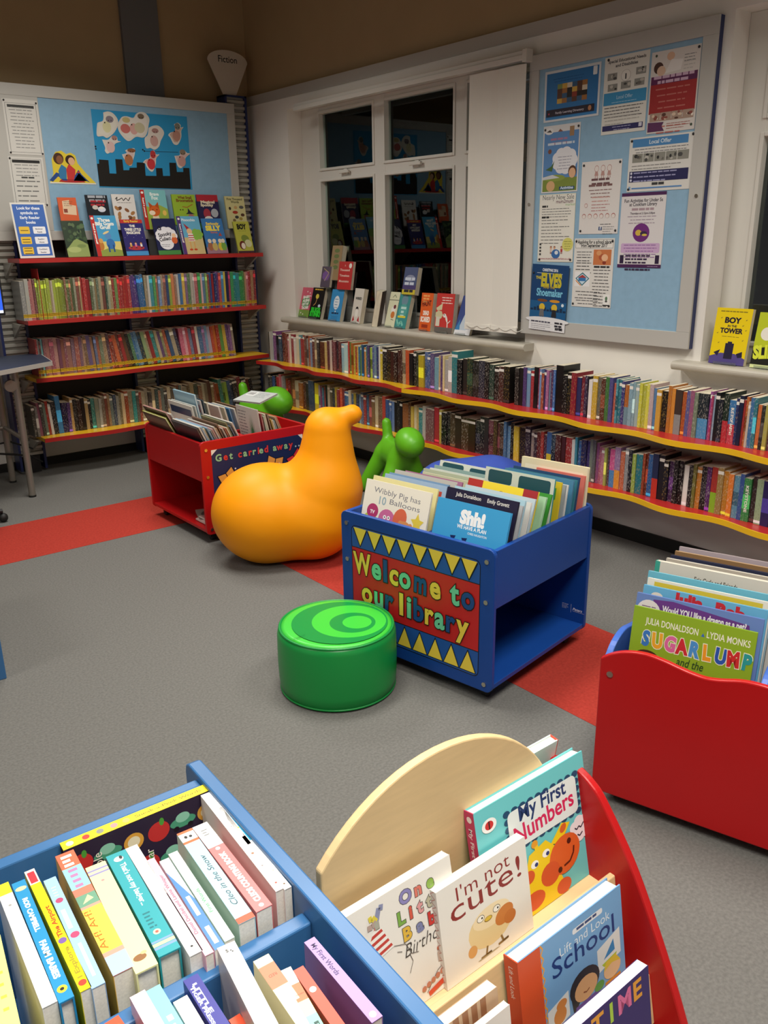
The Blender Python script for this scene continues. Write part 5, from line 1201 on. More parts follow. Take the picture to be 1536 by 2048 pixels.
cover_book('picture_book', 'tall cream book standing open-edged at the back right of the blue box', G_BLUE, .29, .345, .016, 'e0d4b0', MBX @ pose((.600, .165, .377), -90, 6), f_strip('e4dab8', 'eee6cc'))

# red box: books face left (world -x)
MRX = Matrix.Translation((1.905, 3.893, 0))
G_RED = 'picture books in the red box'
names = ['dark photo cover', 'white', 'pale blue', 'cream', 'sky blue', 'grey', 'pink edged', 'white edged', 'tan', 'brown', 'pale grey', 'rust', 'cream edged', 'olive', 'slate', 'white']
cols = ['3a3438', 'd8d4cc', '9ab4c8', 'd0c4a4', '7aa0bc', '8a8884', 'c09a98', 'c8c4bc', 'a88a68', '7a5a48', 'b4b0a8', '9a5a44', 'd0c8b0', '7a7a54', '64748a', 'd4d0c8']
its = [('%s picture book, %s from left in the near left of the red box' % (n, ordn(i+1)), c, f_plain(shade(c, .95)), .30+_rk.uniform(-.02, .015), .285+_rk.uniform(-.015, .02), .007) for i, (n, c) in enumerate(zip(names, cols))]
quarter(MRX, .125, .185, -90, (.0135, 0), -24, its, G_RED, .355)
quarter(MRX, .128, .52, -90, (.022, 0), -27, [
    ('lime yellow picture book leaning out at the back left of the red box', 'a8a82a', f_strip('6a5a4a', '8a7a60'), .30, .31, .010),
    ('dusty pink edged picture book behind the lime yellow book', 'c09088', f_plain('5a4a44'), .30, .345, .008),
    ('white picture book third at the back left of the red box', 'd0ccc4', f_plain('b8b4ac'), .30, .33, .008)], G_RED, .355)
quarter(MRX, .205, .52, -90, (.020, 0), -10, [
    ('navy topped white picture book, fourth at the back left', 'd4d0c8', f_strip('d4d0c8', '2c3a58'), .30, .325, .008),
    ('pale picture book, fifth at the back left of the red box', 'c8ccc8', f_plain('c0c4c0'), .30, .325, .008),
    ('tall pale blue picture book at the back of the red box', '9ac0d4', f_strip('9ac0d4', 'a8ccdc'), .27, .385, .010, .0),
    ('red and white picture book behind the tall pale blue book', 'd8d0cc', f_strip('d8d0cc', 'b8403c'), .29, .35, .007),
    ('dark teal picture book behind the red and white book', '2a4450', f_plain('2a4450'), .28, .35, .007),
    ('cream picture book at the right of the back left quarter', 'cdc4b0', f_plain('cdc4b0'), .28, .33, .008)], G_RED, .355)
quarter(MRX, .425, .185, -90, (.0195, 0), -7, [
    ('grey picture book with a drawn pineapple in the red box', 'c8c6c0', f_pine, .235, .315, .007)]+[
    ('%s picture book, %s behind the pineapple book' % (n, ordn(i+1)), c, f_plain(c), .27+_rk.uniform(-.02, .02), .27+_rk.uniform(-.02, .025), .008) for i, (n, c) in enumerate(zip(
    ['maroon', 'pale green', 'cream', 'brown', 'gold', 'white', 'teal grey', 'tan', 'orange'], ['8a3038', 'a8b8a0', 'd0c8b0', '6a4a34', 'b09838', 'd4d0c8', '6a8a8a', 'b09070', 'c07038']))], G_RED, .355, -1.6)
quarter(MRX, .40, .53, -90, (.03, 0), -14, [
    ('white picture book with a red spine at the back right', 'd8d4d0', f_plain('d8d4d0'), .26, .30, .009, 0, 'b83038'), ('cream picture book second at the back right of the red box', 'ccc4ac', f_plain('ccc4ac'), .27, .29, .010),
    ('blue picture book third at the back right of the red box', '3a78b0', f_plain('3a78b0'), .27, .28, .008), ('white picture book fourth at the back right of the red box', 'd0ccc4', f_plain('d0ccc4'), .27, .275, .01), ('brown picture book last at the back right of the red box', '8a6a50', f_plain('8a6a50'), .27, .28, .008)], G_RED, .355)
def f_back(a, w, h): a.rect(0, 0, w, h, 'bcc0c0'); a.rect(.08*w, .55*h, .38*w, .9*h, 'e8e8e8'); [a.rect((.1+.03*k)*w, .62*h, (.115+.03*k)*w, .86*h, '2a2a2a') for k in range(8)]; a.lines(.45*w, .9*w, .8*h, .02, 4, '8a9094')
o = cover_book('picture_book', 'grey backed book lying flat across the tops in the red box', G_RED, .21, .17, .010, 'bcc0c0', Matrix.Translation((2.455, 4.36, .642)) @ Matrix.Rotation(R(-72), 4, 'Z') @ Matrix.Rotation(R(-80), 4, 'X'), f_back)
# bottom shelf of the red box: a soft toy-like picture book lying flat and two thin books
def f_swirl(a, w, h): a.rect(0, 0, w, h, 'b8b4a4'); a.ell(.5*w, .5*h, .4*w, .4*h, '6a6c64'); a.ell(.55*w, .45*h, .3*w, .3*h, '8ab0cc'); a.ell(.6*w, .45*h, .17*w, .15*h, '2c4a68'); a.ell(.62*w, .5*h, .07*w, .06*h, 'b8d4e8')
cover_book('picture_book', 'round swirl covered book lying on the lower shelf of the red box', G_RED, .2, .2, .012, 'b8b4a4', Matrix.Translation((2.035, 4.01, .093)) @ Matrix.Rotation(R(-20), 4, 'Z') @ Matrix.Rotation(R(-90), 4, 'X'), f_swirl)
for k in range(2):
    cover_book('picture_book', ('thin white book lying at the front of the red box lower shelf', 'second thin white book on the red box lower shelf, beside the panel')[k], G_RED, .16, .16, .008, 'd8d0c8', Matrix.Translation((2.02+.02*k, 3.93+.0*k, .093+.010*k)) @ Matrix.Rotation(R(-90), 4, 'X'), f_plain('d8b8b0'))

# wavy red browser: books face the front panel
MBR = Matrix.Translation((1.735, 1.235, 0)) @ Matrix.Rotation(BR_A, 4, 'Z')
G_BR = 'picture books in the red fronted browser'
def f_sugar(a, w, h):
    a.rect(0, 0, w, h, '8cae2c'); a.text('JULIA DONALDSON', .33*w, .865*h, .026, 'f0f0e0', bold=.01, fit=.44*w); a.text('LYDIA MONKS', .79*w, .865*h, .026, 'f0f0e0', bold=.01, fit=.34*w); a.poly([(.575*w, .865*h), (.59*w, .895*h), (.605*w, .865*h)], '3a6ab8')
    cs = ['3a78c0', 'e8a830', 'd86aa0', 'c83038', '4a90d0', 'e89a2a', '2a58b0', 'c83030', '2a9a98']
    for k, (ch, c) in enumerate(zip('SUGARLUMP', cs)): a.text(ch, (.13+.103*k)*w, (.68+.0*k)*h, .056, 'e8ecd0', bold=.10, sx=.72, rot=-.05+.1*(k % 2)); a.text(ch, (.13+.103*k)*w, .68*h, .056, c, bold=.06, sx=.72, rot=-.05+.1*(k % 2))
    a.text('and the', .52*w, .575*h, .032, '2a4a28', bold=.01, shear=.2, fit=.22*w); a.ell(.16*w, .58*h, .10*w, .06*h, '4a2a20')
def f_dragon(a, w, h):
    a.rect(0, 0, w, h, '6a86c4'); a.poly([(.14*w, .97*h), (.3*w, .985*h), (.9*w, .93*h), (.93*w, .80*h), (.5*w, .80*h), (.14*w, .86*h)], '6a3a8a'); a.ell(.11*w, .86*h, .10*w, .10*h, 'e4dce0'); a.lines(.05*w, .17*w, .90*h, .012, 3, '8a7088', align='C')
    a.text('Would YOU like a dragon as a pet?', .55*w, .885*h, .026, 'f0ecf4', bold=.035, fit=.66*w)
def f_julia(a, w, h): a.rect(0, 0, w, h, '6ab0d4'); a.text('Julia', .38*w, .90*h, .045, 'c83038', bold=.06); a.text('Rab', .72*w, .88*h, .05, 'c83038', bold=.06); a.ell(.12*w, .93*h, .05*w, .03*h, 'e8e0d0')
def f_eric(a, w, h): a.rect(0, 0, w, h, 'cfcac0'); a.text('Eric Carle and Friends', .5*w, .90*h, .020, '4a4238', bold=.02, fit=.34*w); a.rect(0, 0, .04*w, h, '3a9a8a')
quarter(MBR, .206, .062, 0, (0, .030), 9, [
    ('lime green SUGARLUMP book at the front of the red browser', '8cae2c', f_sugar, .318, .322, .007),
    ('blue and purple dragon as a pet book behind the SUGARLUMP book', '6a86c4', f_dragon, .330, .347, .008, .0),
    ('sky blue book with red lettering, third in the red browser', '6ab0d4', f_julia, .325, .360, .009, .004),
    ('white book with a yellow strip, fourth in the red browser', 'e8e4d8', f_strip('e8e4d8', 'd8c040', .925, .98), .325, .370, .007, .004, 'c8c4b8'),
    ('pale blue book with a white top, fifth in the red browser', '7cc0d4', f_strip('6ab4cc', 'cfe4ea'), .320, .378, .008, -.008),
    ('black spined book, sixth in the red browser', '26262a', f_plain('a8c0c8'), .335, .345, .010, -.004, '17171a'),
    ('white Eric Carle and Friends book in the red browser', 'd8d4ca', f_eric, .345, .388, .022, .004, '3a9a8a')], G_BR, .262, .25)
quarter(MBR, .206, .285, 0, (0, .036), 9, [
    ('cream book with dark inside, eighth in the red browser', 'd0c8b8', f_strip('3a2c34', '4a3a40'), .335, .366, .010, .01),
    ('grey white curled book, ninth in the red browser', 'cfcac0', f_plain('b8b0a4'), .338, .374, .012, .012),
    ('navy book with pale top, tenth in the red browser', '2c3048', f_strip('2c3048', '3a3f58'), .338, .372, .012, .014),
    ('brown and cream book, eleventh in the red browser', 'b89a78', f_strip('8a6a48', 'd8c8a0'), .338, .374, .012, .016),
    ('mauve grey book at the very back of the red browser', 'b0a4a8', f_plain('a89ca4'), .338, .377, .010, .018)], G_BR, .262, .3)
cover_book('picture_book', 'cream and pink book in the right half of the red browser', G_BR, .3, .30, .010, 'e0c8b8', MBR @ pose((.62, .10, .262), 0, 10), f_plain('e4ccbc'))
cover_book('picture_book', 'grey book behind the cream book in the right half of the browser', G_BR, .3, .32, .012, 'a8a49c', MBR @ pose((.62, .16, .262), 0, 10), f_plain('a8a49c'))

# ------------------------------------------------------------------ board books standing spine-up in the blue bin
ZS = .692
G_BIN = 'board books in the blue bin'
def spine_up(label, FL, FR, NL, NR, col, art=None, flip=False, dz=0.0, w=None, length=None, scol=None, hard=False, back=None, front=None):
    """pixel corners of the spine's upper face (far/near, left/right); flip: text reads from far to near"""
    z = ZS+dz
    fl, fr, nl, nr = (onZ(*p, z) for p in (FL, FR, NL, NR))
    f = (fl+fr)/2; n = (nl+nr)/2; t = (np.linalg.norm(fr-fl)+np.linalg.norm(nr-nl))/2
    L = np.linalg.norm(f-n)
    if length: n = f+(n-f)/L*length; L = length
    d = Vector(f-n).normalized()
    lz = d if flip else -d                       # the book's own up direction
    lx = Vector((0, 0, -1)); ly = lz.cross(lx)
    w_ = w or (z-(ZB-.25)-.001)
    org = Vector(n if flip else f)+lx*(w_/2)-ly*(t/2)
    mm = Matrix.Identity(4)
    for i in range(3): mm[i][0] = lx[i]; mm[i][1] = ly[i]; mm[i][2] = lz[i]; mm[i][3] = org[i]
    def sp(a, tt, h):
        a.rect(0, 0, tt, h, scol or col)
        if art: art(a, tt, h)
    # when seen from above, local y points left or right; art x runs from the back cover to the front cover
    return cover_book('board_book', label, G_BIN, w_, L, t, col, mm, front, sp, scol=scol or col, hard=hard, back=back, pages=M_PAGEW)
c0_ = lambda x, y: (x/5.12, 1680+y/5.12)
c1_ = lambda x, y: (230+x/4.655, 1840+y/4.655)
c2_ = lambda x, y: (340+x/5.12, 1500+y/5.12)
c3_ = lambda x, y: (520+x/4.518, 1840+y/4.518)
c4_ = lambda x, y: (x/2.477, 1480+y/2.477)
def st(s, col, k=.6, at=.5, tk=.6, bold=.03, rev=False):
    """spine lettering: from the head of the book down"""
    def fn(a, t, h):
        sz = t*tk; a.text(s, t/2-.36*sz, at*h, sz, col, rot=-PI/2, fit=h*k, bold=bold)
    return fn
def multi(*fs):
    def fn(a, t, h):
        for f in fs: f(a, t, h)
    return fn
def blk(y0, y1, col, x0=0, x1=1): return lambda a, t, h: a.rect(x0*t, y0*h, x1*t, y1*h, col)
def dot(y, col, r=.3, x=.5, ry=None): return lambda a, t, h: a.ell(x*t, y*h, r*t, (ry or r)*t, col)
spine_up('white board book with a yellow head at the far left of the bin', c0_(-45, 480), c0_(80, 430), c0_(430, 1735), c0_(590, 1640), 'efeeea', multi(blk(.90, 1, 'e8dc30'), dot(.8, '9a9a98', .12), lambda a, t, h: a.lines(.3*t, .8*t, .3*h, .008, 6, 'd8d4cc')), flip=True)
spine_up('teal blue ROD CAMPBELL FARM BABIES board book', c0_(120, 455), c0_(250, 400), c0_(600, 1672), c0_(765, 1605), '2a8cc0', multi(st('ROD CAMPBELL', 'eef4f6', .30, .69, .5, .05), st('FARM BABIES', 'eef4f6', .30, .31, .6, .05), dot(.93, 'e8d8a0', .42, .5, .25), dot(.08, 'e8c840', .34), dot(.08, '2a2a2a', .14)), flip=True, hard=True)
spine_up('yellow I Explore The Airport board book with red head', c0_(245, 330), c0_(352, 292), c0_(820, 1555), c0_(938, 1508), 'e8d818', multi(blk(0, .13, 'e8dcd4'), blk(.02, .12, 'c83440', .15, .85), st('I Explore', 'a09028', .23, .80, .6), st('The Airport', 'b0421c', .26, .47, .62), dot(.63, '7a5aa0', .38), dot(.95, 'd04434', .36)), flip=False)
spine_up('pale blue board book beside the yellow Airport book', c0_(440, 430), c0_(572, 362), c0_(945, 1522), c0_(1072, 1465), '9abce0', multi(lambda a, t, h: a.lines(.3*t, .7*t, .9*h, .006, 4, 'd8dcb0'), dot(.77, 'b04a70', .3), dot(.44, 'c04a70', .34), lambda a, t, h: a.rect(.25*t, .50*h, .6*t, .68*h, 'c4d8ee'), lambda a, t, h: a.rect(.4*t, .08*h, .65*t, .36*h, 'dce8f4')), flip=True)
def arf(a, t, h):
    a.rect(0, 0, t, .13*h, 'a4bcd8'); a.rect(0, .13*h, t, .16*h, 'e09a88'); a.rect(0, .16*h, t, .50*h, 'ecd850'); a.rect(0, .50*h, t, .52*h, 'e09a88'); a.rect(0, .52*h, t, .61*h, '6a9a80'); a.poly([(.2*t, .54*h), (.8*t, .56*h), (.6*t, .6*h)], 'e8e0a0'); a.rect(0, .61*h, t, .67*h, 'd87a64'); a.rect(0, .67*h, t, .86*h, '90d0e0'); a.rect(0, .86*h, t, h, 'd8684a')
    a.text('Arf! Arf!', .38*t, .33*h, .5*t, 'b86a20', rot=PI/2, fit=.30*h, bold=.0) ; a.lines(.2*t, .8*t, .95*h, .010, 3, 'f0e8e0', h=.6); a.lines(.25*t, .75*t, .82*h, .012, 4, 'b07aa8', h=.5)
spine_up('thick multicoloured Arf Arf board book', c0_(558, 165), c0_(758, 105), c0_(1160, 1390), c0_(1372, 1297), 'd8684a', arf, flip=True, scol='d8684a', back='e0b040')
spine_up('pale yellow board book with a brown hedgehog', c0_(870, 290), c0_(1078, 213), c1_(195, 505), c1_(400, 408), 'ece8a8', multi(blk(.94, .955, '8a86b8'), blk(.90, .915, '8a86b8'), dot(.83, 'c89090', .08), lambda a, t, h: (a.ell(.45*t, .10*h, .30*t, .2*t, '8a6038'), a.ell(.68*t, .125*h, .14*t, .1*t, 'd8b080'))), flip=True, hard=True)
def badger(a, t, h):
    a.rect(0, .055*h, t, .075*h, '7a9ad0'); a.rect(0, .080*h, t, .105*h, 'ece8a0'); a.rect(0, .110*h, t, .125*h, '7a9ad0'); a.text("That's not my badger...", .42*t, .66*h, .40*t, 'f0f6f4', rot=-PI/2, fit=.44*h, bold=.02)
    a.lines(.25*t, .6*t, .36*h, .007, 5, '1c7078', h=.4); a.ell(.45*t, .19*h, .17*t, .17*t, 'e8e0b0'); a.ell(.45*t, .19*h, .08*t, .08*t, 'd05a50'); a.ell(.5*t, .93*h, .24*t, .2*t, 'e8ecec'); a.ell(.62*t, .94*h, .08*t, .14*t, '2a2a2c')
spine_up("teal That's not my badger board book", c0_(1082, 172), c0_(1280, 98), c1_(405, 352), c1_(612, 252), '2a9aa4', badger, flip=True, hard=True)
spine_up("white board book right of the teal badger book", c0_(1285, 92), c0_(1400, 45), c1_(692, 342), c1_(822, 284), 'eeece8', multi(dot(.06, '2a2a2a', .1), lambda a, t, h: a.lines(.4*t, .6*t, .3*h, .006, 6, 'd0ccc8')), flip=True)
spine_up('pink spined thin board book with red lettering', c4_(722, 598), c4_(765, 583), c1_(842, 336), c1_(918, 298), 'f0b0c0', multi(lambda a, t, h: a.text('Daniel Decibel and Lavina Whisper', .68*t, .5*h, .55*t, 'b83a58', rot=PI/2, fit=.62*h)), flip=True)
spine_up('white and blue thin board book beside the pink one', c4_(788, 604), c4_(836, 582), c1_(938, 290), c1_(1015, 230), 'e8ecf2', multi(lambda a, t, h: a.poly([(0, 0), (t, 0), (t, .5*h), (0, .86*h)], '4a80d0'), lambda a, t, h: a.rect(.3*t, .05*h, .75*t, .22*h, 'e4ecf8'), lambda a, t, h: a.rect(.3*t, .34*h, .7*t, .55*h, 'c8d8f0')), flip=True)
spine_up('mint green First Words board book', c4_(834, 566), c4_(878, 550), c1_(1020, 205), c1_(1116, 160), 'cfe6d8', multi(lambda a, t, h: a.text('First Words', .68*t, .42*h, .5*t, '5ac078', rot=PI/2, fit=.26*h, bold=.02), blk(.82, 1, 'f0eeea')), flip=True)
def cleo(a, t, h):
    a.rect(0, 0, t, .05*h, 'd8583a'); a.rect(0, .86*h, t, .885*h, 'd8683a'); a.rect(0, .885*h, t, .975*h, 'eceae6'); a.rect(0, .975*h, t, h, 'd8683a'); a.text('Cleo in the Snow', .68*t, .43*h, .5*t, '2a3a48', rot=PI/2, fit=.54*h, shear=.25); a.ell(.35*t, .93*h, .1*t, .14*t, '1f1a18'); a.ell(.65*t, .925*h, .1*t, .12*t, '1f1a18')
spine_up('pale blue Cleo in the Snow board book', c2_(72, 862), c2_(218, 800), c2_(700, 1792), c2_(875, 1702), 'a8dcea', cleo, flip=True, front=None, back='c8dcd0')
def cleoc(a, t, h):
    a.rect(0, .72*h, t, h, 'f0eee8'); a.text('CLEOS COUNTING BOOK', .68*t, .36*h, .48*t, 'f2ece8', rot=PI/2, fit=.56*h, bold=.06); a.dots([(.5*t, .04*h), (.5*t, .69*h)], .15*t, 'f0e8e4'); a.lines(.3*t, .7*t, .92*h, .006, 3, '4a4a48')
spine_up('coral red Cleos counting board book', c2_(222, 792), c2_(382, 740), c2_(880, 1658), c2_(1050, 1590), 'e47878', cleoc, flip=True)
spine_up('white and pale pink board book near the right end of the bin', c2_(312, 470), c2_(412, 425), c2_(1085, 1452), c2_(1192, 1402), 'f0ece8', multi(blk(0, .42, 'f0d4cc'), dot(.34, '9a6a4a', .12), dot(.22, '8a8684', .08), dot(.06, 'd04a40', .10), dot(.62, '8a8884', .06)), flip=True)
spine_up('white and cyan board book against the end panel of the bin', c2_(500, 594), c2_(556, 570), c2_(1165, 1432), c2_(1252, 1400), 'f0eeea', multi(blk(.55, .96, '3ab0d8', .6, 1), dot(.2, 'd8e088', .1), dot(.05, '6a4a30', .14), dot(.72, 'c8e048', .14)), flip=True)
# big picture board book standing across the far end
fL, fR = onZ(*c4_(305, 530), ZS), onZ(*c4_(1040, 228), ZS)
def f_peek(a, w, h):
    # cover lies spine-up: art x runs down the cover's width, y along its height
    a.rect(0, 0, w, h, '2a2038'); rn = random.Random(3)
    for i, (u, v) in enumerate([(.15+.22*k, .09+.17*j+(.08 if k % 2 else 0)) for k in range(3) for j in range(6)]):
        x, y = u*w, v*h
        if (i+i//6) % 3 == 0: a.ell(x, y, .018, .018, 'c03030'); a.ell(x-.016, y+.006, .007, .004, '4a9a3a')
        elif (i+i//6) % 3 == 1: a.ell(x, y, .010, .022, '4a9a7a'); a.ell(x-.008, y, .009, .012, '8ac8b0'); a.dots([(x+.010, y-.012), (x+.010, y+.012)], .005, '1a1420')
        else: a.ell(x, y, .016, .016, 'd8a040'); a.ell(x, y, .010, .010, 'e8e0c0')
    for s_, u, v in (('car', .30, .55), ('apple', .20, .22), ('Sn', .42, .86)): a.text(s_, u*w, v*h, .020 if s_ != 'Sn' else .05, 'ece6dc', rot=PI)
def s_peek(a, t, h):
    a.rect(0, 0, t, h, 'ecd81c'); a.text('Sneak-a-Peek Words', .66*t, .70*h, .5*t, '6a5a18', rot=PI/2, fit=.46*h)
    for v, c in ((.05, 'e8c0b8'), (.15, 'c83a30'), (.24, '8a8a80'), (.33, 'd89090'), (.41, 'd8b060')): a.ell(.5*t, v*h, .28*t, .28*t, c)
d = Vector(fR-fL).normalized(); L_pk = (fR-fL); lx = Vector((0, 0, -1)); lz = d; ly = lz.cross(lx)
# cover must face the viewer (-y): the book's -y side is its front
w_pk = ZS-(ZB-.25)-.001; t_pk = .020; h_pk = float(np.linalg.norm(L_pk))
org = Vector(fL)+lx*(w_pk/2)-ly*(t_pk/2)+Vector((0, .0, 0))
mm = Matrix.Identity(4)
for i in range(3): mm[i][0] = lx[i]; mm[i][1] = ly[i]; mm[i][2] = lz[i]; mm[i][3] = org[i]
cover_book('board_book', 'large dark purple Sneak-a-Peek Words book with yellow spine across the far end', G_BIN, w_pk, h_pk, t_pk, '2a2038', mm, f_peek, s_peek, scol='ecd81c', hard=True)
# near compartment
spine_up('large white board book with a grey mark, near compartment', c1_(950, 268), c1_(1112, 190), c1_(1300, 968), c1_(1475, 880), 'eceae4', multi(lambda a, t, h: a.text('5', .4*t, .95*h, .3*t, '4a4a48', bold=.05), lambda a, t, h: a.dots([(.6*t, .955*h), (.66*t, .945*h)], .05*t, '3a3a38')), flip=True, length=.26, dz=.012, back='d8d0c8')
def red_caps(a, t, h):
    a.rect(0, .93*h, t, h, 'ece4b8'); a.rect(0, .74*h, t, .93*h, 'e87a5a'); a.rect(0, .60*h, t, .74*h, 'ece4b8'); a.text('RED', .5*t, .85*h, .3*t, 'b84028', rot=PI, fit=.5*t)
spine_up('orange and cream capped board book beside the large white one', c1_(1282, 388), c1_(1432, 314), c1_(1460, 640), c1_(1600, 560), 'ece4b8', red_caps, flip=True, length=.20)
def dress(a, t, h):
    a.rect(0, .88*h, t, h, 'f0ece4'); a.rect(0, .76*h, t, .88*h, 'e8744e'); a.text('KORKY PAUL', .5*t, .81*h, .22*t, '8a3020', fit=.8*t, rot=PI); a.rect(0, .66*h, t, .76*h, 'f0eca8'); a.rect(0, .0, t, .66*h, '8ae0b8'); a.text('Dressing up', .38*t, .36*h, .55*t, '2a4a48', rot=-PI/2, fit=.5*h, bold=.03)
spine_up('mint green Dressing up board book in the near compartment', c3_(188, 462), c3_(272, 420), c3_(420, 900), c3_(520, 840), '8ae0b8', dress, flip=True, length=.22)
spine_up('red spined board book with a white dot in the near compartment', c3_(298, 455), c3_(388, 418), c3_(640, 960), c3_(745, 900), 'e4523e', multi(dot(.83, 'f0ece4', .3), lambda a, t, h: a.text('Colours', .4*t, .28*h, .5*t, '5a1a14', rot=-PI/2, fit=.3*h)), flip=True, length=.22)
def bc(a, w, h): a.rect(.1*w, .08*h, .6*w, .62*h, '7e7a78'); a.lines(.14*w, .55*w, .5*h, .02, 6, '5a5654')
spine_up('purple My First Words board book by the end panel', c3_(398, 205), c3_(490, 150), c3_(1010, 930), c3_(1110, 870), 'a888cc', multi(st('My First Words', '3a2a5a', .40, .74, .62, .02), dot(.06, 'f0ecf4', .28)), flip=True, back='8a70b0')
spine_up('pale pink board book in the near compartment', c1_(135, 718), c1_(278, 652), c1_(330, 1080), c1_(480, 1000), 'ecccd8', lambda a, t, h: a.lines(.4*t, .6*t, .6*h, .01, 6, 'd08aa8'), flip=True, length=.20)
spine_up('cyan and white board book in the near compartment', c1_(290, 662), c1_(415, 600), c1_(500, 1040), c1_(640, 968), '86d8e4', lambda a, t, h: a.lines(.3*t, .7*t, .72*h, .014, 8, 'd4f0f4', h=.6), flip=True, length=.20)
spine_up('white board book beside the navy one in the near compartment', c1_(528, 760), c1_(682, 706), c1_(740, 1100), c1_(860, 1030), 'f0eeea', lambda a, t, h: a.lines(.3*t, .6*t, .7*h, .014, 5, '8ac0a8'), flip=True, length=.18)
spine_up('navy LITTLE TIGER PRESS board book in the near compartment', c1_(625, 572), c1_(776, 492), c1_(960, 1080), c1_(1080, 1000), '3a3a90', multi(st('LITTLE', 'd4d8f0', .22, .84, .36, .04), lambda a, t, h: a.text('TIGER PRESS', .12*t, .80*h, .30*t, 'd4d8f0', rot=-PI/2, fit=.28*h, bold=.04), st('TRACK', 'd4d8f0', .24, .36, .5, .04)), flip=True, length=.23)
spine_up('red and green board book beside the navy book', c1_(1052, 925), c1_(1165, 878), c1_(1230, 1180), c1_(1340, 1120), 'e0583a', dot(.85, '9ac848', .4), flip=True, length=.16, dz=-.02)
spine_up('red and orange board book at the left of the near compartment', c4_(500, 1412), c4_(588, 1366), c4_(600, 1560), c4_(690, 1510), 'e0583a', dot(.9, 'f0b060', .4), flip=True, length=.18)
spine_up('yellow board book left of the bin divider', c4_(-80, 1000), c4_(0, 960), c4_(20, 1500), c4_(110, 1450), 'ece48a', lambda a, t, h: a.lines(.3*t, .7*t, .6*h, .02, 4, 'd8c850'), flip=True)

# ------------------------------------------------------------------ books on the birch display
G_DS = 'board books on the birch display'
def disp(label, TL, TR, yt, zl, t, tilt, col, fn, sp=None, scol=None, hard=False, hd=None, wextra=0.0):
    A = onY(*TL, yt); B_ = onY(*TR, yt); w_ = abs(B_[0]-A[0])+wextra; z = (A[2]+B_[2])/2
    x = (A[0]+B_[0])/2-wextra/2; h = (z-zl-.001)/math.cos(R(tilt))
    return cover_book('board_book', label, G_DS, w_, h, t, col, pose_top((x, yt, z), hd or 0, tilt, h), fn, sp, scol, None, hard)
def f_num(a, w, h):
    a.rect(0, 0, w, h, '6cc4c8')
    x0, y0, x1, y1 = .26*w, .56*h, .90*w, .86*h
    n = 9
    for k in range(n+1):
        u = x0+(x1-x0)*k/n; a.ell(u, y1, .03*w, .025*h, '1e4a6a', n=10); a.ell(u, y0, .03*w, .025*h, '1e4a6a', n=10)
    for k in range(6):
        v = y0+(y1-y0)*k/5; a.ell(x0, v, .03*w, .025*h, '1e4a6a', n=10); a.ell(x1, v, .03*w, .025*h, '1e4a6a', n=10)
    a.rr(x0, y0, x1, y1, .012, 'dfe6e4'); a.text('My First', .58*w, .755*h, .040, '1e3a6a', bold=.02, fit=.44*w); a.text('Numbers', .585*w, .615*h, .046, 'd02a5a', bold=.02, rot=.06, fit=.56*w)
    a.ell(.11*w, .86*h, .062*w, .052*h, 'f0f0ec'); a.ell(.11*w, .86*h, .035*w, .032*h, 'c83030'); a.rect(.105*w, .83*h, .115*w, .89*h, '2a1a1a')
    puff(a, .90*w, .42*h, .085*w, 'e8e0e4', 7); a.line([(.84*w, .44*h), (.86*w, .42*h), (.88*w, .44*h), (.90*w, .42*h), (.93*w, .45*h)], .003, '3a3a48'); a.line([(.86*w, .38*h), (.88*w, .36*h), (.91*w, .38*h)], .003, '3a3a48')
    a.poly([(.30*w, .0), (.72*w, .0), (.66*w, .18*h), (.70*w, .34*h), (.56*w, .50*h), (.40*w, .46*h), (.34*w, .30*h)], 'ecc81c'); a.poly([(.60*w, .44*h), (.72*w, .55*h), (.80*w, .52*h), (.70*w, .40*h)], 'ecc81c'); a.ell(.46*w, .52*h, .03*w, .03*h, 'e09a28'); a.line([(.47*w, .50*h), (.48*w, .44*h)], .010, 'ecc81c'); a.ell(.73*w, .505*h, .035*w, .03*h, 'd0602a', .6)
    a.ell(.72*w, .30*h, .15*w, .15*h, 'd8602a', .2); a.ell(.57*w, .22*h, .09*w, .09*h, 'd0542a'); a.ell(.40*w, .10*h, .1*w, .07*h, 'd0542a'); a.ell(.68*w, .06*h, .07*w, .06*h, 'd0542a'); a.ell(.38*w, .3*h, .05*w, .05*h, 'd0542a')
    for x, y in ((.44, .37), (.55, .40)): a.ell(x*w, y*h, .035*w, .03*h, 'f2f0e8'); a.ell(x*w+.004, y*h-.002, .016*w, .016*h, '2a3a78')
    a.dots([(.77*w, .38*h), (.66*w, .20*h)], .006, '4a1a10'); a.line([(.70*w, .21*h), (.76*w, .22*h), (.80*w, .27*h), (.81*w, .32*h)], .004, '5a1a10')
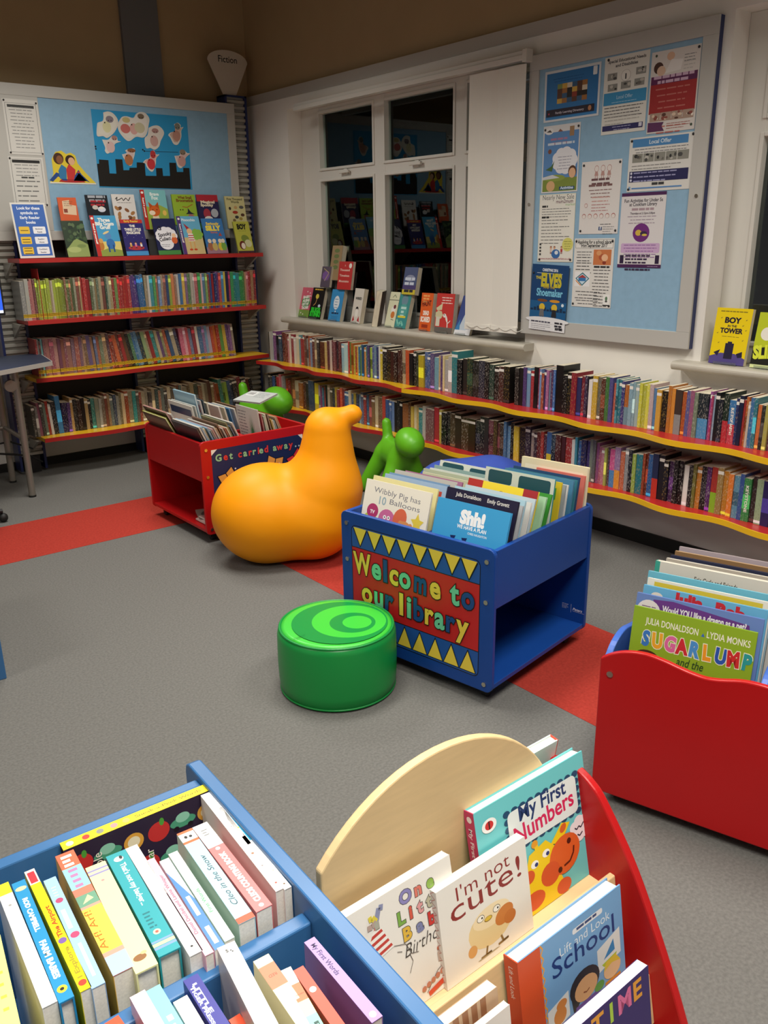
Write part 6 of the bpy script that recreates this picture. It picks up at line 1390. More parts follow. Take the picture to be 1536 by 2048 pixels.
def f_cute(a, w, h):
    a.rect(0, 0, w, h, 'e6e2da'); a.text("I'm not", .50*w, .80*h, .036, '8a2a26', bold=-.005, rot=.03, fit=.60*w); a.text('cute!', .52*w, .62*h, .056, '8a2a26', bold=.0, rot=.03, fit=.80*w)
    a.ell(.52*w, .34*h, .25*w, .20*h, 'e4cc98'); a.ell(.54*w, .44*h, .21*w, .11*h, 'ecd8b0'); a.ell(.68*w, .36*h, .11*w, .09*h, 'c87a3a', .3); a.ell(.74*w, .30*h, .07*w, .07*h, 'c07034'); a.ell(.30*w, .20*h, .05*w, .06*h, 'd8a060')
    for x in (.42, .60): a.ell(x*w, .47*h, .042*w, .036*h, '4a4030'); a.ell(x*w, .47*h, .037*w, .031*h, 'f2ece0'); a.dots([(x*w+.003, .47*h)], .002, '1a1414')
    a.ell(.50*w, .425*h, .045*w, .026*h, '8a6a20'); a.ell(.50*w, .427*h, .038*w, .020*h, 'dcb840')
    a.line([(.46*w, .16*h), (.44*w, .08*h), (.50*w, .08*h), (.38*w, .075*h)], .004, '8a6a38'); a.line([(.62*w, .17*h), (.64*w, .10*h), (.70*w, .105*h), (.58*w, .095*h)], .004, '8a6a38'); a.poly([(.34*w, .07*h), (.56*w, .075*h), (.6*w, .065*h), (.36*w, .06*h)], 'a89a78')
def f_baby(a, w, h):
    a.rect(0, 0, w, h, 'e6e2da')
    for s_, y, x, cs in (('One', .84, .56, ['8a84b8', 'd87a6a', '8ab04a']), ('Little', .70, .50, ['7aa84a', 'd05a48', 'd89a9a', 'b8b49a', '6a68b0', 'c8a850']), ('Baby', .56, .53, ['d8b040', '7a80a8', 'c83a34', '8a84b0'])):
        for k, (ch, c) in enumerate(zip(s_, cs)):
            xx = (x+(.115 if s_ != 'Little' else .085)*k)*w; a.text(ch, xx, y*h, .030, '4a4644', bold=.08); a.text(ch, xx, y*h, .030, c, bold=.045)
    a.text('Birthday', .70*w, .43*h, .032, '3a3634', bold=-.012, shear=.35, fit=.44*w)
    a.poly([(.10*w, .52*h), (.40*w, .58*h), (.29*w, .84*h)], 'ece8e2')
    for k in range(5):
        t0 = .06+.19*k; P_ = lambda s, q: ((.10+.30*s)*w*(1-q)+.29*w*q, (.52+.06*s)*h*(1-q)+.84*h*q)
        a.poly([P_(0, t0), P_(1, t0), P_(1, t0+.09), P_(0, t0+.09)], 'c04038')
    for dx, dy, c in ((.07, .10, '8a8fae'), (-.06, .05, 'd8c848'), (-.08, -.02, 'b09a90'), (.0, -.07, 'a8a898')): a.line([(.29*w, .84*h), ((.29+dx*.5)*w, (.84+dy*.9)*h), ((.29+dx)*w, (.84+dy*.8)*h)], .009, c)
    a.line([(.40*w, .58*h), (.50*w, .54*h), (.54*w, .44*h), (.60*w, .42*h)], .001, '4a4644'); a.line([(.10*w, .52*h), (.02*w, .42*h)], .001, '4a4644'); a.line([(.42*w, .52*h), (.46*w, .50*h)], .001, '4a4644'); a.line([(.50*w, .30*h), (.54*w, .38*h), (.52*w, .45*h)], .001, '4a4644')
    a.line([(.62*w, .06*h), (.74*w, .18*h), (1*w, .28*h)], .001, '4a4644'); a.poly([(.64*w, .02*h), (w, .10*h), (w, .15*h), (.63*w, .06*h)], 'cc4a30'); a.dots([((.60+.045*k)*w, (.105+.012*k)*h) for k in range(9)], .005, 'c07a60')
    for x in (.76, .88): a.rect(x*w, .24*h, (x+.02)*w, .32*h, 'b8a090'); a.ell((x+.01)*w, .345*h, .008*w, .015*h, 'b0583a')
def f_school(a, w, h):
    a.rect(0, 0, w, h, '78a8d6'); a.rect(0, 0, .20*w, h, 'd8542c')
    a.line([(.20*w+(.006 if k % 2 else 0), h*(1-k/24)) for k in range(25)], .003, 'e8a040')
    a.rr(.50*w, .885*h, .80*w, .93*h, .004, 'e4e6ea'); a.lines(.54*w, .76*w, .900*h, .010, 1, '3a4a78', h=.5); a.text('Lift and Look', .62*w, .79*h, .025, 'e8eef4', bold=-.005, fit=.50*w); a.text('School', .60*w, .655*h, .052, '1e3a78', bold=.005, fit=.62*w)
    a.poly([(.72*w, .40*h), (.96*w, .44*h), (.96*w, .66*h), (.72*w, .60*h)], 'e4e4e0'); a.poly([(.78*w, .48*h), (.90*w, .50*h), (.89*w, .60*h)], '3a88c0'); a.poly([(.76*w, .45*h), (.92*w, .47*h), (.90*w, .43*h), (.78*w, .42*h)], 'b8c838')
    a.poly([(.22*w, .22*h), (.42*w, .27*h), (.42*w, .48*h), (.22*w, .43*h)], 'e4e4e0'); a.ell(.33*w, .33*h, .06*w, .07*h, 'd88a48'); a.ell(.35*w, .41*h, .05*w, .04*h, 'd88a48')
    a.ell(.58*w, .42*h, .15*w, .13*h, '2a2a34'); a.poly([(.44*w, .40*h), (.52*w, .30*h), (.46*w, .22*h)], '2a2a34'); a.ell(.59*w, .38*h, .115*w, .10*h, 'dca878'); a.poly([(.46*w, .05*h), (.74*w, .08*h), (.72*w, .28*h), (.48*w, .28*h)], '6a4a9a'); a.rect(.46*w, .12*h, .78*w, .19*h, '3a9ab8'); a.ell(.72*w, .30*h, .05*w, .04*h, '5a9a48')
    a.ell(.86*w, .36*h, .09*w, .08*h, 'e8bc90'); a.poly([(.77*w, .38*h), (.80*w, .45*h), (.9*w, .46*h), (.95*w, .38*h), (.86*w, .41*h)], 'e0c040'); a.poly([(.76*w, .10*h), (.96*w, .12*h), (.94*w, .28*h), (.78*w, .28*h)], 'e08a28')
    a.ell(.32*w, .13*h, .11*w, .09*h, '2a2428'); a.ell(.33*w, .10*h, .09*w, .08*h, 'b8865a'); a.poly([(.22*w, 0), (.44*w, 0), (.42*w, .05*h), (.24*w, .05*h)], 'd0c838'); a.poly([(.44*w, 0), (w, 0), (w, .12*h), (.5*w, .04*h)], 'c8a868')
    a.line([(.56*w, .36*h), (.59*w, .345*h), (.62*w, .36*h)], .002, '8a4a30')
def s_school(a, t, h): a.rect(0, 0, t, h, 'd05030'); a.text('Lift and Look', .32*t, .80*h, .45*t, 'f0e4dc', rot=-PI/2, fit=.26*h)
def s_num(a, t, h): a.rect(0, 0, t, h, 'c23a64'); a.text('My First', .32*t, .76*h, .5*t, 'f0d8e0', rot=-PI/2, fit=.22*h, bold=.03); a.ell(.5*t, .94*h, .25*t, .25*t, 'f0e4e4')
def s_cute(a, t, h): a.rect(0, 0, t, h, 'dcd6cc'); a.line([((.2 if k % 2 else .8)*t, h*(1-k/26)) for k in range(27)], .0015, 'c08a80')
def f_time(a, w, h):
    a.rect(0, 0, w, h, '3a2a6a'); rn = random.Random(8); a.dots([(rn.random()*w, rn.random()*.8*h) for _ in range(14)], .002, 'e8e4f0')
    for k, (ch, c) in enumerate(zip('BEDTIME', ['e05a48', 'e8a03a', '9ad0e4', 'e8a03a', 'b0d048', 'e070a0', 'e8a03a'])): a.text(ch, (.10+.13*k)*w, .84*h, .050, c, bold=.03)
    a.ell(.4*w, .4*h, .2*w, .15*h, 'e8c050'); a.ell(.75*w, .55*h, .02*w, .02*h, 'e8c050')
def f_brownp(a, w, h): a.rect(0, 0, w, h, 'c8a888'); [a.line([(.2*w+.12*k*w, h), (.3*w+.1*k*w, 0)], .012, '9a6a4a') for k in range(6)]
def f_tail(a, w, h): a.rect(0, 0, w, h, 'e8e0d8'); a.ell(.8*w, .8*h, .12*w, .08*h, '7a4a5a')
YBK = DY-.012
disp('pale teal My First Numbers board book on the top of the birch display', (946, 1624), (1163, 1506), DY-.022, .384, .024, 12, '6cc4c8', f_num, s_num, 'c23a64', True)
disp('white One Little Baby Birthday board book on the birch display', (675, 1818), (898, 1733), DY-.040, .384, .018, 12, 'e6e2da', f_baby)
disp('white I’m not cute board book with a yellow chick', (871, 1768), (1048, 1690), DY-.062, .384, .018, 10, 'e6e2da', f_cute, s_cute, 'dcd6cc')
disp('blue Lift and Look School book with orange spine', (1035, 1903), (1238, 1791), DY-.165, .217, .030, 9, '78a8d6', f_school, s_school, 'd05030', True)
disp('white edged tan board book at the lower left of the display', (840, 2062), (993, 2002), DY-.175, .217, .022, 8, 'c8a888', f_brownp)
disp('white board book in front of the tan one, cut off below', (905, 2075), (1018, 2033), DY-.20, .217, .012, 8, 'e8e0d8', f_tail)
disp('purple BEDTIME board book on the lowest step of the display', (1085, 2078), (1292, 1969), DY-.262, .102, .022, 9, '3a2a6a', f_time)
# one book on the far side peeping over the birch arch
A = onY(1064, 1478, DY+.05); B_ = onY(1100, 1487, DY+.05)
cover_book('board_book', 'pale board book with a red corner on the far side of the display', G_DS, .12, .22, .02, 'd8ece8', pose_top((B_[0]-.06, DY+.05, A[2]-.012), 180, 8, .22), None, None, 'd8503a')

# ------------------------------------------------------------------ posters on the right pinboard
def sheet(name, label, cat, w, h, col, mt4, art, group=None, pins=(), parent=None):
    """paper sheet: local x right, y up, z towards the viewer, origin lower left"""
    o = MB().box((0, 0, 0), (w, h, .0006), srgb(col)).build(name, M_POSTER, parent, mt4); tag(o, label, cat, group)
    a = Art(); art(a, w, h); a.build('printed_picture', o, Matrix.Translation((0, 0, .0007)), M_POSTER)
    for x, y, c in pins:
        MB().lathe([(.0055, .0008), (.006, .003), (.004, .0055), (.0005, .006)], 12).build('drawing_pin', M_BLACK if c == 'k' else M_FRAME, o, Matrix.Translation((x, y, 0)))
    return o
def wallR(yl_, z0, roll=0.0, x=3.6268): return frame4((x, yl_, z0), (0, -1, 0), (0, 0, 1)) @ Matrix.Rotation(R(roll), 4, 'Z')
def wallB(x0, z0, roll=0.0, y=6.0332): return frame4((x0, y, z0), (1, 0, 0), (0, 0, 1)) @ Matrix.Rotation(R(roll), 4, 'Z')
G_P = 'posters on the right pinboard'
rp = random.Random(21)
def mosaic(a, x0, y0, x1, y1, nx, ny, cols):
    for i in range(nx):
        for j in range(ny): a.rect(x0+(x1-x0)*i/nx, y0+(y1-y0)*j/ny, x0+(x1-x0)*(i+1)/nx, y0+(y1-y0)*(j+1)/ny, rp.choice(cols))
def photo(a, x0, y0, x1, y1, c0, cs):
    a.rect(x0, y0, x1, y1, c0)
    for _ in range(4):
        rx_, ry_ = (x1-x0)*rp.uniform(.10, .22), (y1-y0)*rp.uniform(.12, .26); a.ell(rp.uniform(x0+rx_, x1-rx_), rp.uniform(y0+ry_, y1-ry_), rx_, ry_, rp.choice(cs), n=10)
GREYS = ['4a4a48', '8a8880', 'b8b4ac', '2e2e2e', '6a6660']
def p_family(a, w, h):
    a.rect(0, 0, w, h, 'd0d4d8'); a.rect(.012, .010, w-.012, h-.012, '2f6fa8'); a.rect(.012, .010, w-.012, .02, '3a80ba'); a.lines(.14*w, .72*w, .82*h, .012, 2, '1f5488', align='C')
    mosaic(a, .24*w, .34*h, .78*w, .72*h, 6, 4, ['2a2622', '8a3a2a', 'c8a048', '3a5a7a', '7a8a50', 'd0c0a8', '5a3a2a', '9a6a3a']); a.rect(.05*w, .10*h, .92*w, .24*h, '2a2430'); a.text('Family Learning Directory', .48*w, .145*h, .014, 'b8b4c0', bold=.03, fit=.52*w); a.ell(.84*w, .17*h, .03*w, .05*h, 'b8805a'); a.ell(.1*w, .16*h, .015*w, .02*h, 'a03a50'); a.rr(.87*w, .78*h, .94*w, .94*h, .004, 'd8dce0')
sheet('poster', 'blue family poster with a photo mosaic at the top left of the pinboard', 'poster', .347, .235, '2f6fa8', wallR(3.168, 2.101), p_family, G_P)
def p_sen(a, w, h):
    a.rect(0, 0, w, h, 'd8d6ce'); a.text('Special Educational Needs', .5*w, .92*h, .018, '4a4a4c', bold=.03, fit=.84*w); a.text('and Disabilities', .5*w, .86*h, .018, '4a4a4c', bold=.03, fit=.5*w)
    for x, y in ((.08, .70), (.72, .72), (.10, .56), (.40, .57), (.70, .58)): photo(a, x*w, y*h, (x+.22)*w, (y+.09)*h, '8a8a84', GREYS)
    a.ell(.5*w, .735*h, .11*w, .075*h, 'b8b6b0'); a.ell(.5*w, .735*h, .10*w, .068*h, 'dedcd4'); a.line([(.5*w, .69*h), (.5*w, .76*h)], .008, '4a4a4a')
    a.rect(.02*w, .38*h, .98*w, .54*h, '3a8ab8'); a.text('Local Offer', .5*w, .45*h, .022, 'b8d4e4', fit=.36*w); a.lines(.2*w, .8*w, .405*h, .010, 1, 'a8cce0', align='C'); a.lines(.05*w, .95*w, .34*h, .014, 4, '5a5a5c', ragged=.2); a.lines(.08*w, .9*w, .22*h, .016, 3, 'b0aea8', ragged=.5); a.rect(.03*w, .045*h, .95*w, .115*h, '2c2a5c'); a.lines(.25*w, .7*w, .085*h, .012, 2, 'a8a8c8', align='C'); a.rect(.86*w, .06*h, .93*w, .11*h, 'c8c8d4')
sheet('poster', 'white Special Educational Needs poster at the top of the pinboard', 'poster', .248, .336, 'd8d6ce', wallR(2.800, 2.009), p_sen, G_P, ((.02, .325, 'k'),))
def p_red(a, w, h):
    a.rect(0, 0, w, h, 'd6d0ca'); a.ell(.16*w, .80*h, .10*w, .07*h, '4a3028'); a.ell(.22*w, .76*h, .09*w, .06*h, 'd8b8a0'); a.ell(.40*w, .92*h, .08*w, .05*h, 'd8b094'); a.poly([(.3*w, .72*h), (.62*w, .74*h), (.66*w, .86*h), (.42*w, .88*h)], 'e4e0dc'); a.lines(.68*w, .92*w, .90*h, .012, 3, '7a7a7c'); a.lines(.68*w, .92*w, .82*h, .014, 3, 'b8b4b0')
    a.rect(.02*w, .24*h, .97*w, .70*h, '9a2c2c'); a.rect(.02*w, .60*h, .97*w, .70*h, '5c2450'); a.lines(.06*w, .92*w, .665*h, .020, 2, 'c8a8c0', h=.6, align='C'); a.lines(.12*w, .85*w, .53*h, .026, 8, 'b86a62', h=.2, align='C')
    for k in range(4): photo(a, (.05+.23*k)*w, .145*h, (.27+.23*k)*w, .25*h, 'a89080', ['d8c0a8', '5a3a30', 'e8dcd0', '8a4a40'])
    a.poly([(.02*w, .02*h), (.38*w, .02*h), (.32*w, .08*h), (.36*w, .13*h), (.02*w, .14*h)], '5c3058'); a.lines(.42*w, .92*w, .10*h, .010, 3, 'a86a62'); a.dots([(.1*w, .95*h), (.93*w, .06*h)], .006, '3a4a3a')
sheet('poster', 'red and white poster with family photos at the top right of the pinboard', 'poster', .247, .338, 'd6d0ca', wallR(2.541, 1.990), p_red, G_P, ((.236, .326, 'k'),))
def p_kids(a, w, h):
    a.rect(0, 0, w, h, 'd4d4d4'); a.rect(.03*w, .02*h, .97*w, .90*h, '5a88bc'); a.rect(.03*w, .02*h, .97*w, .22*h, '7a8a3a'); a.ell(.35*w, .22*h, .3*w, .05*h, '8a9a44'); a.poly([(.03*w, .24*h), (.3*w, .27*h), (.5*w, .22*h), (.03*w, .2*h)], 'c8ccd0')
    a.ell(.16*w, .92*h, .12*w, .05*h, 'e0e0e0'); a.poly([(.08*w, .91*h), (.18*w, .94*h), (.24*w, .90*h)], '4a4440'); a.poly([(.40*w, .90*h), (.46*w, .94*h), (.54*w, .90*h)], '8a5a48'); a.rect(.72*w, .82*h, .84*w, .96*h, '9a7a58'); a.lines(.2*w, .7*w, .78*h, .02, 2, 'a87a98', align='C', h=.5); a.lines(.12*w, .88*w, .71*h, .022, 1, 'c8d4e0', align='C', h=.5)
    puff(a, .62*w, .47*h, .26*w, 'e0e0e4', 9); a.lines(.42*w, .82*w, .52*h, .014, 5, '9a9aa8', align='C'); a.ell(.2*w, .62*h, .05*w, .035*h, '7a4a38'); a.poly([(.1*w, .35*h), (.26*w, .40*h), (.34*w, .48*h), (.28*w, .32*h)], '4a6a38')
    a.ell(.84*w, .30*h, .11*w, .09*h, '5a3a28'); a.ell(.84*w, .28*h, .09*w, .075*h, 'dcae88'); a.ell(.26*w, .10*h, .12*w, .08*h, 'd0a878'); a.rect(.50*w, .035*h, .92*w, .085*h, '2a4a6a'); a.text('Activities', .71*w, .047*h, .018, 'c8d8e8', bold=.04, fit=.36*w)
sheet('poster', 'blue cartoon children poster on the left side of the pinboard', 'poster', .238, .322, 'd4d4d4', wallR(3.164, 1.761), p_kids, G_P, ((.012, .305, 'k'), (.226, .305, 'k')))
def p_sale(a, w, h):
    a.rect(0, 0, w, h, 'd8d6c4'); a.rect(.015*w, .012*h, .985*w, .985*h, 'e2e0d6'); a.text('Nearly New Sale', .52*w, .92*h, .034, '2a2a34', fit=.86*w, bold=-.005); a.text('mum2mum', .70*w, .865*h, .026, '6a3a50', bold=.01, fit=.46*w); a.text('market', .86*w, .825*h, .018, '8ab070', fit=.26*w)
    a.lines(.08*w, .25*w, .81*h, .014, 1, '2a2a2a', h=.7); a.lines(.08*w, .9*w, .78*h, .013, 4, '6a6a68', ragged=.5); a.lines(.08*w, .3*w, .65*h, .014, 1, '2a2a2a', h=.7); a.lines(.08*w, .88*w, .615*h, .0165, 8, '7a7a76', ragged=.55)
    for x in (.38, .48, .68): figure(a, x*w, .12*h, .020, 'd8a888', rp.choice(['b03a3a', '3a6ab0', 'd8c0b0']), '8a4a48', '8a4a30')
    a.ell(.52*w, .12*h, .12*w, .07*h, '3a6aa8'); a.ell(.54*w, .14*h, .05*w, .03*h, 'd8dce4'); a.ell(.84*w, .26*h, .15*w, .10*h, 'd4d070', .1); a.lines(.74*w, .94*w, .30*h, .012, 4, '8a8a3a', align='C'); a.text('www.mum2mummarket.co.uk', .5*w, .035*h, .016, 'b05a6a', fit=.86*w)
    for k in range(4): a.rect(.05*w, (.10+.05*k)*h, .10*w, (.13+.05*k)*h, '3a3a3a')
sheet('poster', 'cream Nearly New Sale poster on the left of the pinboard', 'poster', .240, .338, 'd8d6c4', wallR(3.172, 1.416), p_sale, G_P, ((.015, .012, 'k'), (.225, .012, 'k')))
def p_elves(a, w, h):
    a.rect(0, 0, w, h, 'e4e4e6'); a.rect(0, .17*h, w, h, '16406e'); a.rect(0, .17*h, w, .45*h, '1c5a8c'); a.text('CHRISTMAS 2016', .5*w, .90*h, .020, 'dce4ea', bold=.04, fit=.42*w); a.line([(.14*w, .87*h), (.84*w, .87*h)], .0025, 'c0ccd8')
    a.text('THE', .19*w, .78*h, .020, 'c8b838', bold=.05); a.text('ELVES', .55*w, .68*h, .092, 'c4b834', bold=.06, fit=.56*w); a.text('AND THE', .5*w, .645*h, .018, 'b09a30', bold=.04); a.text('Shoemaker', .52*w, .53*h, .054, '7cc4e0', bold=.03, fit=.72*w)
    for k in range(11): a.rect((.02+.09*k)*w, .30*h, (.09+.09*k)*w, (.33+.05*((k*7) % 5)/5)*h, '14304e')
    for k in range(2):
        x = (.34+.34*k)*w; a.ell(x, .46*h, .14*w, .022*h, ['7a4a28', 'd0902a'][k]); a.ell(x, .36*h, .08*w, .055*h, 'd8b838'); a.poly([(x-.07*w, .22*h), (x+.07*w, .22*h), (x+.05*w, .33*h), (x-.05*w, .33*h)], '6a6a6c' if k == 0 else '26262a'); a.rect(x-.04*w, .16*h, x-.01*w, .22*h, '3a3a3a'); a.rect(x+.02*w, .16*h, x+.05*w, .22*h, '3a3a3a')
    a.ell(.5*w, .16*h, .6*w, .05*h, 'e4e4e6'); a.ell(.9*w, .41*h, .035*w, .025*h, 'd8e4ec'); a.lines(.06*w, .62*w, .12*h, .013, 1, '4a4a58', h=.6); a.lines(.06*w, .62*w, .085*h, .010, 4, '9a9aa0'); a.lines(.72*w, .94*w, .12*h, .016, 2, '2a2a34', h=.6); a.text('norden', .84*w, .03*h, .024, '1c1c24', bold=.06, fit=.20*w)
sheet('poster', 'dark blue ELVES and the Shoemaker poster at the lower left of the pinboard', 'poster', .252, .346, '16406e', wallR(3.206, 1.060, -2.0, 3.6165), p_elves, G_P, ((.012, .30, 'k'),))
def p_group(a, w, h):
    a.rect(0, 0, w, h, 'dcd8d4')
    for k in range(3):
        x = (.38+.16*k)*w
        a.ell(x, .895*h, .055*w, .045*h, 'a86a68'); a.ell(x, .895*h, .048*w, .038*h, 'e0d8d2'); a.poly([(x-.05*w, .80*h), (x+.05*w, .80*h), (x+.03*w, .86*h), (x-.03*w, .86*h)], 'b89088'); a.line([(x-.02*w, .80*h), (x-.03*w, .765*h)], .003, 'a8706a'); a.line([(x+.02*w, .80*h), (x+.03*w, .765*h)], .003, 'a8706a')
    a.lines(.26*w, .76*w, .735*h, .020, 2, '6a4a4c', h=.5, align='C', ragged=.1); a.lines(.20*w, .80*w, .655*h, .02, 1, '7a5a58', h=.5, align='C', ragged=.05); a.lines(.2*w, .8*w, .60*h, .016, 3, '8a6a68', align='C'); a.lines(.30*w, .78*w, .50*h, .018, 2, 'c89890'); a.lines(.30*w, .78*w, .40*h, .014, 3, 'b88080')
    for k in range(6): a.ell((.12+.15*k)*w, .25*h, .05*w, .034*h, 'a85a58'); a.ell((.12+.15*k)*w, .245*h, .043*w, .028*h, 'e0d8d2')
    a.ell(.16*w, .40*h, .04*w, .03*h, 'b06a68'); a.ell(.16*w, .398*h, .033*w, .024*h, 'e0d8d2'); a.lines(.55*w, .85*w, .13*h, .012, 1, '6a6a6a'); a.rect(.52*w, .05*h, .60*w, .10*h, '2a4070'); a.text('f', .565*w, .055*h, .022, 'e0e4ec', bold=.05); a.lines(.62*w, .92*w, .095*h, .011, 4, '9a9a9a')
sheet('poster', 'white poster with little red line drawings of children on the pinboard', 'poster', .239, .341, 'dcd8d4', wallR(2.903, 1.554), p_group, G_P, ((.012, .325, 'k'), (.228, .328, 'k'), (.012, .015, 'k'), (.226, .015, 'k')))
def p_school(a, w, h):
    a.rect(0, 0, w, h, 'dcdad4'); a.rect(.03*w, .86*h, .97*w, .98*h, '2a2a2a'); a.rect(.036*w, .864*h, .964*w, .976*h, 'e4e2dc'); a.text('Applying for a school place', .5*w, .925*h, .024, '1c1c1c', bold=.03, fit=.84*w); a.text('from September 2017', .5*w, .875*h, .024, '1c1c1c', bold=.03, fit=.66*w)
    photo(a, .50*w, .62*h, .94*w, .84*h, 'c87848', ['d89a68', 'e8b890', '8a3a2a', 'b05a3a', '6a2a2a']); a.lines(.06*w, .46*w, .80*h, .014, 2, '5a5a5a', align='C'); a.lines(.06*w, .46*w, .72*h, .016, 2, '3a3a3a', align='C'); a.lines(.06*w, .46*w, .64*h, .016, 4, '3a3a3a', align='C')
    a.rect(.05*w, .30*h, .44*w, .52*h, 'e8e8e8'); a.poly([(.07*w, .42*h), (.25*w, .31*h), (.43*w, .42*h), (.25*w, .51*h)], '2a6a78'); a.poly([(.10*w, .42*h), (.25*w, .33*h), (.40*w, .42*h), (.25*w, .49*h)], 'c8dce8'); a.rect(.15*w, .38*h, .34*w, .43*h, '3a78b0'); a.poly([(.13*w, .43*h), (.25*w, .475*h), (.36*w, .43*h)], 'a83a38'); a.line([(.08*w, .39*h), (.22*w, .315*h)], .005, 'd8883a')
    a.lines(.52*w, .92*w, .58*h, .018, 1, '2a2a2a', align='C', h=.5); a.lines(.50*w, .95*w, .54*h, .016, 12, '5a5a5a', align='C'); a.lines(.08*w, .72*w, .22*h, .016, 3, '5a5a5a', align='C'); a.lines(.1*w, .7*w, .09*h, .016, 2, '6a6a6a', align='C'); a.rect(.80*w, .05*h, .97*w, .20*h, 'e8e8e4'); a.ell(.885*w, .14*h, .03*w, .03*h, '5a7a5a'); a.ell(.885*w, .10*h, .03*w, .015*h, '4a4a4a'); a.rect(.80*w, .035*h, .97*w, .05*h, '2a2a2a')
sheet('poster', 'white Applying for a school place poster at the bottom of the pinboard', 'poster', .248, .339, 'dcdad4', wallR(2.924, 1.194), p_school, G_P, ((.012, .325, 'k'), (.236, .325, 'k'), (.010, .014, 'k'), (.238, .012, 'k')))
def p_local(a, w, h):
    a.rect(0, 0, w, h, 'd8d6d0'); a.rect(.05*w, .82*h, .90*w, .97*h, '4a84b8'); a.text('Local Offer', .48*w, .865*h, .024, 'c8d8e4', bold=.03, fit=.34*w); a.lines(.08*w, .92*w, .77*h, .013, 2, '6a6a6c', align='C', ragged=.15)
    for k in range(5): photo(a, (.06+.175*k)*w, .54*h, (.225+.175*k)*w, .70*h, '8a8a80', GREYS)
    a.lines(.06*w, .85*w, .47*h, .014, 2, '8a8a88'); a.rect(.03*w, .18*h, .94*w, .38*h, '262652'); a.lines(.10*w, .80*w, .335*h, .018, 3, '9a9ac0', h=.3); [a.dots([(.06*w, (.345-.065*k)*h)], .006, 'd0d0e0') for k in range(3)]; a.lines(.40*w, .60*w, .11*h, .016, 1, '3a3a3a', h=.7); a.rect(.08*w, .05*h, .86*w, .075*h, '5a8ac0'); a.rect(.03*w, .04*h, .06*w, .10*h, '7aa0c8')
sheet('poster', 'wide Local Offer poster on the right of the pinboard', 'poster', .345, .238, 'd8d6d0', wallR(2.628, 1.742), p_local, G_P, ((.012, .225, 'k'), (.333, .228, 'k'), (.010, .012, 'k')))
def p_fun(a, w, h):
    a.rect(0, 0, w, h, 'd8d4d4'); a.rect(0, .955*h, w, h, '4a2452'); a.text('Fun Activities for Under 5s', .5*w, .875*h, .022, '2a2430', bold=.02, fit=.86*w); a.text('at Cookham Library', .5*w, .825*h, .022, '2a2430', bold=.02, fit=.62*w); a.lines(.25*w, .75*w, .765*h, .018, 1, 'a89098', h=.6, align='C', ragged=.05); a.text('Thursdays at 2.15pm-3.00pm', .5*w, .715*h, .013, '4a3a48', bold=.03, fit=.56*w); a.lines(.15*w, .85*w, .68*h, .015, 3, '9a8a98', align='C')
    a.ell(.5*w, .47*h, .19*w, .125*h, '6e2c78'); a.ell(.44*w, .47*h, .07*w, .04*h, 'd0b048'); a.ell(.56*w, .46*h, .08*w, .03*h, '3a2a48'); a.ell(.58*w, .44*h, .06*w, .015*h, 'd8c050'); a.rr(.06*w, .20*h, .94*w, .33*h, .008, 'c8a8cc'); a.lines(.12*w, .88*w, .30*h, .014, 5, '8a5a98', align='C', ragged=.15)
    a.rect(.05*w, .055*h, .14*w, .17*h, '2e1e3c'); a.rect(.86*w, .055*h, .95*w, .17*h, '2e1e3c'); a.lines(.18*w, .80*w, .15*h, .016, 5, '3a2a48', h=.5); a.rect(0, 0, w, .045*h, '4a2452'); a.lines(.7*w, .95*w, .016*h, .008, 1, 'b8a0c0')
sheet('poster', 'white and purple Fun Activities poster on the right of the pinboard', 'poster', .247, .343, 'd8d4d4', wallR(2.652, 1.395), p_fun, G_P)

# ------------------------------------------------------------------ back pinboard display
def notice(a, w, h): a.rect(.06*w, .04*h, .94*w, .93*h, '4a4a4a'); a.rect(.07*w, .045*h, .93*w, .925*h, 'd4d2cc'); a.rect(.12*w, .85*h, .88*w, .90*h, '3a3a3a'); a.lines(.14*w, .86*w, .80*h, .020, 12, '8a8a88', align='C'); a.lines(.2*w, .8*w, .84*h, .02, 0 or 1, 'b0b0ac', align='C')
sheet('notice', 'upper white typed notice at the left of the back pinboard', 'notice', .218, .325, 'd4d2cc', wallB(1.797, 2.094, 0, 6.0272), notice, 'typed notices on the back pinboard', ((.01, .315, 'k'), (.208, .31, 'k'), (.01, .01, 'k'), (.21, .01, 'k')))
def notice2(a, w, h): a.rect(.06*w, .04*h, .94*w, .96*h, '4a4a4a'); a.rect(.07*w, .045*h, .93*w, .955*h, 'd4d2cc'); a.rect(.10*w, .88*h, .90*w, .94*h, '2a2a2a'); a.lines(.14*w, .86*w, .83*h, .021, 4, '8a8a88', align='C'); a.lines(.3*w, .7*w, .57*h, .02, 1, '4a4a4a', align='C', h=.5); a.lines(.14*w, .86*w, .50*h, .03, 6, '7a7a78')
sheet('notice', 'lower white typed notice at the left of the back pinboard', 'notice', .218, .300, 'd4d2cc', wallB(1.785, 1.780, 0, 6.0272), notice2, 'typed notices on the back pinboard', ((.01, .29, 'k'), (.208, .01, 'k')))
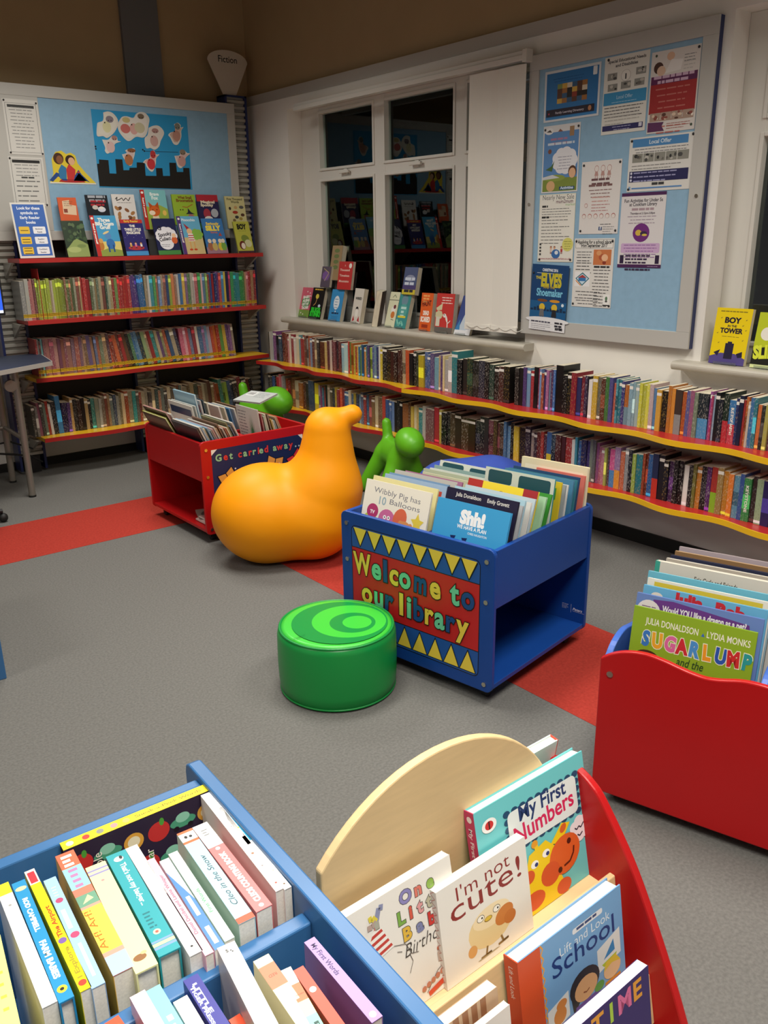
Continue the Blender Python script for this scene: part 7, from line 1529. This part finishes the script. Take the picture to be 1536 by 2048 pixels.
# two children reading, cut-out picture
cx0, cz0, cw, ch_ = 2.033, 1.925, .312, .205
o = MB()
pts = [(0, 0), (.03, .06), (.03, .15), (.06, .195), (.10, .205), (.13, .185), (.16, .195), (.19, .18), (.20, .13), (.25, .07), (cw, .008), (cw, 0)]
o.prism(pts, 'z', 0, .0008, srgb('e0c83c')); rd = o.build('cut_out_picture', M_POSTER, None, wallB(cx0, cz0)); tag(rd, 'yellow cut-out picture of two reading children on the back pinboard', 'picture')
a = Art()
a.poly([(.06, .012), (.14, .006), (.24, .012), (.22, .03), (.08, .03)], 'b03030'); a.poly([(0, .02), (.05, .07), (.10, .05), (.12, .02), (.09, .02), (.06, .045), (.02, .01)], '2a4a8a'); a.poly([(.07, .03), (.115, .03), (.12, .10), (.09, .12), (.065, .08)], '3a7aa8'); a.ell(.075, .155, .034, .036, '4a2e20'); a.ell(.082, .148, .022, .026, '8a5a3a')
a.poly([(.12, .03), (.17, .03), (.18, .09), (.14, .125), (.118, .09)], 'c83a38'); a.poly([(.16, .02), (.20, .07), (.25, .02), (.27, .012), (.22, .06), (.20, .09), (.17, .05)], '2a4a8a'); a.ell(.152, .15, .032, .030, '3a2418'); a.ell(.16, .142, .022, .024, 'e0b088'); a.poly([(.18, .07), (.21, .085), (.205, .07)], 'b84038'); a.rect(.0, 0, cw, .008, 'e0ddd4')
a.build('printed_picture', rd, Matrix.Translation((0, 0, .0009)), M_POSTER)
# sky sheet with castle, then each paper ghost as its own cut-out
kx = lambda x, y: (lambda p: (p[0]-2.365, p[2]-1.908))(onY(180+x/6.982, 190+y/6.982, 6.035))
gs = MB().box((0, 0, 0), (.70, .49, .0008), srgb('2e94c8')).build('blue_paper_sheet', M_POSTER, None, wallB(2.365, 1.908)); tag(gs, 'bright blue paper sky sheet with a black castle on the back pinboard', 'poster')
cast = [(95, 960), (125, 960), (122, 900), (255, 910), (272, 1095), (366, 1098), (350, 895), (450, 900), (466, 1050), (545, 1050), (550, 1015), (650, 1015), (650, 940), (762, 945), (775, 1128), (925, 1130), (918, 1020), (1008, 1022), (1018, 1130), (1115, 1130), (1104, 945), (1198, 948), (1212, 1075), (1300, 1075), (1298, 1018), (1385, 1020), (1405, 1315), (132, 1275)]
a = Art(); a.poly([kx(*p) for p in cast], '201d1a'); a.line([kx(750, 785), kx(900, 790), kx(1230, 800)], .0035, '26384a'); a.dots([kx(75, 720), kx(80, 752), kx(735, 765), kx(757, 783)], .006, '18181a'); a.build('castle_silhouette', gs, Matrix.Translation((0, 0, .0009)), M_POSTER)
GH = [
    ([(180, 245), (240, 230), (300, 245), (350, 290), (385, 350), (385, 430), (330, 530), (240, 600), (180, 575), (95, 570), (95, 420), (110, 385), (170, 365), (185, 320)], ('e0dcd0', 'd8d4a8', '4a4850'), (270, 340, 45, 35, '8a8088')),
    ([(395, 380), (440, 310), (510, 298), (600, 320), (640, 265), (700, 238), (770, 255), (825, 330), (815, 420), (790, 540), (740, 595), (640, 585), (560, 640), (500, 630), (420, 540), (385, 460)], ('e2dcd4', 'd8a8a0', '5a4a40'), (705, 300, 40, 28, '7a6a58')),
    ([(815, 460), (880, 430), (950, 430), (1010, 480), (1030, 545), (985, 640), (960, 720), (900, 765), (840, 740), (780, 740), (760, 610), (800, 560)], ('ddd4ca', 'c8a098', '5a4440'), (905, 500, 42, 26, 'a8807a')),
    ([(1170, 410), (1220, 388), (1260, 420), (1265, 455), (1300, 450), (1270, 500), (1270, 590), (1225, 690), (1165, 685), (1120, 600), (1090, 560), (1120, 525), (1185, 500)], ('c8a898', 'b88878', '6a5a50'), (1215, 440, 36, 36, '7a7a70')),
    ([(165, 622), (250, 625), (310, 570), (370, 585), (385, 640), (430, 650), (345, 685), (320, 760), (245, 820), (205, 780), (210, 740), (180, 660)], ('d8d0c8', 'd8b8b4', '6a4a48'), (335, 600, 32, 26, 'a8807a')),
    ([(445, 830), (510, 810), (490, 775), (560, 750), (620, 750), (620, 830), (600, 900), (580, 980), (540, 985), (500, 930), (465, 880)], ('d0bcb8', 'b07048', '3a3034'), (575, 775, 50, 22, '8a5a3c')),
    ([(735, 945), (770, 905), (830, 880), (840, 800), (890, 775), (920, 830), (965, 830), (920, 885), (915, 960), (880, 1060), (840, 1065), (790, 1010), (770, 960)], ('dca8a0', 'c83a40', '5a2a2a'), (875, 830, 34, 42, 'b83a3c')),
    ([(1175, 850), (1250, 840), (1250, 780), (1310, 770), (1350, 810), (1390, 820), (1330, 880), (1320, 950), (1275, 1020), (1225, 1000), (1200, 930)], ('d4b8b4', 'c89890', '4a3a38'), (1290, 800, 38, 32, '8a7a68'))]
wh = ['at the top left', 'double one in the middle at the top', 'right of the big double one', 'alone at the top right', 'hanging below the top left one', 'orange haired above the castle', 'bright red one over the castle', 'at the lower right with a black eye']
for k, (pts, cs, hd) in enumerate(GH):
    cxm = sum(p[0] for p in pts)/len(pts); cym = sum(p[1] for p in pts)/len(pts)
    P2 = [kx(*p) for p in pts]; sm = spline(P2+[P2[0]], 4)[:-1]
    go = MB().prism(sm, 'z', 0, .0008, srgb('dcd6cc')).build('paper_ghost', M_POSTER, None, wallB(2.365, 1.908, 0, 6.0312)); tag(go, 'coloured paper ghost cut-out, '+wh[k], 'paper ghost', 'paper ghosts on the back pinboard')
    a = Art(); inn = [((p[0]-cxm)*.84+cxm, (p[1]-cym)*.84+cym) for p in pts]; lo_ = [p for p in inn if p[1] > cym-10]
    if len(lo_) > 2: a.poly([kx(*p) for p in inn], cs[0]); c_ = kx(cxm, cym+50); a.ell(c_[0], c_[1], .030, .036, cs[1])
    if k == 1: c_ = kx(490, 470); a.ell(c_[0], c_[1], .035, .03, 'c8706a'); c_ = kx(500, 350); a.ell(c_[0], c_[1], .028, .018, 'c8b880'); c_ = kx(690, 460); a.ell(c_[0], c_[1], .038, .034, 'c8c0a0')
    c_ = kx(hd[0], hd[1]); a.ell(c_[0], c_[1], hd[2]/1640, hd[3]/1640, hd[4]); a.dots([kx(hd[0]-15, hd[1]+18), kx(hd[0]+20, hd[1]+18)], .0035, '241c1c'); a.dots([kx(cxm-30, cym-10)], .005, '18181a')
    a.build('ghost_drawing', go, Matrix.Translation((0, 0, .0009)), M_POSTER)
